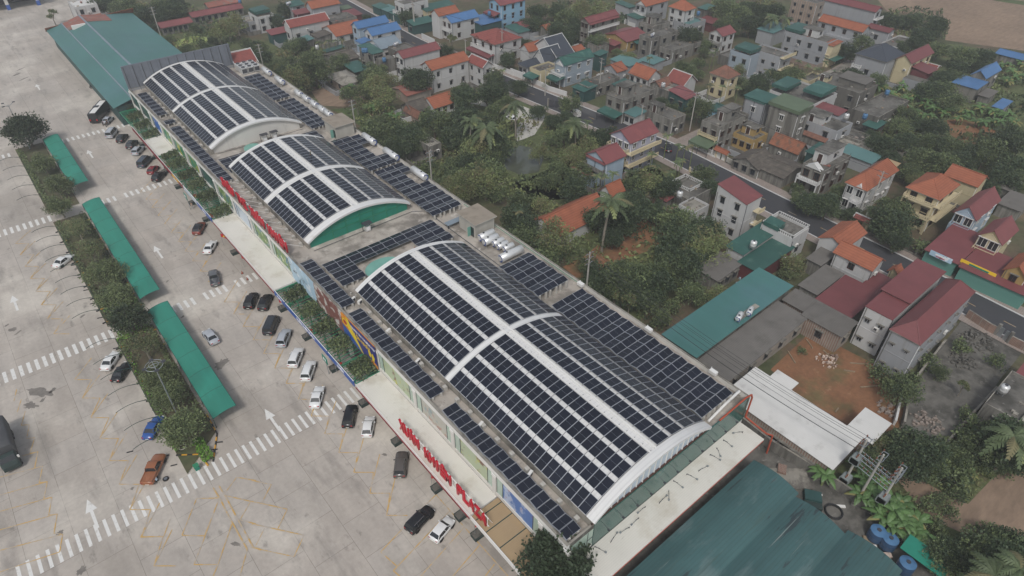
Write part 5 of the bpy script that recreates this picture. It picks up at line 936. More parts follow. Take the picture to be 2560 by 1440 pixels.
        _, x0, y0, x1, y1, hh, rk, rm, rise, w2 = e; b = MB(); b.box(x0, y0, 0, x1, y1, hh, w2)
        if rk == 'gx':
            for xx in (x0+.001, x1-.001): f = [(xx, y0, hh), (xx, y1, hh), (xx, (y0+y1)/2, hh+rise-.1)]; b.poly(f if xx > x0+.5 else f[::-1], w2)
        b.build('wing', t); b = MB(); roof_mb(b, rk, x1-x0, y1-y0, hh, rise, .35, rm); b.build('wing_roof', t, (x0, y0, 0))
def btank(label, cr, x, y, z, steel=False, r=.65, hh=1.5, grp=None):
    p = W(cr, x, y, z); t = thing('water_tank', label, 'water tank', (p.x, p.y, z-.9), 0, grp); b = MB(); n = 14; m = 'steel_tank' if steel else 'plastic_blue'
    prof = [(.0, 0), (r, 0), (r, hh*.3), (r*1.03, hh*.32), (r, hh*.36), (r, hh*.62), (r*1.03, hh*.66), (r, hh*.7), (r, hh*.86), (r*.6, hh*.98), (.25, hh), (0, hh)]
    b.grid([[(q*math.cos(2*PI*i/n), q*math.sin(2*PI*i/n), zz+.5) for i in range(n)] for q, zz in prof], m, True, True); b.build('drum', t); b = MB(); b.tube((0, 0, hh+.48), (0, 0, hh+.62), .25, 'rail', 8); b.build('lid', t); b = MB()
    for i in range(4): a = PI/4+i*PI/2; b.tube((r*.8*math.cos(a), r*.8*math.sin(a), 0), (r*.8*math.cos(a), r*.8*math.sin(a), .5), .05, 'galv', 4)
    b.box(-r*.7, -r*.7, .42, r*.7, r*.7, .5, 'galv'); b.build('stand', t)
def ltank(label, cr, x, y, z, rz=0., L=2.0, r=.5): p = W(cr, x, y, z); tank(label, p.x, p.y, L, r, rz, z=z-.9)
H = house
T_ = 'tin_teal'; TG = 'tin_green'
# ---- north-west rows (crop A1, A2)
H('long low shed with a dull red roof by the algae pond', 'low red roof by the algae pond', 'A1', (1205, 210), (1110, 185), (1425, 145), 3, 'wall_old', 'gx', 'tin_red', 'S6', 1.0, kind='shed')
H('longest low red roofed shed at the top, beside its shorter twin', 'longest low red roof', 'A1', (1440, 130), (1425, 95), (1800, 40), 3, 'wall_old', 'gx', 'tin_red', 'S8', 1.0, kind='shed')
H('faded red barn roof at the top edge behind the long low shed', 'faded red barn', 'A1', (1560, 55), (1520, 30), (1740, -20), 3.2, 'wall_old', 'gx', 'tin_rust', 'S3', 1.0, kind='shed')
H('flat white house beyond the warehouse, with orange window bands', 'flat white house past the warehouse', 'A1', (555, 55), (470, 15), (720, 20), 7, 'wall_white', 'flat', 'fibro_white', 'S2x2', kind='house', ex=(('awnS', 3.4, 2.5, 'tile_orange', 0, 1),))
H('grey rubble walled house right of the green water tank', 'rubble walled house', 'A1', (1860, 165), (1800, 125), (1990, 140), 4, 'wall_grey', 'flat', 'old_concrete', 'S2')
H('white house with a small green roof and a blue awning at upper left', 'white house with blue awning', 'A2', (10, 130), (-60, 90), (118, 95), 6, 'wall_white', 'flat', 'old_concrete', 'S2x2 W1x2', ex=(('shelter', .1, .3, .9, .95, 2.0, TG), ('roof2', 7, 2, 10.5, 7, 3.4, 'sx', 'tin_blue', .4, 'wall_grey')))
H('white rendered house with orange roof and three grey south windows', 'white house with three grey windows', 'A2', (250, 205), (213, 170), (528, 128), 6.4, 'wall_white', 'gx', 'tile_red', 'S3 W1', 1.8)
H('dark green walled shed with a dull red roof left of the white house', 'dark shed with dull red roof', 'A2', (112, 265), (82, 240), (252, 228), 3.6, 'wall_teal', 'sy', 'tin_red', '', .8, kind='shed')
H('tall grey house with a large orange red roof at the top edge', 'tall grey house at the top', 'A2', (415, 62), (385, 32), (640, 22), 7, 'wall_grey', 'gx', 'tile_orange', 'S2 W1', 1.8)
H('small maroon walled house with a faded red roof below the tall grey one', 'maroon walled house', 'A2', (300, 112), (280, 92), (418, 85), 5, 'wall_maroon', 'sy', 'tin_red', 'S1', .8)
H('green roofed grey house behind the maroon walled one', 'green roofed grey house', 'A2', (262, 52), (230, 28), (350, 22), 6, 'wall_grey', 'sy', TG, 'S1x2', .8)
H('flat grey house between orange roofs by the curve of the road', 'flat grey house by the road curve', 'A2', (570, 165), (525, 120), (725, 110), 4.5, 'wall_old', 'flat', 'dirt_concrete', 'S2')
H('low maroon porch roof at the road edge near the yellow lean-to', 'low maroon porch roof', 'A2', (705, 125), (655, 90), (795, 100), 3.4, 'wall_maroon', 'sy', 'tin_maroon', '', .6, kind='shed')
H('small yellowish lean-to roof beside the low maroon porch', 'yellowish lean-to', 'A2', (640, 75), (620, 55), (710, 50), 3.2, 'wall_old', 'sy', 'tin_olive', '', .4, kind='shed')
H('low cottage with a broad orange tile roof and white gable edge', 'broad orange roofed cottage', 'A2', (600, 272), (540, 195), (800, 205), 3.4, 'wall_white', 'gx', 'tile_orange', 'S3', 2.2)
H('white house with a bright blue roof, left one of the blue pair', 'left blue roofed house', 'A2', (760, 212), (727, 180), (985, 150), 6.8, 'wall_paleblue', 'gx', 'tin_blue', 'W1x2 S1x2', 1.5)
H('white house with a bright blue roof, right one of the blue pair', 'right blue roofed house', 'A2', (868, 265), (832, 225), (1090, 212), 6.6, 'wall_white', 'gx', 'tin_blue', 'W1x2 S2x2', 1.6, ex=(('roof2', -4, 1, -.4, 5, 4.2, 'sx', 'tin_blue', .4, 'wall_paleblue'),))
H('low house with pale grey twin gables below the blue roofs', 'grey twin gabled house', 'A2', (935, 368), (840, 305), (1085, 318), 4.8, 'wall_white', 'gx', 'tin_grey', 'W1 S2', 1.8, ex=(('roof2', -3.5, .5, 0, 5, 4.2, 'gx', 'tin_grey', 1.4, 'wall_white'),))
H('old dark concrete house with flat roof behind the red roofed white house', 'old flat house with steel tank', 'A2', (1060, 385), (1005, 345), (1180, 345), 5.5, 'wall_dark', 'flat', 'dirt_concrete', 'S1')
H('grey house under a wide green sheet roof with two blue tanks', 'green roofed house with two blue tanks', 'A2', (870, 408), (712, 362), (942, 375), 6.8, 'wall_old', 'sy', TG, 'S2x2 W2x2', .5, ex=(('stack', 1, -3.5, 6, -.1, 5.2, 'wall_old', 'dirt_concrete'),))
H('small green sheet roof on posts below the two blue tanks', 'small green sheet roof', 'A2', (740, 545), (638, 492), (832, 500), 3.2, 'wall_dark', 'sy', TG, '', .5, kind='open')
H('ruined low house with a weathered grey roof by the bare dirt yard', 'ruined grey roofed house', 'A2', (650, 640), (512, 560), (800, 590), 2.8, 'brick', 'hip', 'old_concrete', 'W2', 1.0)
H('narrow white house with maroon roof and two small west windows', 'narrow white maroon roofed house', 'A2', (1100, 435), (1048, 396), (1362, 348), 7.2, 'wall_white', 'gx', 'tin_red', 'W2x2', 1.4)
H('big white house with bright orange tile roof, many small dark windows', 'big white orange roofed house', 'A2', (1312, 525), (1238, 480), (1577, 430), 7.6, 'wall_white', 'gx', 'tile_orange', 'S3x2 W1x2', 1.7, wh=(.8, 1.2))
H('white annex house with brick red roof right of the big orange roofed one', 'white brick red roofed annex', 'A2', (1700, 505), (1572, 450), (1748, 465), 7, 'wall_white', 'gy', 'tile_red', 'W2x2 S1x2', 1.5, wh=(.8, 1.1))
H('white villa with maroon tiled roofs and a maroon ground floor awning', 'white villa with maroon tiles', 'A2', (1790, 335), (1585, 262), (1905, 240), 7, 'wall_white', 'hip', 'tile_red', 'W3x2 S2x2', 2.2, ex=(('awnW', 3.4, 3, 'tin_maroon', 0, 1), ('ped', 'tile_red', 6.4, .1, .45), ('ped', 'tile_red', 6.4, .55, .9), ('bal', 3.7, 1.2, 'white_trim', .05, .95)), sty='b')
H('white house with sky blue roof, taller orange roofed tower at its side', 'white house with orange tower', 'A2', (1465, 170), (1425, 128), (1680, 118), 7, 'wall_white', 'gx', 'tin_blue', 'W2x2 S2x2', 1.6, ex=(('roof2', -2, 5.2, 7, 10, 8.6, 'gx', 'tile_orange', 1.6, 'wall_white'), ('bal', 3.6, 1.3, 'white_trim', 0, .9)), sty='b')
H('tall light blue house with rows of windows at the top edge', 'tall light blue house', 'A2', (1832, 40), (1760, 0), (1990, -20), 10, 'wall_blue', 'gx', 'tin_red', 'S3x3 W2x3', 1.4, wh=(.9, 1.6), ex=(('awnW', 7, 3, 'tin_red', 0, 1),), sty='b')
H('dark teal sheet walled workshop between blue roofs and the light pole', 'teal sheet workshop', 'A2', (1182, 195), (1145, 165), (1332, 150), 3.6, 'wall_teal', 'sy', TG, 'W1', .8, kind='shed')
H('long pale green roof at the top with grey walls', 'long pale green roof', 'A2', (1275, 88), (1252, 55), (1512, 42), 4.6, 'wall_cream', 'sy', TG, 'S4', 1.0)
H('white shop house with columns at the top beside the long pale green roof', 'white shop house at the top', 'A2', (1110, 35), (1060, 0), (1260, -15), 8, 'wall_white', 'flat', 'dirt_concrete', 'W2x2 S2x2', ex=(('bal', 4, 1.3, 'white_trim', 0, 1),))
for i, (B, Lf, Rt) in enumerate([((930, 68), (865, 38), (985, 45)), ((990, 90), (925, 52), (1050, 60)), ((1090, 135), (975, 98), (1140, 110))]):
    H(['small green porch roof, nearest the blue roofs', 'small pale green porch roof in the middle of three along the road', 'broad dark green porch roof by the road bend'][i], ['first green porch', 'second green porch', 'broad green porch'][i], 'A2', B, Lf, Rt, 3.2, 'wall_teal', 'sx', TG if i != 1 else T_, '', .4, kind='shed')
H('blue sheet roofed green lean-to beside the tall light blue house', 'blue and green lean-to', 'A2', (1690, 190), (1672, 120), (1802, 130), 5, 'wall_teal', 'sy', 'tin_blue', '', .5, kind='shed')
H('rusty patched low roof among trees left of the orange roofed pavilion', 'rusty patched roof', 'A2', (1130, 720), (1018, 655), (1300, 650), 2.8, 'brick', 'gx', 'tin_rust', '', .8, kind='shed')
H('open house with clean orange roof and white ridge near the village yard', 'clean orange roofed open house', 'A2', (1335, 810), (1278, 740), (1502, 755), 3, 'wall_white', 'gx', 'tile_orange', 'S3', 1.9, sty='b')
H('old shrine like house with dark mossy roof and white columns', 'dark mossy roofed shrine', 'A2', (1165, 838), (1110, 775), (1302, 790), 2.8, 'wall_old', 'gx', 'tile_dark', 'S2', 1.6, ex=(('awnS', 2.6, .8, 'tile_dark', 0, 1),), sty='b')
H('old low roof of broken tiles behind the dark mossy shrine', 'broken tile roof', 'A2', (1210, 880), (1085, 820), (1270, 905), 2.6, 'brick', 'gy', 'tile_brown', '', 1.2, kind='shed')
H('crumbling grey house with pale flat roof half hidden by trees', 'crumbling grey house', 'A2', (1300, 1100), (1240, 1045), (1405, 1080), 4.4, 'wall_old', 'flat', 'old_concrete', 'S1 W1')
# ---- crop A3
H('modern house with steep slate roofs and white gable edges', 'slate roofed modern house', 'A3', (335, 430), (150, 345), (462, 385), 5.2, 'wall_white', 'gx', 'slate', 'W2x2', 4.6, ex=(('roof2', -5, .5, 3, 6, 4.6, 'gx', 'slate', 3.4, 'wall_white'), ('roof2', -4, 9.5, 2, 14, 5.4, 'gx', 'tile_orange', 1.8, 'wall_white')))
H('low annex under a barrel shaped dark roof beside the slate house', 'barrel roofed annex', 'A3', (110, 505), (70, 465), (262, 430), 3.6, 'wall_grey', 'hip', 'slate', 'W2', 1.2)
H('long grey house with teal roof and ornate white balcony front', 'grey house with ornate balcony', 'A3', (395, 488), (318, 450), (632, 420), 7.4, 'wall_bluegrey', 'gx', 'tin_green', 'S3x2', 1.7, ex=(('bal', 3.8, 1.8, 'white_trim', 0, 1), ('ped', 'white_trim', 6.6, .15, .85), ('awnW', 3.6, 4, TG, -.2, 1)), sty='w')
H('teal walled two storey lean-to behind the ornate balcony house', 'teal walled lean-to', 'A3', (655, 420), (615, 395), (760, 410), 5.5, 'wall_teal', 'sx', TG, '', .4, kind='shed')
H('flat roofed low house with a teal awning between slate and teal roofs', 'flat house with teal awning', 'A3', (210, 535), (165, 492), (325, 480), 4.6, 'wall_cream', 'flat', 'dirt_concrete', 'W2', ex=(('awnW', 3.2, 3, TG, 0, 1),))
H('teal awning shop by the short street light on the road', 'teal shop by the street light', 'A3', (540, 692), (450, 648), (632, 650), 3.6, 'wall_teal', 'sx', TG, 'W1', .6, kind='shed')
H('long flat concrete roofed house behind the teal awning shop', 'long flat concrete house', 'A3', (575, 655), (508, 612), (832, 582), 4.2, 'wall_old', 'flat', 'dirt_concrete', 'S4 W2')
H('tall old house with long red roof and a dark red upper band', 'tall old house with red upper band', 'A3', (575, 168), (518, 142), (810, 105), 10, 'wall_old', 'gx', 'tin_red', 'S3x1x2 W2x3', 1.1, ex=(('awnS', 9.6, 1.0, 'tin_red', 0, 1), ('balS', 6.7, 1.2, 'white_trim', 0, 1)), sty='b')
H('red roofed house with a yellow wall at its end', 'red roofed house with yellow wall', 'A3', (862, 315), (738, 235), (985, 248), 4, 'wall_yellow', 'gx', 'tin_red', 'W1 S2', 1.4, ex=(('awnS', 3.4, 2, TG, .3, 1),))
H('old grey two storey house with dark flat roof and steel tank', 'old grey house with steel tank', 'A3', (1045, 290), (985, 252), (1248, 225), 7, 'wall_old', 'flat', 'dirt_concrete', 'S3x2 W1x2')
H('old grey house with an empty flat terrace behind the one with a steel tank', 'old grey terrace house', 'A3', (1060, 200), (980, 158), (1205, 165), 6.5, 'wall_old', 'flat', 'dirt_concrete', 'W2x2', ex=(('pent', .3, .4, .8, .9, 2.4, 'wall_old', 'flat', 'dirt_concrete'),))
H('long single storey grey house with dark stained flat roof and three south windows', 'long stained flat house', 'A3', (1205, 380), (1130, 340), (1432, 310), 4.4, 'wall_old', 'flat', 'dirt_concrete', 'S3 W2', sty='b')
H('white house with ornate pale blue front and orange roof at the top', 'ornate pale blue fronted house', 'A3', (1005, 45), (925, 18), (1180, -5), 7.2, 'wall_grey', 'gx', 'tile_orange', 'S2x2 W2x2', 1.5, ex=(('bal', 3.6, 1.5, 'white_trim', 0, 1), ('ped', 'white_trim', 7, .2, .8)))
H('tall grey white house with bright orange hipped roofs and a blue tank', 'tall house with orange hips', 'A3', (1300, 82), (1188, 40), (1382, 55), 9, 'wall_white', 'hip', 'tile_orange', 'W2x3 S1x3', 2.4)
H('plain grey block with terrace below the orange hips', 'plain grey terrace block', 'A3', (1330, 185), (1240, 140), (1470, 150), 5, 'wall_grey', 'flat', 'tin_teal', 'S2')
H('small dark shed near the orange hips with green sheet roof', 'small dark green roofed shed', 'A3', (1455, 75), (1420, 45), (1520, 45), 6, 'wall_dark', 'sx', TG, '', .3, kind='shed')
H('low dull red shed at the right of the grey terrace block', 'low dull red shed', 'A3', (1500, 180), (1420, 135), (1560, 150), 3.2, 'wall_maroon', 'sx', 'tin_maroon', '', .4, kind='shed')
H('low green roof at the top between trees and the ornate pale blue house', 'low green roof at the top', 'A3', (880, 60), (770, 25), (900, 35), 3.6, 'wall_grey', 'sy', TG, '', .6, kind='shed')
H('green roofed shed in front of the ornate pale blue house', 'green shed by the ornate house', 'A3', (940, 145), (850, 120), (970, 118), 3.4, 'wall_grey', 'sy', TG, '', .5, kind='shed')
H('small house with red roof and west balcony among dark trees', 'small red roofed balcony house', 'A3', (1582, 270), (1498, 228), (1695, 238), 6.6, 'wall_white', 'gx', 'tin_red', 'W2x2 S2x2', 1.5, ex=(('bal', 3.4, 1.5, 'wall_old', 0, 1),), sty='b')
H('grey block with a teal sheet shelter on its roof, beside a big grey house', 'grey block with teal shelter', 'A3', (1790, 420), (1660, 365), (1840, 385), 8, 'wall_bluegrey', 'flat', 'dirt_concrete', 'W2x2', ex=(('shelter', .05, .05, .95, .8, 2.3, TG),))
H('big plain grey house with cream corner balconies', 'big grey house with cream balconies', 'A3', (2012, 430), (1815, 352), (2130, 402), 8.4, 'wall_grey', 'flat', 'dirt_concrete', 'W3x2 S1x2', ex=(('balS', 4.4, 1.6, 'cream_trim', 0, 1), ('balS', 8.2, 1.5, 'cream_trim', 0, 1)), wh=(.8, .9))
H('little house with orange tiled roof right of the slender power pole', 'little orange house by the pole', 'A3', (790, 540), (703, 490), (862, 508), 3.6, 'wall_grey', 'gx', 'tile_orange', '', 1.5)
H('white walled house with ornate curved orange tile roof and pale ridge', 'ornate orange tile roof house', 'A3', (1022, 595), (848, 545), (1105, 548), 3.6, 'wall_white', 'gy', 'tile_orange', 'W3', 2.2)
H('small white house with crisp orange gable and white edges', 'small crisp orange gable house', 'A3', (1290, 640), (1172, 580), (1380, 595), 4, 'wall_white', 'gy', 'tile_red', 'W2', 2.4)
H('pale teal tin roof, left of two low sheds behind the orange roofs', 'left pale teal tin roof', 'A3', (880, 500), (738, 440), (990, 470), 3, 'wall_grey', 'sx', T_, '', .4, kind='shed')
H('pale teal tin roof, right of two low sheds behind the orange roofs', 'right pale teal tin roof', 'A3', (1060, 485), (942, 447), (1198, 470), 3, 'wall_grey', 'sx', T_, '', .4, kind='shed')
H('yellow two storey house with pyramid tile roof', 'yellow pyramid roofed house', 'A3', (1622, 592), (1472, 545), (1688, 545), 7, 'wall_cream', 'pyr', 'tile_brown', 'W2x2 S1x2', 2.4, sty='b')
H('teal walled shed with plain red roof beside a round tree', 'teal walled red roofed shed', 'A3', (1305, 748), (1172, 690), (1378, 700), 4.2, 'wall_teal', 'sy', 'tin_red', 'W2', .9, kind='shed')
H('dark tile roofed old house behind the ornate orange roof', 'dark tile roofed old house', 'A3', (1120, 660), (1020, 625), (1230, 620), 3.2, 'wall_old', 'gx', 'tile_brown', '', 1.4)
H('low teal roof in front of the yellow pyramid roofed house', 'low teal roof by yellow house', 'A3', (1540, 840), (1490, 795), (1600, 800), 3, 'wall_blue', 'sx', TG, '', .4, kind='shed')
H('stained grey house with terrace roofs and a dark green ground awning', 'stained grey terrace house', 'A3', (835, 755), (735, 692), (1140, 690), 7, 'wall_old', 'flat', 'dirt_concrete', 'S4x2 W2x2', ex=(('awnW', 3.4, 3.5, TG, -.1, 1), ('pent', .25, .45, .6, .95, 2.4, 'wall_old', 'flat', 'dirt_concrete')), sty='b')
H('small teal roof behind the stained terrace house', 'teal roof behind terrace house', 'A3', (840, 668), (735, 632), (910, 620), 4.5, 'wall_old', 'sx', TG, '', .4, kind='shed')
H('white fronted shed with pale teal roof beside the stained terrace house', 'white fronted teal shed', 'A3', (922, 880), (842, 838), (988, 830), 3.4, 'wall_white', 'sx', T_, 'W2', .4, kind='shed')
H('old dark house with broad flat roof and roof room at the lane corner', 'dark flat house at the lane corner', 'A3', (1200, 902), (988, 832), (1308, 858), 5, 'wall_old', 'flat', 'dirt_concrete', 'S2 W3', ex=(('pent', .15, .6, .5, .98, 2.3, 'wall_old', 'flat', 'dirt_concrete'),))
H('old two storey house with yellowed front and grey green awning', 'yellowed old two storey house', 'A3', (1560, 955), (1425, 900), (1752, 845), 7.4, 'wall_old', 'flat', 'dirt_concrete', 'S4x2 W2x2', ex=(('pent', .35, .3, .85, .8, 2.6, 'wall_old', 'flat', 'dirt_concrete'), ('awnW', 3.4, 4.5, 'tin_olive', -.1, 1), ('bal', 3.9, 1.0, 'wall_cream', 0, 1)), sty='b')
H('low yellow house with flat roof between old houses', 'low yellow flat house', 'A3', (1815, 1052), (1658, 992), (1892, 988), 4, 'wall_yellow', 'flat', 'dirt_concrete', 'W3 S1', ex=(('pent', .4, .3, .9, .9, 2.0, 'wall_yellow', 'flat', 'dirt_concrete'),), sty='b')
H('old house with sunken dark tile roof above the village road', 'sunken dark tile roof', 'A3', (1850, 1275), (1662, 1175), (1965, 1185), 3, 'wall_old', 'gx', 'tile_dark', 'W3', 1.6)
t, D, Wd = H('lilac grey three storey house with cream balconies and wide red roof', 'three storey balcony house', 'A3', (890, 1072), (755, 985), (1135, 992), 9.6, 'wall_lilac', 'gx', 'tin_red', 'W3x3 S3x3', 2.0, ex=(('bal', 3.4, 1.4, 'cream_trim', 0, 1), ('balS', 3.4, 1.5, 'cream_trim', -.1, 1), ('balS', 6.7, 1.5, 'cream_trim', -.1, 1.05), ('bal', 6.7, 1.4, 'cream_trim', 0, 1)), sty='w')
H('red roofed pavilion storey with terrace, built against the lilac balcony house', 'red roofed pavilion storey', 'A3', (705, 1228), (578, 1132), (882, 1168), 7.4, 'wall_paleblue', 'gx', 'tin_red', '', 1.8, ex=(('bal', 4.6, 1.2, 'wall_old', 0, 1), ('awnW', 7.2, .4, 'tin_red', 0, 1)))
H('small low building with a cross shaped red hip roof among palms', 'small cross shaped red roof', 'A3', (1048, 1415), (943, 1335), (1162, 1368), 3.4, 'wall_old', 'hip', 'tin_red', '', 1.8)
H('small orange tiled shrine with white ridges among trees', 'small orange tiled shrine', 'A3', (745, 1470), (675, 1405), (850, 1415), 3.4, 'wall_white', 'gx', 'tile_orange', '', 1.8)
H('pale blue walled shed with rusty sloping roof under the balcony house', 'pale blue walled rusty shed', 'A3', (560, 1345), (490, 1255), (622, 1300), 3.6, 'wall_paleblue', 'sw', 'tile_brown', '', 1.0, kind='shed')
H('flat grey platform roof inside white balustrades by the road', 'flat platform with balustrades', 'A3', (1330, 1440), (1178, 1380), (1400, 1370), 3.6, 'wall_old', 'flat', 'dirt_concrete', '', ex=(('par', 'white_trim'),))
H('bungalow with faded red roof near upper middle, right of the flat platform', 'faded red bungalow', 'A3', (80, 205), (-20, 175), (145, 175), 3.4, 'wall_grey', 'gx', 'tin_red', 'S2', .9)
H('low teal roof beyond the faded red bungalow', 'teal roof past the bungalow', 'A3', (50, 250), (-60, 205), (180, 240), 3.4, 'wall_grey', 'sy', TG, '', .5, kind='shed')
H('weathered small house with an orange gable between trees left of the red banded house', 'weathered orange gable house', 'A3', (260, 225), (215, 195), (300, 205), 3.2, 'wall_old', 'gx', 'tile_orange', '', 1.2)
H('little ochre roofed hut right of the slate house', 'little ochre hut', 'A3', (490, 395), (440, 350), (540, 365), 3, 'wall_old', 'gx', 'tile_orange', '', 1.2)
H('old grey house between small teal roofs, with carved white railing', 'old house with white railing', 'A3', (650, 365), (560, 335), (740, 345), 4, 'wall_old', 'flat', 'dirt_concrete', '', ex=(('par', 'wall_old'),))
# ---- crop A4
H('unfinished brick house with a grid of concrete bands', 'unfinished brick house', 'A4', (365, 28), (195, -20), (422, -5), 9, 'brick_raw', 'flat', 'dirt_concrete', 'W3x3 S1x3', wh=(.8, 1.0))
H('largest plain grey house with maroon roof at the top by the field', 'largest grey house by the field', 'A4', (812, 88), (455, -40), (862, 65), 9.6, 'wall_grey', 'gy', 'tin_maroon', 'S1x3', 1.2, ex=(('balS', 6.6, 1.5, 'white_trim', 0, 1), ('balS', 3.3, 1.5, 'white_trim', 0, 1)))
H('low grey house with dark maroon roof below the largest grey house', 'low grey maroon roofed house', 'A4', (912, 245), (768, 188), (972, 225), 5, 'wall_grey', 'gy', 'tin_maroon', 'W1', .8)
H('long grey house with bright orange tiled roof and dark windows', 'long grey orange roofed house', 'A4', (715, 238), (370, 150), (760, 208), 7, 'wall_grey', 'gy', 'tile_orange', 'W4x2', 1.6, ex=(('stack', -2, 0, -.1, 12, 3.6, 'wall_grey', 'wall_grey'),), sty='b')
H('grey three storey house with orange porch roof and teal ground awning', 'grey house with orange porch roof', 'A4', (452, 322), (92, 245), (548, 285), 8, 'wall_grey', 'flat', 'dirt_concrete', 'W4x2 S1x2', ex=(('balS', 4.2, 1.8, 'cream_trim', 0, 1), ('roof2', .4, -1.8, 6, 1.2, 7.4, 'sx', 'tile_orange', .4, 'cream_trim'), ('awnS', 3.2, 4, TG, 0, 1), ('pent', .35, .35, .8, .7, 2.4, 'wall_white', 'flat', 'dirt_concrete'), ('shelter', .05, .65, .9, 1.0, 2.0, TG)))
H('teal sheet roof at the left of the orange porch house', 'teal sheet roof near orange porch', 'A4', (40, 250), (-60, 205), (155, 200), 5, 'wall_grey', 'sx', T_, '', .6, kind='shed')
H('grey house under a broad slate blue hip roof', 'slate blue hip roofed house', 'A4', (892, 465), (650, 398), (1018, 395), 8, 'wall_grey', 'hip', 'slate', 'W1', 3.0, ex=(('bal', 4, 1.2, 'white_trim', .7, 1),))
H('yellow fronted house with maroon roof and maroon lean-to', 'yellow fronted maroon house', 'A4', (1082, 472), (955, 435), (1228, 382), 7.6, 'wall_cream', 'gx', 'tin_maroon', 'S3x2', 1.8, ex=(('stack', -2.6, -8, 9, -.2, 3.4, 'wall_grey', 'dirt_concrete'), ('roof2', 1.5, -5.5, 8, -.4, 5.2, 'sy', 'tin_maroon', .8, 'wall_maroon')), sty='b')
H('small gate house with brick red tiles behind the yellow fronted house', 'small brick red gate house', 'A4', (1260, 520), (1190, 488), (1305, 498), 3, 'wall_yellow', 'gy', 'tile_red', '', .7)
H('white oval courtyard house wall beside the maroon roof', 'white curved wall house', 'A4', (985, 360), (930, 285), (1100, 290), 3, 'wall_white', 'flat', 'dirt_concrete', '')
H('house with pale blue gabled roof among banana plants', 'pale blue gabled house', 'A4', (1642, 585), (1512, 555), (1738, 510), 6, 'wall_old', 'gx', 'tin_blue', 'S3', 1.6, ex=(('roof2', -8, -1, -.5, 6, 4.6, 'sx', 'tin_blue', .4, 'wall_old'),))
H('long blue roofed shed at the field edge', 'long blue shed by the field', 'A4', (1920, 450), (1685, 405), (1990, 420), 3.4, 'wall_old', 'gy', 'tin_blue', '', .8, kind='shed')
H('small blue sheet roof below the pale blue gabled house', 'small blue sheet roof', 'A4', (1760, 820), (1685, 790), (1820, 765), 3, 'wall_grey', 'sx', 'tin_blue', '', .5, kind='open')
H('low grey shed roof beside the small blue sheet roof', 'low grey shed by blue roof', 'A4', (1660, 735), (1560, 715), (1720, 690), 2.8, 'wall_old', 'sx', 'fibro', '', .4, kind='shed')
H('white house with two dark green roof shelters', 'white house with green shelters', 'A4', (340, 785), (55, 655), (498, 690), 6.6, 'wall_white', 'flat', 'dirt_concrete', 'W3x2 S1x2', ex=(('shelter', .05, .68, .6, .98, 2.6, TG), ('shelter', .3, .02, .85, .4, 2.8, TG)))
H('dark weathered two storey house beside the white house with green shelters', 'dark weathered two storey house', 'A4', (690, 700), (345, 600), (850, 640), 7.6, 'wall_dark', 'flat', 'dirt_concrete', 'W3x2 S1x2', ex=(('roof2', 4, 1, 9, 9, 9, 'sx', 'fibro', .4, 'wall_dark'), ('pent', .05, .8, .4, .98, 1.6, 'wall_cream', 'flat', 'dirt_concrete')))
H('grey stepped terrace house with blue and white tanks', 'stepped terrace house with tanks', 'A4', (830, 880), (665, 795), (955, 720), 4.6, 'wall_dark', 'flat', 'dirt_concrete', 'S2')
H('grey white house with small open roof terrace and steel tank', 'house with open roof terrace', 'A4', (520, 985), (290, 850), (612, 912), 6.4, 'wall_grey', 'flat', 'dirt_concrete', 'W2x2 S1x2', ex=(('pent', .1, .45, .7, .98, 2.0, 'wall_white', 'flat', 'dirt_concrete'),))
H('small red sheet roof wedged between grey terraces', 'small wedged red roof', 'A4', (530, 870), (355, 780), (578, 828), 5.6, 'wall_grey', 'sx', 'tin_red', '', .4, kind='shed')
H('teal sheet roof on posts beside a blue tank', 'teal roof by the blue tank', 'A4', (815, 970), (705, 930), (880, 920), 2.8, 'wall_dark', 'sx', TG, '', .4, kind='open')
H('tall grey block with teal clad top storey', 'tall grey block with teal top', 'A3', (1908, 775), (1762, 702), (2032, 738), 10.6, 'wall_grey', 'sx', TG, 'W1x2 S1x2', .3, ex=(('awnW', 10.5, .3, TG, 0, 1), ('awnS', 10.5, .3, TG, 0, 1)), sty='w')
H('tall grey block with an olive green roof box', 'tall grey block with olive roof', 'A4', (222, 862), (55, 770), (312, 812), 10.6, 'wall_old', 'flat', 'tin_olive', 'W1x3 S1x3', ex=(('shelter', -.02, -.02, 1.02, 1.02, 1.9, 'tin_olive'),), sty='w')
H('old house with patchy brick red tile roof', 'patchy brick red tile roof', 'A4', (232, 1152), (0, 1065), (288, 1105), 3.2, 'wall_old', 'gy', 'tile_old_red', '', 2.0)
H('old dark brown tiled roof behind the patchy brick red one', 'old dark brown tile roof', 'A4', (430, 1065), (255, 985), (490, 1000), 3.2, 'wall_old', 'gy', 'tile_brown', '', 1.5)
H('flat roof heaped with junk and white scraps', 'flat roof heaped with junk', 'A4', (740, 1140), (530, 1045), (840, 1110), 3.4, 'wall_old', 'flat', 'old_concrete', '')
H('grey flat box beside the junk heaped roof', 'grey flat box by junk roof', 'A4', (690, 1060), (600, 985), (790, 1020), 3.6, 'wall_old', 'flat', 'dirt_concrete', '')
H('long low teal grey roof behind the white roof room', 'long teal grey roof', 'A4', (780, 1230), (560, 1110), (905, 1200), 3.4, 'wall_grey', 'sx', T_, '', .5, kind='shed')
H('house with white roof room and ornate white front balcony', 'house with white roof room', 'A4', (425, 1285), (282, 1210), (632, 1170), 7.2, 'wall_old', 'flat', 'dirt_concrete', 'W2x2 S3x2', ex=(('pent', .3, .35, .95, .95, 2.8, 'wall_white', 'flat', 'dirt_concrete'), ('bal', 3.8, 1.6, 'white_trim', 0, 1), ('ped', 'white_trim', 6.9, .15, .85)), wh=(1.3, 2.0), sty='b')
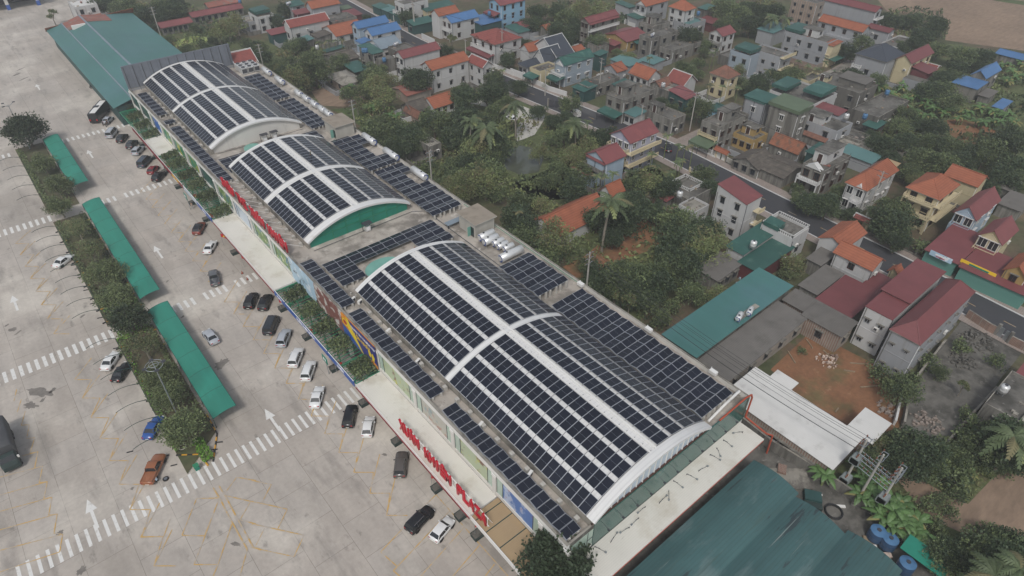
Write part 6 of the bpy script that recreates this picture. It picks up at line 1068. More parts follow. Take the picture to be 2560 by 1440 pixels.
H('teal lean-to roof left of the house with white roof room', 'teal lean-to by white roof room', 'A4', (340, 1160), (298, 1125), (440, 1100), 4.4, 'wall_teal', 'sx', TG, '', .6, kind='shed')
H('cluttered old sheds with dark tile roofs beside the road', 'cluttered dark tile sheds', 'A4', (120, 1340), (-40, 1220), (260, 1230), 3, 'wall_old', 'gy', 'tile_dark', '', 1.0, kind='shed')
t, D, Wd = H('white villa with broad orange hip roof and columned porch', 'white villa with orange hip roof', 'A4', (745, 1432), (590, 1355), (1082, 1310), 7, 'wall_white', 'hip', 'tile_orange', 'W2x2 S3x2', 2.8, ex=(('bal', 3.7, 1.8, 'white_trim', 0, .5), ('ped', 'white_trim', 6.5, .1, .6)), wh=(1.3, 1.8), sty='w')
# ---- crop B3, B4
H('farmhouse with long vivid orange tile roof under the tall coconut palm', 'long vivid orange farmhouse', 'XY', (80.6, 81.8), (80.6, 90.6), (97.4, 81.8), 3.4, 'wall_white', 'gx', 'tile_orange', '', 2.7)
H('flat pale concrete roofed house left of the tall white house', 'flat pale concrete house', 'B3', (1372, 152), (1252, 90), (1495, 100), 4, 'wall_white', 'flat', 'old_concrete', 'S1 W1')
H('little red tin roof beside the flat pale concrete house', 'little red tin roof', 'B3', (1160, 75), (1130, 45), (1245, 60), 3, 'wall_old', 'sx', 'tin_red', '', .4, kind='shed')
H('flat dark terrace house behind the little red tin roof', 'flat dark terrace house', 'B3', (1330, 60), (1180, -40), (1530, -20), 4, 'wall_old', 'flat', 'dirt_concrete', '')
H('tall white three storey house with red roof and small hooded windows', 'tall white three storey house', 'B3', (1760, 97), (1528, -12), (1880, 25), 9.6, 'wall_white', 'sy', 'tin_red', 'W2x3', 1.6, ex=(('balS', 6.6, 1.5, 'cream_trim', .62, 1), ('balS', 3.4, 1.5, 'cream_trim', .62, 1)), wh=(.9, 1.4), ov=.15)
H('white terrace house with white balustrade round its flat roof', 'white balustraded terrace house', 'B4', (185, 352), (-10, 215), (312, 270), 6.2, 'wall_white', 'flat', 'dirt_concrete', 'S1', ex=(('par', 'white_trim'), ('shelter', .02, .5, .3, .9, 1.8, TG)))
H('big teal sheet roof with steel tank in front of the balustraded terrace', 'upper big teal roof', 'B3', (1735, 475), (1622, 385), (2110, 325), 4.6, 'wall_white', 'sx', 'tin_green', '', .5)
H('lower teal sheet roof beside the upper one', 'lower teal sheet roof', 'B3', (1850, 608), (1688, 520), (2115, 420), 3.8, 'wall_maroon', 'sx', 'tin_green', '', .4)
H('brown corrugated old shed with teal patched edge', 'brown corrugated shed', 'B3', (1545, 672), (1365, 565), (1725, 548), 3.2, 'wall_old', 'sx', 'fibro', 'S3', .5, kind='shed')
t, D, Wd = H('longest plain teal roof running to the back wall of the plaza', 'longest teal roof', 'B3', (1385, 1245), (1125, 1062), (2130, 735), 4.4, 'wall_old', 'sx', 'tin_teal_big', '', .6, kind='shed')
H('great grey corrugated roof over brick walls with red doors', 'great grey corrugated roof', 'B3', (1630, 1420), (1390, 1262), (2265, 985), 3.6, 'brick', 'sx', 'fibro', 'S5', .5, kind='shed')
H('grey corrugated roof over brick by the red earth plot', 'corrugated roof by the earth plot', 'B4', (555, 1092), (262, 905), (668, 985), 4.2, 'brick', 'sx', 'fibro', 'S1 W1', .4, kind='shed')
H('weathered grey roof just above the corrugated one, with scraps on it', 'weathered scrap strewn roof', 'B4', (270, 900), (130, 785), (372, 825), 3.8, 'brick', 'sx', 'fibro', '', .4, kind='shed')
H('dark grey corrugated roof left of the orange house', 'dark corrugated roof by orange house', 'B4', (400, 555), (295, 485), (560, 370), 3.4, 'wall_old', 'sx', 'fibro', '', .4, kind='shed')
H('flat stained patio roof between corrugated sheds', 'flat stained patio roof', 'B4', (370, 775), (230, 690), (580, 620), 3.2, 'wall_old', 'sx', 'fibro', '', .2, kind='shed')
H('white house with vivid orange tile roof by the road', 'white house with vivid orange roof', 'B4', (790, 588), (493, 438), (905, 515), 6.4, 'wall_white', 'gy', 'tile_orange', 'W1x1x1', 1.4, ex=(('roof2', 3.5, 7.5, 12.5, 12.6, 5.6, 'gx', 'tile_orange', 1.4, 'wall_white'), ('awnS', 3.2, 1.2, 'cream_trim', 0, 1)), sty='b')
H('wide dull red shed roof beside the tall maroon pair', 'wide dull red shed roof', 'B4', (622, 952), (362, 792), (832, 758), 3.6, 'brick', 'sx', 'tin_maroon', '', .4, kind='shed')
H('narrow red roof strip between orange house and maroon pair', 'narrow red roof strip', 'B4', (830, 757), (700, 690), (940, 665), 3.4, 'brick', 'sx', 'tin_maroon', '', .3, kind='shed')
H('tall grey white house with flat maroon roofs in two steps', 'stepped maroon roofed house', 'B4', (935, 962), (728, 856), (1068, 852), 8.6, 'wall_white', 'sx', 'tin_maroon', 'W2x2', .25, ov=.1, ex=(('roof2', 6.05, .1, 19.4, 4.75, 9.2, 'sx', 'tin_maroon', .2, 'wall_white'),), wh=(.8, .8), sty='g')
H('tall grey house with long maroon hip roof beside the earth plot', 'long maroon hip roofed house', 'B4', (1145, 1148), (918, 1018), (1550, 742), 8.8, 'wall_grey', 'hip', 'tin_maroon', 'S6x2 W2x2', 2.2, ov=.2, wh=(.45, .55), sty='g')
H('tiny orange gate roof between road and maroon pair', 'tiny orange gate roof', 'B4', (985, 620), (930, 590), (1030, 580), 3, 'wall_cream', 'gx', 'tile_orange', '', .8)
H('yellow house with two rings of cream balconies and orange hip roof', 'yellow ringed balcony house', 'B4', (1290, 60), (1075, -70), (1440, -60), 8.6, 'wall_cream', 'hip', 'tile_orange', 'W2x3 S2x3', 2.4, ex=(('bal', 3.6, 1.6, 'cream_trim', -.05, 1.05), ('balS', 3.6, 1.6, 'cream_trim', -.05, 1), ('bal', 6.7, 1.4, 'cream_trim', 0, 1), ('balS', 6.7, 1.4, 'cream_trim', -.05, 1)), wh=(1.3, 1.5), sty='b')
H('pale blue fronted house with long red roof', 'pale blue fronted house', 'B4', (1570, 208), (1382, 145), (1735, 42), 7, 'wall_paleblue', 'gx', 'tin_red', 'W2x2 S2x2', 2.0, ex=(('bal', 3.6, 1.3, 'wall_paleblue', 0, 1), ('ped', 'wall_paleblue', 6.6, .1, .9)), wh=(1.4, 1.8), sty='w')
H('cream fronted house with red roof and blue glass windows', 'cream fronted house', 'B4', (1765, 392), (1562, 318), (1888, 272), 7, 'wall_cream', 'gx', 'tin_red', 'W2x2', 1.9, ex=(('bal', 3.6, 1.2, 'cream_trim', 0, 1), ('ped', 'cream_trim', 6.7, .1, .9)), wh=(1.6, 1.9), sty='w')
H('yellow stained house with small orange roof at the right edge', 'yellow stained house', 'B4', (1950, 650), (1790, 545), (2060, 520), 6, 'wall_yellow', 'gx', 'tile_orange', 'W1x1x1', 1.6, sty='b')
H('low wide maroon shop roof with banner, left of the cream front', 'maroon shop roof with banner', 'B4', (1430, 545), (1175, 425), (1560, 330), 3.6, 'shutter_green', 'sx', 'tin_maroon', '', .9, kind='shed', name='shop')
H('long maroon shop roof with green shutters and a yellow banner', 'maroon shop roof, green shutters', 'B4', (1950, 790), (1450, 535), (2100, 640), 3.6, 'shutter_green', 'sx', 'tin_maroon', '', .9, kind='shed', name='shop')
H('dark grey sheet roof at the right edge below the orange roofs', 'dark sheet roof at right edge', 'B4', (1900, 150), (1740, 60), (2000, 60), 3.2, 'wall_old', 'sx', 'fibro', '', .4, kind='shed')
H('orange tiled wing roof right of the yellow balcony house', 'orange tiled wing roof', 'A4', (1580, 1400), (1380, 1260), (1650, 1330), 6, 'wall_cream', 'gy', 'tile_orange', '', 1.6)
H('dark low shed roof beyond the pale blue fronted house', 'dark low shed roof', 'A4', (1830, 1440), (1690, 1360), (1930, 1360), 3, 'wall_old', 'sx', 'fibro', '', .4, kind='shed')
H('small red roofed hut at the right edge beside the concrete plot', 'small red hut at right edge', 'B4', (1960, 1440), (1840, 1395), (2050, 1350), 3, 'wall_old', 'sx', 'tin_red', '', .4, kind='shed')
H('flat stained roof with steel tank at the lower right edge', 'flat roof at lower right edge', 'C4', (1890, 285), (1640, 125), (2150, 60), 4, 'wall_old', 'flat', 'dirt_concrete', 'W1')
# white L-shaped corrugated building
t, D, Wd = H('long low building with pale corrugated roof beside the green glass end wall', 'long pale corrugated roof', 'C4', (488, 645), (-255, 5), (785, 452), 3.6, 'brick', 'sx', 'fibro_white', 'W9', .35, kind='shed', wh=(1.6, .7), sty='g')
H('square pale corrugated roof jutting into the red earth plot', 'square pale corrugated roof', 'C4', (785, 452), (588, 318), (970, 330), 3.95, 'brick', 'sx', 'fibro_white', '', .2, kind='shed')
H('stepped end piece of the long pale roof beside the red earth plot', 'stepped pale roof end', 'C4', (155, 62), (0, -45), (240, 5), 3.9, 'brick', 'sx', 'fibro_white', '', .2, kind='shed')
# smaller roofs that fill the quarter
for a in [('faded brick red roof before the dark weathered house', 'faded brick red roof', 'A4', (740, 650), (652, 598), (802, 612), 3.4, 'wall_old', 'gy', 'tile_red', '', 1.0), ('small ruined brick hut among the banana plants', 'small ruined brick hut', 'A4', (950, 860), (900, 790), (1012, 780), 2.8, 'brick', 'gx', 'tile_red', '', .8),
 ('cream terrace room before the dark weathered house', 'cream terrace room', 'A4', (310, 610), (268, 565), (412, 560), 4, 'wall_cream', 'flat', 'dirt_concrete', ''), ('low grey foundation walls among garden trees', 'grey foundation walls', 'A4', (1010, 1150), (940, 1100), (1085, 1120), 1.4, 'wall_old', 'flat', 'soil', ''),
 ('small cream corrugated roof behind the white orange villa', 'cream corrugated roof', 'A4', (960, 1255), (885, 1215), (995, 1235), 4.4, 'wall_grey', 'sx', 'canopy_tan', '', .3), ('pale pair of block walls by the vegetable plot', 'pale block walls', 'A4', (1180, 970), (1070, 930), (1230, 950), 1.6, 'wall_white', 'flat', 'dirt_concrete', ''),
 ('low grey sheds at the left of the orange porch house', 'low grey sheds', 'A4', (250, 250), (150, 175), (300, 200), 3, 'wall_grey', 'flat', 'dirt_concrete', ''), ('small red lean-to at the foot of the red banded house', 'small red lean-to', 'A3', (770, 345), (715, 305), (805, 320), 3, 'wall_maroon', 'sx', 'tin_red', '', .4),
 ('dark low roof before the white house with three grey windows', 'dark low roof', 'A2', (460, 285), (400, 255), (545, 245), 3, 'wall_old', 'sx', 'tile_dark', '', .5), ('thin teal roof strip below the dark low roof', 'thin teal roof strip', 'A2', (370, 312), (305, 285), (420, 285), 3, 'wall_old', 'sx', T_, '', .4),
 ('long dark green roof by the small garden water tank', 'long dark green roof', 'A2', (530, 392), (495, 375), (648, 345), 3, 'wall_old', 'sx', TG, '', .4), ('old brown tile roof below the long dark green roof', 'old brown tile roof', 'A2', (600, 470), (500, 405), (735, 400), 3, 'wall_old', 'gx', 'tile_dark', '', 1.2),
 ('grey walled yard house behind the little red roofed balcony house', 'grey walled yard house', 'A3', (1690, 450), (1590, 390), (1790, 330), 3.2, 'wall_dark', 'flat', 'dirt_concrete', ''), ('old roof slab between yellow flat house and grey tall blocks', 'old roof slab', 'A3', (1880, 960), (1740, 890), (1960, 905), 4.6, 'wall_dark', 'flat', 'dirt_concrete', ''),
 ('small grey block beside the steel tank farm of the old tiles', 'small grey block by old tiles', 'A3', (1190, 690), (1090, 640), (1250, 650), 3.4, 'wall_old', 'flat', 'old_concrete', ''), ('weathered store with rusty roof near the faded red bungalow', 'weathered rusty store', 'A3', (350, 260), (270, 215), (400, 235), 3, 'wall_old', 'sx', 'tin_rust', '', .4)]:
    H(*a, kind='shed')
# roof tanks
for a in [('bright blue water tank, left one on the green roofed house', 'A2', 807, 385, 8.6), ('bright blue water tank, right one on the green roofed house', 'A2', 825, 385, 8.6), ('blue water tank on the low terrace beside the narrow white house', 'A2', 962, 455, 5), ('blue tank on the terrace of the tall house with orange hips', 'A3', 1397, 105, 6.5), ('blue water tank beside the teal roof in the old quarter', 'A4', 725, 880, 5), ('blue tank lying on the stepped terrace house', 'A4', 892, 700, 5.6), ('blue water tank behind the white awning house at the top', 'A2', 1750, 105, 7)]: btank(a[0], *a[1:])
for a in [('steel tank on the roof terrace of the grey white house', 'A4', 587, 880, 7.6), ('small steel tank on the upper big teal roof', 'B3', 1808, 400, 6), ('steel tank on the flat pale concrete house', 'B3', 1258, 25, 5.2), ('steel tank on the flat roof at the lower right edge', 'C4', 1765, 45, 5), ('small steel tank on a post among the gardens', 'A2', 460, 360, 4), ('small steel tank on the old tile roofs', 'A3', 1133, 645, 5)]: btank(a[0], *a[1:], steel=True)
for a in [('steel tank, left one on the wall by the longest teal roof', 'B3', 1705, 935, 5.6), ('steel tank, right one on the wall by the longest teal roof', 'B3', 1785, 895, 5.6), ('lying steel tank on the old grey two storey house', 'A3', 1055, 260, 7.6), ('lying steel tank on the old dark flat house', 'A2', 1050, 330, 6.2), ('lying steel tank on the roof of the maroon walled house', 'A2', 245, 25, 7)]: ltank(*a, rz=.3)
p = W('B3', 1745, 960, 3); b = MB(); b.box(-3.2, -.5, 0, 3.2, .5, 4.9, 'wall_old', 'old_concrete'); tag(b.build('tank_wall', None, (p.x, p.y, 0)), 'raised grey concrete wall that carries two steel tanks', 'wall')
p = W('A1', 1830, 85, 1); btank('green water tank near the rubble walled house', 'A1', 1800, 15, 4)
# ================================================================ walls, fences, gates
def wall_run(label, cr, pts, h=1.6, m='wall_old', th=.16, name='boundary_wall', cat='wall', z=0):
    q = [W(cr, x, y) for x, y in pts]; b = MB()
    for a, e in zip(q, q[1:]):
        d = (e-a).normalized(); n = Vector((-d.y, d.x, 0))*th
        b.prism([(a+n)[:2], (e+n)[:2], (e-n)[:2], (a-n)[:2]], 0, h, m, 'old_concrete' if m in ('wall_old', 'brick') else m)
    return tag(b.build(name), label, cat)
wall_run('long grey boundary wall in the alley behind the plaza and pale roof', 'C4', [(-330, 215), (0, 480), (440, 745), (900, 1060), (1500, 1500)], 2.0); wall_run('grey wall along the near side of the concrete plot', 'B4', [(1310, 1150), (1050, 1480), (1000, 1770)], 1.5)
wall_run('brick wall with gate at the road end of the concrete plot', 'B4', [(1480, 935), (1640, 1040), (1700, 1070)], 1.8, 'brick'); wall_run('brick wall right of the arched gate', 'B4', [(1790, 1130), (1930, 1200)], 1.8, 'brick'); wall_run('low wall between concrete plot and weedy ground', 'C4', [(1690, 60), (1490, 280), (1250, 550)], 1.4, 'brick')
wall_run('pale wall stump at the edge of the red earth plot', 'C4', [(985, 120), (940, 310)], 1.2, 'white_trim'); wall_run('white garden wall along the road by the ornate balcony house', 'A3', [(145, 620), (240, 660), (270, 680), (410, 725)], 1.6, 'white_trim'); wall_run('white pillared wall in front of the slate house', 'A3', [(-10, 560), (95, 600)], 2.2, 'white_trim')
wall_run('white wall with gate posts beside the white villa with maroon tiles', 'A2', [(1245, 290), (1340, 335)], 2, 'white_trim'); wall_run('white boundary wall by the white annex house along the road', 'A2', [(1750, 505), (1840, 530), (1930, 570)], 1.6, 'white_trim'); wall_run('old mossy wall edge below the sunken dark tile roof', 'A3', [(1660, 1240), (1750, 1290), (1850, 1330)], 1.8, 'white_trim')
wall_run('grey garden wall along the far lane behind the big grey houses', 'A3', [(1700, 545), (1850, 590), (1990, 640)], 1.6, 'wall_white'); wall_run('long garden wall beyond the plaza back, by the west gardens', 'A2', [(80, 520), (250, 490), (420, 455)], 1.4); wall_run('old stone wall at the foot of the orchard', 'B3', [(1040, 820), (1140, 750), (1290, 690)], 1.2)
def fence(label, cr, pts, h=1.5, m='frame_white', base='wall_old'):
    q = [W(cr, x, y) for x, y in pts]; t = thing('fence', label, 'fence', (q[0].x, q[0].y, 0)); o = q[0]; b = MB(); c = MB()
    for a, e in zip(q, q[1:]):
        a = a-o; e = e-o; L = (e-a).length; d = (e-a).normalized(); n = Vector((-d.y, d.x, 0))*.1; c.prism([(a+n)[:2], (e+n)[:2], (e-n)[:2], (a-n)[:2]], 0, .5, base)
        for i in range(int(L/.3)+1): p = a+d*.3*i; b.box(p.x-.04, p.y-.04, .5, p.x+.04, p.y+.04, h, m)
        b.tube((a.x, a.y, h-.1), (e.x, e.y, h-.1), .05, m, 4)
        for i in range(int(L/3)+1): p = a+d*3*i; c.box(p.x-.18, p.y-.18, 0, p.x+.18, p.y+.18, h+.15, base)
    b.build('railing', t); c.build('plinth', t)
fence('white slatted fence along the road before the yellowed old house', 'A3', [(1330, 1090), (1430, 1140), (1520, 1185)], 1.7, 'frame_white', 'white_trim'); fence('white slatted gate fence by the patchy roofs', 'A3', [(1600, 1220), (1660, 1255)], 1.8); fence('grey fence with railings along the pavement before the white orange villa', 'B4', [(160, 20), (340, 110), (440, 150), (620, 225)], 1.5, 'frame_white')
fence('brick fence with railings below the yellow balcony house', 'B4', [(760, 330), (900, 390), (1000, 430), (1120, 490)], 1.6, 'rail', 'wall_old'); fence('white balustrade fence round the flat platform by the road', 'A3', [(1330, 1290), (1430, 1340), (1380, 1385), (1530, 1440)], 1.3, 'white_trim', 'cream_trim')
fence('railing in front of the yellow wall and green shutters', 'B4', [(1665, 735), (1830, 810)], 1.9, 'galv', 'wall_yellow')
def gate(label, cr, a, e, m, rm=None):
    a = W(cr, *a); e = W(cr, *e); c = (a+e)/2; L = (e-a).length; t = thing('gate', label, 'gate', (c.x, c.y, 0), math.atan2(e.y-a.y, e.x-a.x)); b = MB()
    for s in (-1, 1): b.box(s*L/2-.25, -.25, 0, s*L/2+.25, .25, 2.6, 'wall_old' if rm is None else 'cream_trim')
    b.build('post', t); b = MB()
    for s in (-1, 1): b.box(s*L/4-L/4+.2, -.04, .1, s*L/4+L/4-.2, .04, 2.2, m)
    b.build('leaf', t)
    if rm: b = MB(); roof_mb(b, 'gx', L+.6, 1.4, 2.6, .6, .2, rm); b.build('roof', t, (-L/2-.3, -.7, 0))
gate('white metal gate between the brick walls of the concrete plot', 'B4', (1700, 1070), (1790, 1130), 'galv'); gate('brown gate with a red tiled roof by the white orange villa', 'B4', (640, 250), (730, 290), 'wood', 'tile_red'); gate('gate with orange tiled roof near the three storey balcony house', 'A3', (1525, 1180), (1600, 1215), 'frame_white', 'tile_orange'); gate('stone gate posts of the village yard beside the round tree', 'A3', (270, 800), (365, 810), 'rail')
# shop banners
def banner(label, cr, a, e, z, m, m2): 
    a = W(cr, *a, z); e = W(cr, *e, z); L = (e-a).length; t = thing('shop_banner', label, 'sign', (a.x-.25, a.y, z-.6), math.atan2(e.y-a.y, e.x-a.x)); b = MB(); b.box(0, -.05, 0, L, .05, 1.1, m); b.build('panel', t); b = MB(); b.box(L*.25, -.08, .5, L*.8, -.05, .85, m2); b.box(L*.3, -.08, .2, L*.7, -.05, .35, 'red_sign'); b.build('printed_strip', t)
banner('white and blue shop banner under the maroon roof', 'B4', (1220, 445), (1385, 520), 3.9, 'poster_dance', 'letter_white'); banner('yellow shop banner above the green shutters', 'B4', (1448, 510), (1712, 630), 3.9, 'letter_yellow', 'net_green')
# ================================================================ FIBRO ROOF AND ALLEY AT THE SOUTH-EAST CORNER
q = [W('C3', 740, 1440, 4), W('C3', 1850, 590, 4)]
t = thing('fibro_canopy', 'large dark teal corrugated roof with arched edge at the bottom right', 'roof', (33, -14, 0)); b = MB()
Xa, Xb = 33, 66.4; ya, yb = -14, 21.9; n = 5
for k in range(n):   # shallow arched bays, each sheet lapping the next
    y0 = ya+(yb-ya)*k/n; y1 = ya+(yb-ya)*(k+1)/n; xe = Xb-.9*(k % 2)-(1.0 if k < 3 else 0)*.4; rows = []
    for i in range(13):
        y = y0+(y1-y0)*i/12; z = 3.6+.7*math.sin(PI*i/12); xe2 = Xb-2.2-(.8 if k % 2 else 0); rows.append([(Xa-33, y+14, z), (xe2-33, y+14, z)])
    b.grid(rows, 'fibro_teal')
b.build('roof', t); psm = MB(); psm.box(-.1, -.1, 0, .1, .1, 3.4, 'galv'); psm = psm.mesh('post')
for k in range(n+1):
    for x in (1, 10, 20, 28): put('post', psm, t, (x, (yb-ya)*k/n+(.12 if k == 0 else -.12 if k == n else 0), 0))
def blue_tank(label, cr, x, y):
    p = W(cr, x, y, 2.2); t = thing('water_tank', label, 'water tank', (p.x, p.y, 0), 0, 'blue tanks in the alley'); b = MB(); n = 20; r = 1.05
    prof = [(0, 0), (r, 0), (r, .6), (r*1.02, .65), (r, .7), (r, 1.2), (r*1.02, 1.25), (r, 1.3), (r, 1.9), (r*.96, 2.05)]
    b.grid([[(q*math.cos(2*PI*i/n), q*math.sin(2*PI*i/n), z) for i in range(n)] for q, z in prof], 'plastic_navy', True, True); b.build('drum', t); b = MB()
    b.grid([[(q*math.cos(2*PI*i/n), q*math.sin(2*PI*i/n), z+(.05 if i % 4 < 2 else 0)*(q > .4)) for i in range(n)] for q, z in ((r*.98, 2.03), (r*.6, 2.18), (.28, 2.24))], 'plastic_blue', True, True); b.tube((0, 0, 2.2), (0, 0, 2.32), .28, 'rail', 10); b.build('lid', t)
blue_tank('big blue plastic tank beside the nearest transformer pole', 'C4', 835, 1095); blue_tank('big blue plastic tank in the middle, touching the green shed roof', 'C4', 925, 1155); blue_tank('big blue plastic tank standing alone below the two tone shed roof', 'C4', 1055, 1335)
a = W('C4', 1010, 1145, 2.6); t = thing('shed', 'narrow lean-to with green and pale roof halves beside the blue tanks', 'shed', (a.x-1.8, a.y-10.5, 0)); b = MB(); b.sheet([(0, 4.6, 2.6), (2.7, 4.6, 2.9), (2.7, 10, 2.9), (0, 10, 2.6)], .08, 'net_green'); b.build('roof', t); b = MB(); b.sheet([(0, -.5, 2.58), (2.7, -.5, 2.88), (2.7, 4.55, 2.88), (0, 4.55, 2.58)], .08, 'canopy_tan', 'rail'); b.build('patched_roof', t); b = MB(); b.box(2.4, -.5, 0, 2.6, 10, 2.7, 'wall_old'); b.build('wall', t)
def power_pole(label, u, v, H=11.5, arms=2, ang=0., x=None, cat='power pole', r=.17, mat_='pole_concrete'):
    p = P(u, v, H); t = thing('power_pole', label, cat, (p.x, p.y, 0), ang); b = MB(); b.tube((0, 0, 0), (0, 0, H), r*1.35, mat_, 8, r*.8); b.build('pole', t)
    for k in range(arms):
        z = H-.35-k*1.1; b = MB(); b.box(-1.1, -.06, z, 1.1, .06, z+.1, 'galv'); b.tube((-.5, 0, z), (0, 0, z-.5), .03, 'galv', 4); b.tube((.5, 0, z), (0, 0, z-.5), .03, 'galv', 4); b.build('crossarm', t); b = MB()
        for q in (-1.0, -.35, .35, 1.0): b.tube((q, 0, z+.1), (q, 0, z+.32), .06, 'insulator', 6)
        b.build('insulator', t)
    return Vector((p.x, p.y, H))
PP = {}
for k, a in dict(a=('concrete power pole beyond the warehouse, by the algae pond', 378, 17), b=('concrete power pole just beyond the orange tiled pavilion', 645, 110), c=('concrete power pole behind the farther stair hut', 878, 250), d=('concrete power pole behind the nearest parapet tank', 1073, 377), e=('concrete power pole with three crossarms behind the nearest vault', 1475, 630)).items():
    PP[k] = power_pole(a[0], a[1], a[2], 12, 3, 0)
for k, a in dict(f=('tall slender power pole on the pavement before the stained terrace house', 1505, 145), g=('tall slender power pole at the lane corner', 1742, 230), h=('power pole at the top of the village road', 1032, 3), i=('power pole beside the teal sheet workshop', 1032, -12), j=('leaning power pole before the white orange villa', 2210, 428), k=('short street pole by the dark lane corner house', 1608, 262), l=('short pole by the white garden wall', 1365, 172), m=('power pole beside the white villa with maroon tiles', 1255, 70), n=('thin pole by the blue sheet awning', 1163, 98), o=('power pole above the junk roofs and gardens', 1350, -6)).items():
    if k not in 'hio' or k == 'h': PP[k] = power_pole(a[0], a[1], a[2], 8.5 if k in 'kl' else 11.5, 1 if k in 'kln' else 2, PI/2, r=.14)
PP['i'] = power_pole('power pole beside the teal sheet workshop', 1030, 2, 11.5, 2, PI/2)
# transformer station: three poles, two crossbeams, transformer boxes
tp = [W('C4', 615, 580, 11), W('C4', 735, 690, 10), W('C4', 905, 740, 11)]
tp = [Vector((73.2, W('C4', 415, 930, 0).y+.2, 0)), Vector((72.6, W('C4', 545, 1010, 0).y, 0)), Vector((72.4, W('C4', 700, 1080, 0).y, 0))]
t = thing('transformer_station', 'row of three concrete poles carrying transformers above the grey alley', 'transformer', (tp[0].x, tp[0].y, 0)); o = tp[0]
for i, p in enumerate(tp):
    q = p-o; b = MB(); b.tube(q, q+Vector((0, 0, 10.5)), .2, 'pole_concrete', 8, .14); b.build('pole', t)
    b = MB(); m = 3 if i == 2 else 1
    for k in range(m):
        z = 10-.8*k; b.box(q.x-1.1, q.y-.4, z, q.x+1.1, q.y-.32, z+.1, 'galv'); b.box(q.x-1.1, q.y+.32, z, q.x+1.1, q.y+.4, z+.1, 'galv')
        for s in (-1, 0, 1): b.box(q.x+s-.05, q.y-.4, z, q.x+s+.05, q.y+.4, z+.1, 'galv'); b.tube((q.x+s, q.y+.36, z+.1), (q.x+s, q.y+.36, z+.4), .08, 'insulator', 6)
    b.build('crossarm', t)
for z in (7.9, 7.0, 5.6):
    b = MB(); a, e = tp[0]-o, tp[-1]-o
    for s in (-.3, .3): b.tube((a.x+s, a.y, z), (e.x+s, e.y, z), .06, 'galv', 4)
    for i in range(9): p = a+(e-a)*i/8; b.box(p.x-.4, p.y-.04, z, p.x+.4, p.y+.04, z+.08, 'galv'); b.tube((p.x, p.y, z), (p.x, p.y, z+.35), .07, 'insulator', 6)
    b.build('crossbeam', t)
for i, (p, z) in enumerate(((tp[0]-o, 5.8), (tp[2]-o, 3.2), (tp[0]-o, 1.2))):
    b = MB(); b.box(p.x-.9, p.y-.55, z, p.x+.5, p.y+.55, z+1.3, 'transformer'); [b.box(p.x-.9+.2*k, p.y-.68, z+.15, p.x-.84+.2*k, p.y+.68, z+1.1, 'transformer') for k in range(7)]; [b.tube((p.x-.6+.4*k, p.y, z+1.3), (p.x-.6+.4*k, p.y, z+1.7), .09, 'insulator', 6) for k in range(3)]; b.build('transformer_tank', t)
def cable(label, a, e, r=.03, sag=.8, n=8, dz=0): 
    a = Vector(a); e = Vector(e); b = MB(); b.path([a+(e-a)*i/n-Vector((0, 0, sag*4*(i/n)*(1-i/n)-dz)) for i in range(n+1)], r, 'wire', 4); return tag(b.build('cable'), label, 'cable')
for i, (s, dz) in enumerate(((-1, 0), (0, .3), (1, 0), (-1, -1.1), (1, -1.1), (0, -2.2))):
    cable('dark power cable running low over the long pale corrugated roof', (tp[0].x+s, tp[0].y, 10.2+dz), (PP['e'].x+s, PP['e'].y, 11.6+dz), .035, 1.6, 10)['group'] = 'power cables over the pale roof'
for k0, k1 in (('e', 'd'), ('d', 'c'), ('c', 'b')): cable(f'thin dark cable strung between the power poles behind the plaza, {["near", "middle", "far"]["edc".index(k0)]} span', PP[k0]-Vector((0, 0, .2)), PP[k1]-Vector((0, 0, .2)), .025, 1.2)
for i, (k0, k1) in enumerate((('l', 'k'), ('k', 'g'), ('m', 'l'), ('f', 'g'), ('g', 'j'), ('n', 'f'), ('k', 'f'), ('h', 'm'))):
    for s in (-.5, .5): cable(['thin cable along the road by the white garden wall', 'thin cable toward the lane corner', 'thin cable along the upper road', 'long thin cable between the two tall slender poles', 'long thin cable from the lane corner to the leaning pole', 'thin cable over the blue roofs', 'short thin cable near the lane corner house', 'thin cable at the top of the village road'][i], PP[k0]+Vector((0, s, -.3)), PP[k1]+Vector((0, s, -.3)), .03, .9)['group'] = 'village cables, pair '+'abcdefgh'[i]
# junk in the alley
def bx(name, label, cat, cr, x, y, s, m, rz=0., z=0, grp=None): p = W(cr, x, y, z); b = MB(); b.box(-s[0]/2, -s[1]/2, 0, s[0]/2, s[1]/2, s[2], m); b.box(-s[0]/2+.05, -s[1]/2+.05, s[2], s[0]/2-.05, s[1]/2-.05, s[2]+.04, m); return tag(b.build(name, None, (p.x, p.y, z), rz), label, cat, grp)
bx('green_container', 'dark green metal container in the alley beside the teal corrugated roof', 'container', 'C4', 325, 865, (1.7, 2.3, 1.0), 'wall_teal', .6); bx('dark_tarpaulin', 'dark sheet spread over goods beside the green container', 'sheet', 'C4', 330, 900, (2, 2.4, .6), 'planter', .6); bx('rubble_block', 'pale slab of concrete and rubble at the corner of the alley', 'rubble', 'C4', 120, 720, (7, 3.5, .5), 'old_concrete', -.72); bx('brick_stack', 'orange brick stack on the pale rubble slab', 'bricks', 'C4', 95, 660, (1.6, 1.2, .9), 'brick', .5)
p = W('C4', 490, 965); b = MB()
for z in (.1, .25, .4): b.path([(1.15*math.cos(2*PI*i/18), 1.15*math.sin(2*PI*i/18), z) for i in range(19)], .09, 'wire', 5)
tag(b.build('cable_coil', None, (p.x, p.y, 0)), 'dark coil of cable lying between the transformer poles', 'coil')
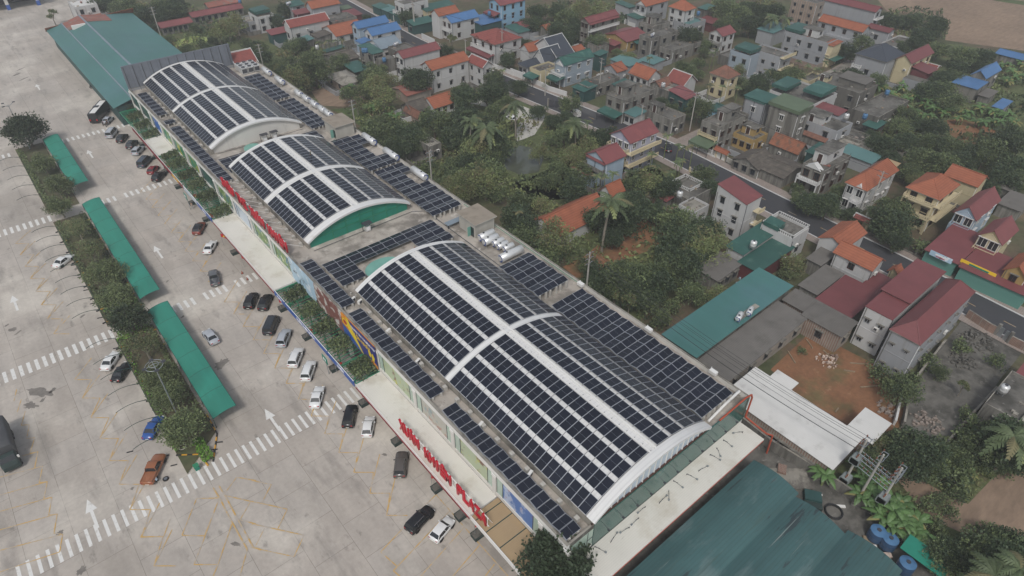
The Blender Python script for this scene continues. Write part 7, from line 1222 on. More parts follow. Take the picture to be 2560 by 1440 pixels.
for i, (x, y, sz, rz) in enumerate([(735, 1220, (.5, 2.6, .3), .8), (760, 1180, (1.2, 1.6, .3), .7), (545, 920, (.4, 1.2, .2), .8), (365, 825, (.25, 1.5, .12), .6), (630, 1150, (.5, 1.6, .3), -.1)]):
    bx('timber_pile', ['white frame lying at the edge of the corrugated roof', 'short stack of timber boards by the nearest pole', 'white plank between the transformer poles', 'white strip lying on the green container', 'bent white sheet at the edge of the corrugated roof'][i], 'debris', 'C4', x, y, sz, 'white_metal' if i != 1 else 'wood', rz)
p = W('C4', 875, 1225); b = MB()
for x0, y0, x1, y1 in ((0, 0, 2.4, 0), (0, 1, 2.4, 1), (0, 0, 0, 1), (2.4, 0, 2.4, 1)): b.tube((x0, y0, .9), (x1, y1, .9), .05, 'galv', 4); b.tube((x0, y0, 0), (x0, y0, .9), .05, 'galv', 4)
tag(b.build('metal_rack', None, (p.x, p.y, 0), -.5), 'open metal rack beside the middle blue tank', 'rack'); bx('white_sack', 'white crumpled sheet on the ground below the metal rack', 'sheet', 'C4', 870, 1290, (1.8, .7, .35), 'sack_white', -.7)
rr = random.Random(5)
def heap(label, cr, x, y, r, m, n=30, cat='rubble', name='rubble_heap'):
    p = W(cr, x, y); b = MB()
    for i in range(n):
        a, d = rr.random()*6.3, r*math.sqrt(rr.random()); s = .12+.25*rr.random(); cx, cy = d*math.cos(a), d*math.sin(a); z = .35*max(0, r-d)*rr.random()
        c = math.cos(a*3), math.sin(a*3); b.prism([(cx+s*c[0], cy+s*c[1]), (cx-s*c[1]*.7, cy+s*c[0]*.7), (cx-s*c[0], cy-s*c[1]), (cx+s*c[1]*.7, cy-s*c[0]*.7)], -.02, z+s*.8, m)
    return tag(b.build(name, None, (p.x, p.y, 0)), label, cat)
heap('heap of white and reddish sacks on the red earth plot', 'B4', 440, 1270, 1.8, 'sack_white', 26, 'sacks', 'sack_heap'); heap('scattered reddish bricks among the sacks', 'B4', 480, 1260, 1.6, 'brick', 18); heap('pile of broken bricks and stones by the pale wall stump', 'C4', 890, 190, 1.8, 'rubble', 34); heap('grey ash heap, left one on the concrete plot', 'B4', 1560, 1120, 3.4, 'dirt_concrete', 90); heap('dark rubble heap in the middle of the concrete plot', 'B4', 1460, 1270, 2.2, 'wall_dark', 60); heap('loose rubble strewn over the flat junk roof edge', 'A4', 800, 1120, 2, 'rubble', 20); heap('pale rubble patch at the lower end of the concrete plot', 'C4', 1190, 290, 2.6, 'rubble', 60); heap('scraps on the ground before the brown corrugated shed', 'B3', 1680, 640, 2.5, 'wall_paleblue', 12); heap('heap of dark logs at the far side of the clearing', 'B3', 1030, 195, 1.6, 'wood', 16)
for i, (cr, x, y, L, rz) in enumerate([('B4', 310, 1140, 2.4, 1.0), ('B4', 445, 1220, 2.2, 1.2), ('B4', 175, 1240, 3, 1.0), ('B4', 610, 1345, 1.8, -.9), ('B4', 690, 1290, 3.4, -.8), ('C4', 780, 20, 4.2, -.6), ('C4', 515, 198, 1.2, .1)]): bx('timber_beam', ['pale beam leaning near the brick wall', 'pale post stuck beside the sack heap', 'thin pole at the left of the earth plot', 'short board at the right of the earth plot', 'long plank along the earth edge', 'long grey log at the upper edge of the plot', 'white stick on the brown earth'][i], 'timber', cr, x, y, (L, .2, .18), 'wood', rz)
# ================================================================ TREES AND PLANTS
def leaf_quad(b, p, d, up, s, m, asp=.75):
    d = d.normalized(); n = d.cross(up)
    if n.length < .05: n = d.cross(Vector((1, 0, .3)))
    n = n.normalized()*s*asp*.5; d = d*s
    b.poly([p-n*.6, p+d*.45-n, p+d, p+d*.45+n, p+n*.6], m) if 0 else b.poly([p-n*.7, p+d*.5-n, p+d, p+d*.5+n*1.1], m)
def rv(r): 
    while 1:
        v = Vector((r.uniform(-1, 1), r.uniform(-1, 1), r.uniform(-1, 1)))
        if .05 < v.length < 1: return v
def crown(seed, mats, ncl=46, per=46, flat=.8, leaf=.085, spread=1., ragged=.25, zc=.95, cl=.3):
    r = random.Random(seed); b = MB(); cs = []
    lob = [rv(r).normalized()*.42*spread for _ in range(5)]
    for i in range(ncl):
        v = rv(r).normalized(); v.z = v.z if v.z > -.55 else -v.z*.6
        k = (.62+.38*r.random())*(1+ragged*(r.random()-.5)); L = lob[i % 5]
        c = Vector((v.x*k*.72+L.x*.6, v.y*k*.72+L.y*.6, zc+(v.z*k*.72+L.z*.35)*flat)); cs.append(c); w = r.random(); m = mats[0] if w < .4 else mats[1] if w < .78 else mats[2]; cr_ = cl*(.65+.6*r.random())
        for j in range(per):
            o = rv(r); o = o.normalized()*(.45+.55*r.random())*cr_; o.z *= .8; p = c+o; d = o.normalized()*.8+rv(r)*.9+Vector((0, 0, .15)); leaf_quad(b, p, d, rv(r), leaf*(.7+.7*r.random()), m if r.random() < .85 else mats[r.randrange(3)])
    return b.mesh('crown'), cs
def trunk(cs, m, seed, rad=.05, n=7):
    r = random.Random(seed); b = MB(); top = Vector((r.uniform(-.08, .08), r.uniform(-.08, .08), .55)); mid = Vector((top.x*.3, top.y*.4, .25)); b.tube((0, 0, -.02), mid, rad*1.25, m, 7, rad); b.tube(mid, top, rad, m, 7, rad*.8)
    for c in r.sample(cs, min(n, len(cs))):
        a = mid.lerp(top, .4+.6*r.random()); k = a.lerp(c, .55)+Vector((0, 0, .06)); b.tube(a, k, rad*.5, m, 5, rad*.34); b.tube(k, c, rad*.34, m, 5, rad*.12)
    return b.mesh('trunk')
TREES = {}
def proto(key, mats, bark, seeds, **kw):
    L = []
    for s in seeds: cm, cs = crown(s, mats, **kw); L.append((cm, trunk(cs, bark, s)))
    TREES[key] = L
proto('D', ('leaf_a', 'leaf_a', 'leaf_b'), 'bark', (1, 2, 3), ncl=70, per=75, leaf=.085, cl=.3); proto('R', ('leaf_a', 'leaf_a', 'leaf_a'), 'bark', (51,), ncl=110, per=110, leaf=.085, cl=.32, ragged=.1, flat=.95); proto('G', ('leaf_b', 'leaf_c', 'leaf_a'), 'bark', (4, 5, 6), ncl=56, per=62, ragged=.5, leaf=.08); proto('L', ('leaf_light', 'leaf_c', 'leaf_dry'), 'bark_grey', (7, 8), ncl=48, per=60, ragged=.6, flat=.95, leaf=.07)
proto('F', ('leaf_c', 'leaf_b', 'leaf_c'), 'bark_grey', (9, 10, 11), ncl=70, per=80, flat=.68, leaf=.065, ragged=.4, zc=.85, cl=.3); proto('E', ('leaf_dry', 'leaf_b', 'leaf_c'), 'bark_grey', (12, 13), ncl=50, per=60, flat=.6, leaf=.055, ragged=.6, zc=.82, cl=.28)
proto('S', ('leaf_b', 'leaf_c', 'leaf_a'), 'bark', (14, 15), ncl=16, per=40, flat=.62, leaf=.13, zc=.5, cl=.4)
def bare(seed):   # branches with a thin veil of leaves
    r = random.Random(seed); b = MB(); lf = MB()
    def grow(a, d, L, rad, k):
        e = a+d*L; b.tube(a, e, rad, 'bark_grey', 5, rad*.7)
        if k == 0:
            for _ in range(9): leaf_quad(lf, e+rv(r)*.1, rv(r), rv(r), .06+.05*r.random(), r.choice(('leaf_dry', 'leaf_b', 'leaf_c')))
            return
        for _ in range(3 if k > 1 else 4): q = (d+rv(r)*.75+Vector((0, 0, .12))).normalized(); grow(e, q, L*.68, rad*.62, k-1)
    grow(Vector((0, 0, 0)), Vector((.04, .02, 1)).normalized(), .48, .045, 4); return lf.mesh('crown'), b.mesh('trunk')
TREES['N'] = [bare(21), bare(22)]
def palm(seed, H, nf, L, droop, rad, leafw, mt='leaf_b'):
    r = random.Random(seed); b = MB(); tr = MB(); lean = Vector((r.uniform(-.6, .6), r.uniform(-.6, .6), 0))*H/9; pts = [Vector((lean.x*(t/6)**2, lean.y*(t/6)**2, H*t/6)) for t in range(7)]
    for i in range(6): tr.tube(pts[i], pts[i+1], rad*(1.3-.08*i), 'bark_grey' if H > 7 else 'stem_green', 7, rad*(1.22-.08*i))
    top = pts[-1]
    for k in range(nf):
        a = 2*PI*k/nf+r.uniform(-.25, .25); el = r.uniform(-.2, 1.1); d = Vector((math.cos(a), math.sin(a), 0)); n = 9; prev = top; sd = Vector((-math.sin(a), math.cos(a), 0)); LL = L*r.uniform(.8, 1.1)
        m = mt if r.random() < .75 else 'leaf_light' if r.random() < .6 else 'leaf_dry'
        for i in range(n):
            t = (i+1)/n; p = top+d*LL*t*math.cos(el*.6)+Vector((0, 0, LL*(math.sin(el)*t-droop*t*t)))
            for s in (-1, 1):
                w = leafw*(1-abs(t-.45)*1.2)*LL*.5; q = (prev+p)/2; tip = q+sd*s*w+d*w*.6-Vector((0, 0, w*.55)); b.poly([prev, p, tip+(p-prev)*.35, tip-(p-prev)*.2], m)
            prev = p
    return b.mesh('crown'), tr.mesh('trunk')
TREES['C'] = [palm(31, 9.5, 22, 3.6, .75, .2, .42), palm(32, 8.5, 20, 3.4, .85, .2, .42)]; TREES['A'] = [palm(33, 6.8, 10, 1.7, .6, .09, .55, 'leaf_a'), palm(34, 6, 9, 1.6, .55, .09, .55)]
def banana(seed):
    r = random.Random(seed); b = MB(); tr = MB()
    for s in range(3):
        o = Vector((r.uniform(-.7, .7), r.uniform(-.7, .7), 0)); H = r.uniform(1.4, 2.4); tr.tube(o, o+Vector((r.uniform(-.2, .2), r.uniform(-.2, .2), H)), .16, 'stem_green', 7, .1); top = o+Vector((0, 0, H))
        for k in range(7):
            a = 2*PI*k/7+r.uniform(-.4, .4); d = Vector((math.cos(a), math.sin(a), 0)); sd = Vector((-math.sin(a), math.cos(a), 0)); L = r.uniform(1.6, 2.6); el = r.uniform(.5, 1.3); prev = None; m = 'leaf_banana' if r.random() < .8 else 'leaf_banana_old'
            for i in range(6):
                t = i/5; c = top+d*L*t*math.cos(el*.7)+Vector((0, 0, L*(math.sin(el)*t-.75*t*t))); w = .36*math.sin(PI*(.12+.84*t)); row = (c-sd*w-Vector((0, 0, w*.3)), c, c+sd*w-Vector((0, 0, w*.3)))
                if prev: b.poly([prev[0], row[0], row[1], prev[1]], m); b.poly([prev[1], row[1], row[2], prev[2]], m)
                prev = row
    return b.mesh('crown'), tr.mesh('trunk')
TREES['B'] = [banana(41), banana(42), banana(43)]
KN = {'R': ('broadleaf_tree', 'dense dark tree', 'tree'), 'D': ('broadleaf_tree', 'dark green tree', 'tree'), 'G': ('broadleaf_tree', 'mid green tree', 'tree'), 'L': ('feathery_tree', 'yellowish green tree', 'tree'), 'F': ('spreading_tree', 'spreading fine leaved tree', 'tree'), 'E': ('spreading_tree', 'thin brownish spreading tree', 'tree'), 'S': ('shrub', 'low leafy shrub', 'shrub'), 'N': ('bare_tree', 'sparse grey branched tree', 'tree'), 'C': ('coconut_palm', 'coconut palm', 'palm'), 'A': ('areca_palm', 'slim areca palm', 'palm'), 'B': ('banana_plant', 'leafy banana clump', 'plant')}
ZC = {'D': .95, 'R': .95, 'G': .95, 'L': .95, 'F': .85, 'E': .82, 'S': .5, 'N': 1.0}
ALLT = []; trr = random.Random(77)
def tree(cr, x, y, r, k, label=None, loc=None):
    q = trr.random()
    if label is None: k = 'G' if k == 'D' and q < .33 else 'L' if k == 'G' and q < .2 else k
    zc = ZC[k]*r if k in ZC else {'C': 9, 'A': 6, 'B': 2.2}[k]*(r/{'C': 3.5, 'A': 1.7, 'B': 2.2}[k])
    p = W(cr, x, y, zc) if loc is None else Vector((*loc, 0)); s = r if k in ZC else r/{'C': 3.5, 'A': 1.7, 'B': 2.2}[k]
    s *= (.68 if p.x > 143 else .77) if label is None and k in 'DGLN' else 1; vs = TREES[k]; cm, tm = vs[trr.randrange(len(vs))]; t = thing(KN[k][0], label or '', KN[k][2], (p.x, p.y, 0), trr.random()*6.28, None); t.scale = (s*trr.uniform(.93, 1.07), s*trr.uniform(.93, 1.07), s*trr.uniform(.92, 1.1))
    put('trunk', tm, t); put('crown', cm, t); ALLT.append((t, k, r, label is None)); return t
def row(cr, txt):
    for tok in txt.split():
        k = tok[0]; x, y, r = tok[1:].split(','); tree(cr, float(x), float(y), float(r), k)
row('A1', 'D720,25,6 D800,15,6 D900,40,6 D960,20,5 D1010,60,5 D1100,70,6 D1200,30,6 D1300,60,6 D1240,100,5 D1330,20,6 D1060,120,4 D1150,200,3 G1700,200,6 G1770,150,6 G1640,230,5 G1400,350,3.5 G1360,370,3 S1500,330,3 D1590,300,3 D1150,115,4 D1400,100,3 N370,70,6 S1260,300,2.5 G1460,200,3 S1830,320,3 D1900,340,4 D1560,360,3')
row('A2', 'D150,125,5 D220,60,5 D190,160,4 G270,320,5 D330,310,4 G430,490,8 D400,420,5 G300,590,7 D220,560,6 G180,530,5 D360,570,5 A470,315,1.7 A540,305,1.7 A590,300,1.7 A640,310,1.7 A510,330,1.7 D620,440,5 G880,530,6 N940,500,6 L900,620,6 G990,590,5 D1200,575,6.5 D1150,600,4 D1560,690,6 D1740,700,6 D1800,640,6 G1850,745,5 G1790,570,5 L940,715,7 N750,740,5 G820,660,4 B900,780,2.6 B1000,800,2.6 B1030,860,2.6 B860,800,2.4 B690,645,2.4 G870,960,6 G980,960,6 G1060,930,5 G930,900,5 D1150,980,6 D1330,870,7 D1200,1030,5 D1000,1060,5 D1090,1090,5 D920,1030,4 D1560,860,7 D1660,900,6 C1600,940,3.5 C1750,940,4.4 D1500,1000,6 D1640,1060,6 D1800,1080,6 G1700,990,4 N1440,1160,5 L1650,1120,6 G1480,1220,5 D1600,1210,5 G1700,1240,6 G1530,1300,5 L1600,1340,6 L1720,1340,6 G1780,1420,4  D1130,110,5 N1460,280,6 D1420,380,5 D830,130,3 G1680,350,3 C1690,470,2.6 A1850,530,1.6 G1900,400,4 D1890,450,4 G150,500,5 D60,420,5 D30,350,4 G240,450,4 S420,760,2.5 G700,700,4 D800,580,3.5 L1550,1400,5 G1400,1380,4 G1470,1410,5 G1790,830,4 S830,1000,3 S1280,1250,3 G1760,1150,5 S1890,1100,2 ')
row('A3', 'D190,50,7 D110,145,5 D190,160,5 D420,100,7 D350,60,6 D330,190,6 D450,220,6 D400,270,5 L530,30,8 L640,60,8 G580,90,6 D480,160,5 D640,270,6 D610,320,4 D90,310,4 D1050,120,4 D990,130,3 D1340,240,7 D1280,270,4 D1610,150,7 D1700,60,8 D1800,150,7 D1880,60,7 D1600,40,8 D1770,40,6 D1660,190,5 D1850,200,5 G1450,320,4 G1440,370,3.5 A1500,400,1.7 A1530,385,1.7 G860,400,4 G790,370,3 S900,420,2.5 A1035,455,1.7 G1270,480,4 G1330,490,4 G1400,450,4 G1400,540,3.5 B1330,530,2.2 G1290,540,3 D440,770,5 D320,890,3.5 C490,950,3.6 C30,780,4 D200,820,3.5 A570,920,1.7 D690,1030,6 G400,990,5 G510,1050,5 G570,1110,6 S300,1060,2.5 L210,1130,4 G450,1150,5 D350,1250,4 D260,1330,4   G500,1210,5  A640,1320,1.7 A760,1310,1.7 A700,1330,1.6 A880,1275,1.7 A1080,1265,1.7 A1050,1150,1.8 A1165,1025,1.8 A1250,1085,1.8 A1300,1115,1.7 A1360,1105,1.7 A1240,1215,1.8 A1190,1290,1.7 A1270,1200,1.6 D1410,780,7 D1200,790,4 D1130,740,3 L1720,510,4 D1850,590,6 G1740,600,5 A1580,650,1.7 A1480,645,1.7 A1700,650,1.7 D1440,1290,4.5 D1500,1390,4 D1150,1400,5 D950,1350,5 G1030,1370,5 A1910,550,1.7 D1800,650,4 G630,1170,4 D520,1290,5 D50,640,4  G640,1110,4 D600,1240,4 D470,1420,5 S620,1060,3 D560,600,2.5 S250,640,1.5 D420,870,3')
row('A4', 'D60,60,7 C40,120,3.4 C130,130,3.4 C20,170,3 G20,20,7 D720,290,5.5 G690,260,4 D590,350,6 D640,390,4 D870,120,4 D940,130,6 D1040,120,5 D1110,120,6 D1290,140,7 D1240,190,6 D1190,230,7 D1100,310,5 D1020,340,4 G1290,340,6 D1480,380,7 D1600,400,6 D1660,400,4 D1420,480,5 D1400,550,6 D1300,560,6 D1220,640,6 D1330,640,6 D1390,720,6 D1290,600,5 D640,530,5 D830,570,5 D200,520,6 D140,550,5 A230,460,1.8 A300,500,1.8 A370,510,1.8 A430,470,1.8 B500,550,2.4 B1000,640,2.5 B950,700,2.5 B1050,740,2.5 B1120,700,2.5 B1180,760,2.5 B1100,820,2.5 B1200,860,2.5 B1300,740,2.5 B1400,800,2.6 B1500,820,2.6 B1600,790,2.6 B1700,830,2.6 B1800,850,2.6 B1600,900,2.6 B1720,900,2.6 B1850,900,2.6 B1450,870,2.5 B1340,830,2.5 B1250,800,2.5 B880,640,2.4 B820,640,2.4 D1250,920,5 D1000,900,5 D1040,820,5 D1150,900,4 B1850,530,2.6 B1780,480,2.6 B1880,570,2.6 B1900,470,2.6 B1800,590,2.6 D870,1040,6 D790,1000,4 D1030,1030,5 G1200,1020,5 D1300,1040,5 D1400,1080,5 D930,1150,5 G1200,1150,7 D1350,1200,6 D1460,1180,5 D1560,1100,5 D1700,1050,7 D1800,1050,7 D1640,1150,5 D1800,1290,6 G1070,1250,5 D1870,1200,6 D1900,1340,4 D540,1400,4 D1680,1390,4 G1120,1330,4 D220,1400,2.5 G1420,1290,3 D1270,1240,4 D60,530,4 D1570,470,4 L1500,1000,2 D1850,980,5 D990,310,3')
row('B3', 'G60,50,5 A60,150,1.7 G220,90,5 D100,240,5 D60,340,5 G300,330,6.5 D240,450,5 C710,110,4.4 D640,170,5 D850,170,6 D900,70,5 D1060,130,4 D760,320,4 S850,260,2 D1240,170,6 D1200,260,4 D1400,290,6 D1340,330,5 D1480,270,5 L1400,390,6 L1520,350,6 L1330,430,5 D1240,350,6 D1200,490,5 D1300,540,6 G800,640,6 G900,620,6 D720,680,5 D1000,610,5 D1080,650,5 D1050,720,4 N780,740,5 N890,780,5 D650,640,5 G1360,740,4 G1540,750,3.4 S1100,980,2.5 S1040,870,2.5 D30,160,5 D830,720,5 G1140,580,5 G850,560,4 S1180,860,2.5 S1500,420,3 D1430,470,4 G1230,600,4 D960,770,4 S1130,930,2 D750,220,4 G560,520,3 B370,210,2')
row('B4', 'D340,60,4.5 D450,90,4.5 D640,150,3 D960,90,6 D930,190,6 D880,260,4 D980,350,4 S1170,430,3 L200,540,4 S130,630,2 S1440,1170,2 S1700,1275,2 S1180,1270,2.2 S820,1350,2.4 D870,230,4 S250,1190,1 S1050,1420,2.5 G1290,1330,2.5 S1000,1440,2.4 D240,40,3 S530,170,2 N1480,1440,3')
row('C4', 'D1000,30,4 G870,490,3.5 D1130,470,5.5 G1010,430,4 G790,545,3.5 D1000,560,4.5 G1240,560,4 S1350,680,3 S1200,650,2.5 S1500,450,3 G1600,480,4 D1800,500,4.5 S1700,550,2.5 D1850,420,6 C1900,380,3.4 B1500,660,1.6 B700,650,2.5 B450,660,2.5 B740,780,2.6 B960,880,2.6 B1000,960,2.6 B1050,1080,2.6 B900,950,2.6 B1130,1130,2.4 B800,720,2.4 B850,850,2.4 B980,1030,2.4 G1330,1300,3.5 D1450,1290,4 D1600,1240,4.5 G1700,1210,4 D1800,1300,5 B1400,1350,2.4 C1850,1390,3.4 C1720,1420,3.2 G1550,1400,4 S1190,920,1.6 S1290,880,1.6 S1350,960,1.6 S920,560,2.5 S1080,660,2.2 G1420,540,3.5 S1560,340,2.5 S1720,330,2 S1790,650,2 D1850,1190,4 G1500,1340,3.5 S1480,230,1.6 S1400,830,2 B1250,1200,2.4 D1680,1340,4 B1080,1010,2.4 G1160,560,3.5 S1320,500,3 S1620,620,2 S1450,700,2 S1880,620,2 S1250,1080,2 S1650,1120,2')
# the planted median and the building front
for x, y, r, k, l in [(62, 325, 5.2, 'R', 'round very dark tree standing alone at the far end of the median'), (105, 402, 4.4, 'F', 'fine leaved tree nearest the round dark tree on the median'), (140, 462, 4.4, 'F', 'second fine leaved median tree from the round dark tree'), (145, 510, 4.2, 'F', 'bushy green median tree beside the far end of the longest net'), (190, 565, 4.4, 'E', 'brownish thin median tree above the white sedan'), (225, 625, 4.4, 'E', 'brownish median tree with visible branches beside the longest net'), (262, 680, 4.6, 'F', 'broad green median tree at the middle of the longest net'), (290, 735, 4.4, 'F', 'green median tree near the lower end of the longest net'), (322, 800, 3.6, 'D', 'compact dark round tree on the median between two nets'), (358, 860, 4.6, 'E', 'brown branched median tree by the near crosswalk'), (400, 935, 4.2, 'F', 'median tree around the ringed lamp post'), (428, 985, 4, 'F', 'fine leaved tree just past the ringed lamp post'), (462, 1068, 4.8, 'F', 'large fine leaved tree at the near end of the median')]:
    p = P(u=x, v=y, z=ZC[k]*r); tree('A1', 0, 0, r*.84 if k in 'FE' else r, k, l, (p.x, p.y))
p = P(1385, 1442, 4.2); tree('A1', 0, 0, 4.9, 'R', 'large dark tree standing at the south corner of the plaza', (p.x+.5, p.y)); p = P(318, 262, 2.8); tree('A1', 0, 0, 3.2, 'D', 'dark tree between the coach and the plaza north corner', (p.x, p.y)); p = P(335, 282, 2.6); tree('A1', 0, 0, 3.0, 'D', 'dark tree second from the plaza north corner', (p.x, p.y))
# hedges on the median
def leafmass(b, x0, y0, x1, y1, h, n, mats, s, r):
    for _ in range(n):
        u, w, z = r.random(), r.random(), r.random(); p = Vector((x0+(x1-x0)*u, y0+(y1-y0)*w, h*(.35+.65*z))); leaf_quad(b, p, rv(r)+Vector((0, 0, .4)), rv(r), s*(.7+.6*r.random()), mats[r.randrange(len(mats))])
hr = random.Random(9)
for l, x0, y0, x1, y1, m in (('bright green clipped hedge at the near tip of the median', 3.2, 74.8, 4.6, 79.5, ('hedge_bright', 'hedge_bright', 'leaf_c')), ('low green hedge along the left edge of the near median', .6, 79, 1.5, 111, ('leaf_c', 'hedge_bright', 'leaf_b')), ('low hedge under the nearest net canopy', 5.6, 80, 6.6, 111, ('leaf_b', 'leaf_c')), ('green hedge patch beside the compact dark round tree', 1.0, 110, 6.4, 113.5, ('hedge_bright', 'leaf_c')), ('hedge bed at the lower end of the longest net', 1.0, 117, 6.6, 123, ('leaf_c', 'hedge_bright', 'leaf_b')), ('low hedge along the left edge of the middle median', .5, 123, 1.6, 161, ('leaf_c', 'leaf_b')), ('low hedge under the longest net canopy', 5.6, 123, 6.7, 161, ('leaf_b', 'leaf_a')), ('low hedge along the far median section', .5, 168, 1.8, 206, ('leaf_b', 'leaf_c'))):
    b = MB(); leafmass(b, x0, y0, x1, y1, 1.0, int((x1-x0)*(y1-y0)*24)+(900 if 'tip' in l else 150), m, .34, hr); tag(b.build('hedge'), l, 'hedge')
# climbing vines on the pergolas
vr = random.Random(19)
for i, (y, L) in enumerate(((72.5, 5), (80, 5.5), (85.5, 5), (91, 6), (97, 5), (73.5, 3), (134, 6), (142, 6.5), (149, 6), (155, 6), (162, 6.5), (167.5, 4), (183, 5), (190, 6.5), (197, 6))):
    b = MB()
    for _ in range(900):
        a = vr.random(); w = vr.gauss(0, .33); x = 27.6+3.7*a; yy = y+L*.5*w*1.2; z = 4.85+.9*max(0, 1-abs(w)*1.1)*vr.random()+.5*a-.8*(vr.random() < .12)*vr.random(); leaf_quad(b, Vector((x, yy, z)), rv(vr)+Vector((-.3, 0, .2)), rv(vr), .36*(.7+.6*vr.random()), ('leaf_b', 'leaf_a', 'leaf_c')[vr.randrange(3)])
    pl = ['south of the longest blue sign board', 'at the longest blue sign board, southern clump', 'at the longest blue sign board, second clump', 'at the longest blue sign board, third clump', 'at the corner of the plain cream canopy', 'at the end of the red lettered canopy', 'just north of the plain cream canopy', 'beside the pale glassy sign board', 'above the far parking sign', 'above the red sign board, southern clump', 'above the red sign board, northern clump', 'south of the small white canopy', 'north of the small white canopy', 'second north of the small white canopy', 'farthest north on the last pergola'][i]
    b2 = tag(b.build('climbing_vine'), 'green climbing vine on the pergola beams, '+pl, 'vine')
# undergrowth: grasses and weeds nobody could count
def poly_scatter(name, polys, dens, mats, s, seed, h=.5):
    r = random.Random(seed); b = MB()
    for cr, pts in polys:
        q = [W(cr, x, y) for x, y in pts]; x0, x1 = min(p.x for p in q), max(p.x for p in q); y0, y1 = min(p.y for p in q), max(p.y for p in q); n = int((x1-x0)*(y1-y0)*dens)
        for _ in range(n):
            x, y = r.uniform(x0, x1), r.uniform(y0, y1); c = False; j = len(q)-1
            for i in range(len(q)):
                if (q[i].y > y) != (q[j].y > y) and x < (q[j].x-q[i].x)*(y-q[i].y)/(q[j].y-q[i].y)+q[i].x: c = not c
                j = i
            if math.hypot(x-101, (y-119)*.6) < 7 or not c or math.sin(x*.31+1)*math.sin(y*.27)+.35*math.sin(x*.9)*math.sin(y*.8) < -.35: continue
            m = mats[int((math.sin(x*.23)+math.sin(y*.19+2)+2+r.random()*1.4)*len(mats)/5.4) % len(mats)]
            for k in range(3): leaf_quad(b, Vector((x+r.uniform(-.4, .4), y+r.uniform(-.4, .4), r.random()*h-.05)), rv(r)+Vector((0, 0, .7)), rv(r), s*(.6+.8*r.random()), m)
    o = b.build(name); o['kind'] = 'stuff'; return o
poly_scatter('undergrowth', [('B3', [(-100, 0), (300, -250), (900, -250), (1500, -50), (1380, 420), (1250, 640), (1150, 760), (960, 1010), (700, 790), (350, 480)]), ('A3', [(-900, 1000), (0, 830), (560, 960), (1000, 1200), (1060, 1430), (100, 1430), (-700, 1330)]), ('A2', [(640, 830), (900, 700), (1100, 900), (1250, 1000), (1900, 900), (1900, 1430), (1400, 1420), (1000, 1130)])], .8, ('leaf_a', 'leaf_b', 'leaf_c', 'leaf_light', 'leaf_dry'), .7, 61, .8)
poly_scatter('undergrowth', [('C4', [(900, 420), (1300, 450), (1560, 230), (1900, 300), (1960, 560), (1700, 650), (1450, 900), (1050, 690), (850, 640)]), ('C4', [(800, 760), (1050, 830), (1300, 1080), (1960, 1180), (1960, 1440), (1500, 1440), (1100, 1160)])], 1.6, ('leaf_b', 'leaf_c', 'leaf_a', 'leaf_light'), .55, 62, .7)
poly_scatter('undergrowth', [('A4', [(800, 650), (1150, 640), (1400, 430), (1920, 420), (2100, 900), (1920, 1300), (1300, 1350), (1000, 1180), (800, 1020), (950, 850)]), ('A4', [(900, 60), (1300, 60), (1340, 340), (1100, 400), (850, 280)])], .55, ('leaf_a', 'leaf_b', 'leaf_c', 'leaf_light'), .8, 63, .8)
poly_scatter('undergrowth', [('A2', [(0, 420), (500, 350), (700, 560), (620, 640), (400, 700), (250, 640)]), ('A1', [(1100, 40), (1400, 20), (1800, 260), (1700, 420), (1350, 420), (1150, 250), (700, 60), (800, -30)]), ('A3', [(250, 40), (800, -40), (900, 120), (700, 330), (400, 330), (150, 150)]), ('A3', [(1500, -20), (1990, -20), (1990, 240), (1700, 280), (1500, 200)])], .5, ('leaf_a', 'leaf_b', 'leaf_c', 'leaf_dry'), .9, 64, .8)
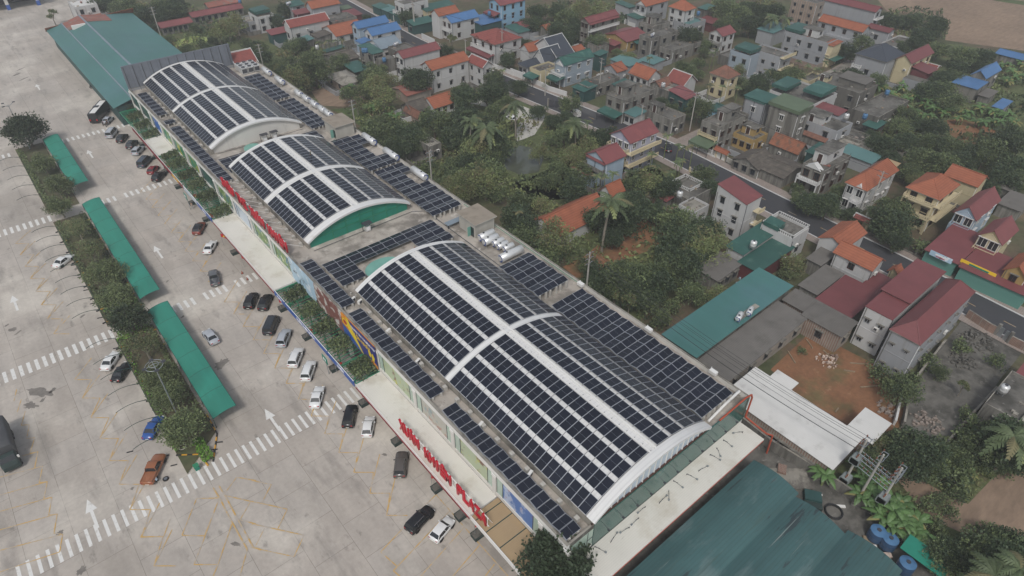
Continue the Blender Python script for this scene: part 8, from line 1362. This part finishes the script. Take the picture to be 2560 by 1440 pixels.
# ---- every tree gets a label of its own from what it stands beside
for o, w in (('plaza_building', None),): pass
LAND += [('pond', 101, 117, 5), ('algae pond', *W('A1', 1430, 310)[:2], 5), ('village yard', *W('A3', 60, 930)[:2], 6), ('red earth clearing', *W('B3', 1000, 300)[:2], 8), ('concrete plot', *W('C4', 1300, 100)[:2], 8), ('nearest stair hut', 70, 88, 4), ('farther stair hut', 70, 144, 4), ('brown dirt clearing', *W('C4', 1450, 900)[:2], 8), ('brown field', *W('A4', 1350, 150)[:2], 10), ('vegetable plot', *W('A4', 1500, 980)[:2], 5), ('blue tanks', *W('C4', 930, 1130)[:2], 3), ('transformer poles', *W('C4', 620, 800)[:2], 4)]
fr = Vector((math.sin(HEAD), math.cos(HEAD), 0)); rt = Vector((math.cos(HEAD), -math.sin(HEAD), 0)); G = {}
for t, k, r, need in ALLT:
    if not need: continue
    p = t.location; best = min(LAND, key=lambda L: max(0, math.hypot(p.x-L[1], p.y-L[2])-L[3])); d = Vector((p.x-best[1], p.y-best[2], 0)); a, c = d.dot(rt), d.dot(fr)
    rel = ('right of' if a > 0 else 'left of') if abs(a) > abs(c) else ('behind' if c > 0 else 'before'); G.setdefault((KN[k][1], rel, best[0]), []).append((p.dot(rt), t, r))
ORDN = ['leftmost', 'second', 'third', 'fourth', 'fifth', 'sixth', 'seventh', 'eighth', 'ninth', 'tenth', 'eleventh', 'twelfth']; CARD = ['', 'one', 'two', 'three', 'four', 'five', 'six', 'seven', 'eight', 'nine', 'ten', 'eleven', 'twelve']
for (kn, rel, lm), L in G.items():
    L.sort(key=lambda q: q[0]); n = len(L)
    for i, (_, t, r) in enumerate(L):
        if n == 1: s = f'{kn} {rel} the {lm}'
        elif n == 2: s = f'{kn} {rel} the {lm}, {("left", "right")[i]} of two'
        else: s = f'{kn} {rel} the {lm}, {ORDN[i] if i < 1 else ("rightmost" if i == n-1 else ORDN[min(i, 11)]+" left")} of {CARD[min(n, 12)]}'
        s = s if len(s.split()) < 17 else s.replace(' the ', ' '); t['label'] = s; t['group'] = {'tree': 'village trees', 'palm': 'village palms', 'shrub': 'garden shrubs', 'plant': 'banana clumps'}[t['category']]
# ================================================================ HAZE
b = MB(); b.box(-180, -80, -1.5, 700, 640, 84, 'wall_white'); hz = b.build('haze'); hz['kind'] = 'stuff'; hz.data.materials.clear()
m = bpy.data.materials.new('haze'); m.use_nodes = True; n = m.node_tree.nodes; n.remove(n['Principled BSDF']); v = n.new('ShaderNodeVolumePrincipled'); v.inputs['Color'].default_value = (.96, .98, 1, 1); v.inputs['Density'].default_value = .00044; v.inputs['Anisotropy'].default_value = .2
m.node_tree.links.new(v.outputs[0], n['Material Output'].inputs['Volume']); hz.data.materials.append(m); SC.cycles.volume_bounces = 1
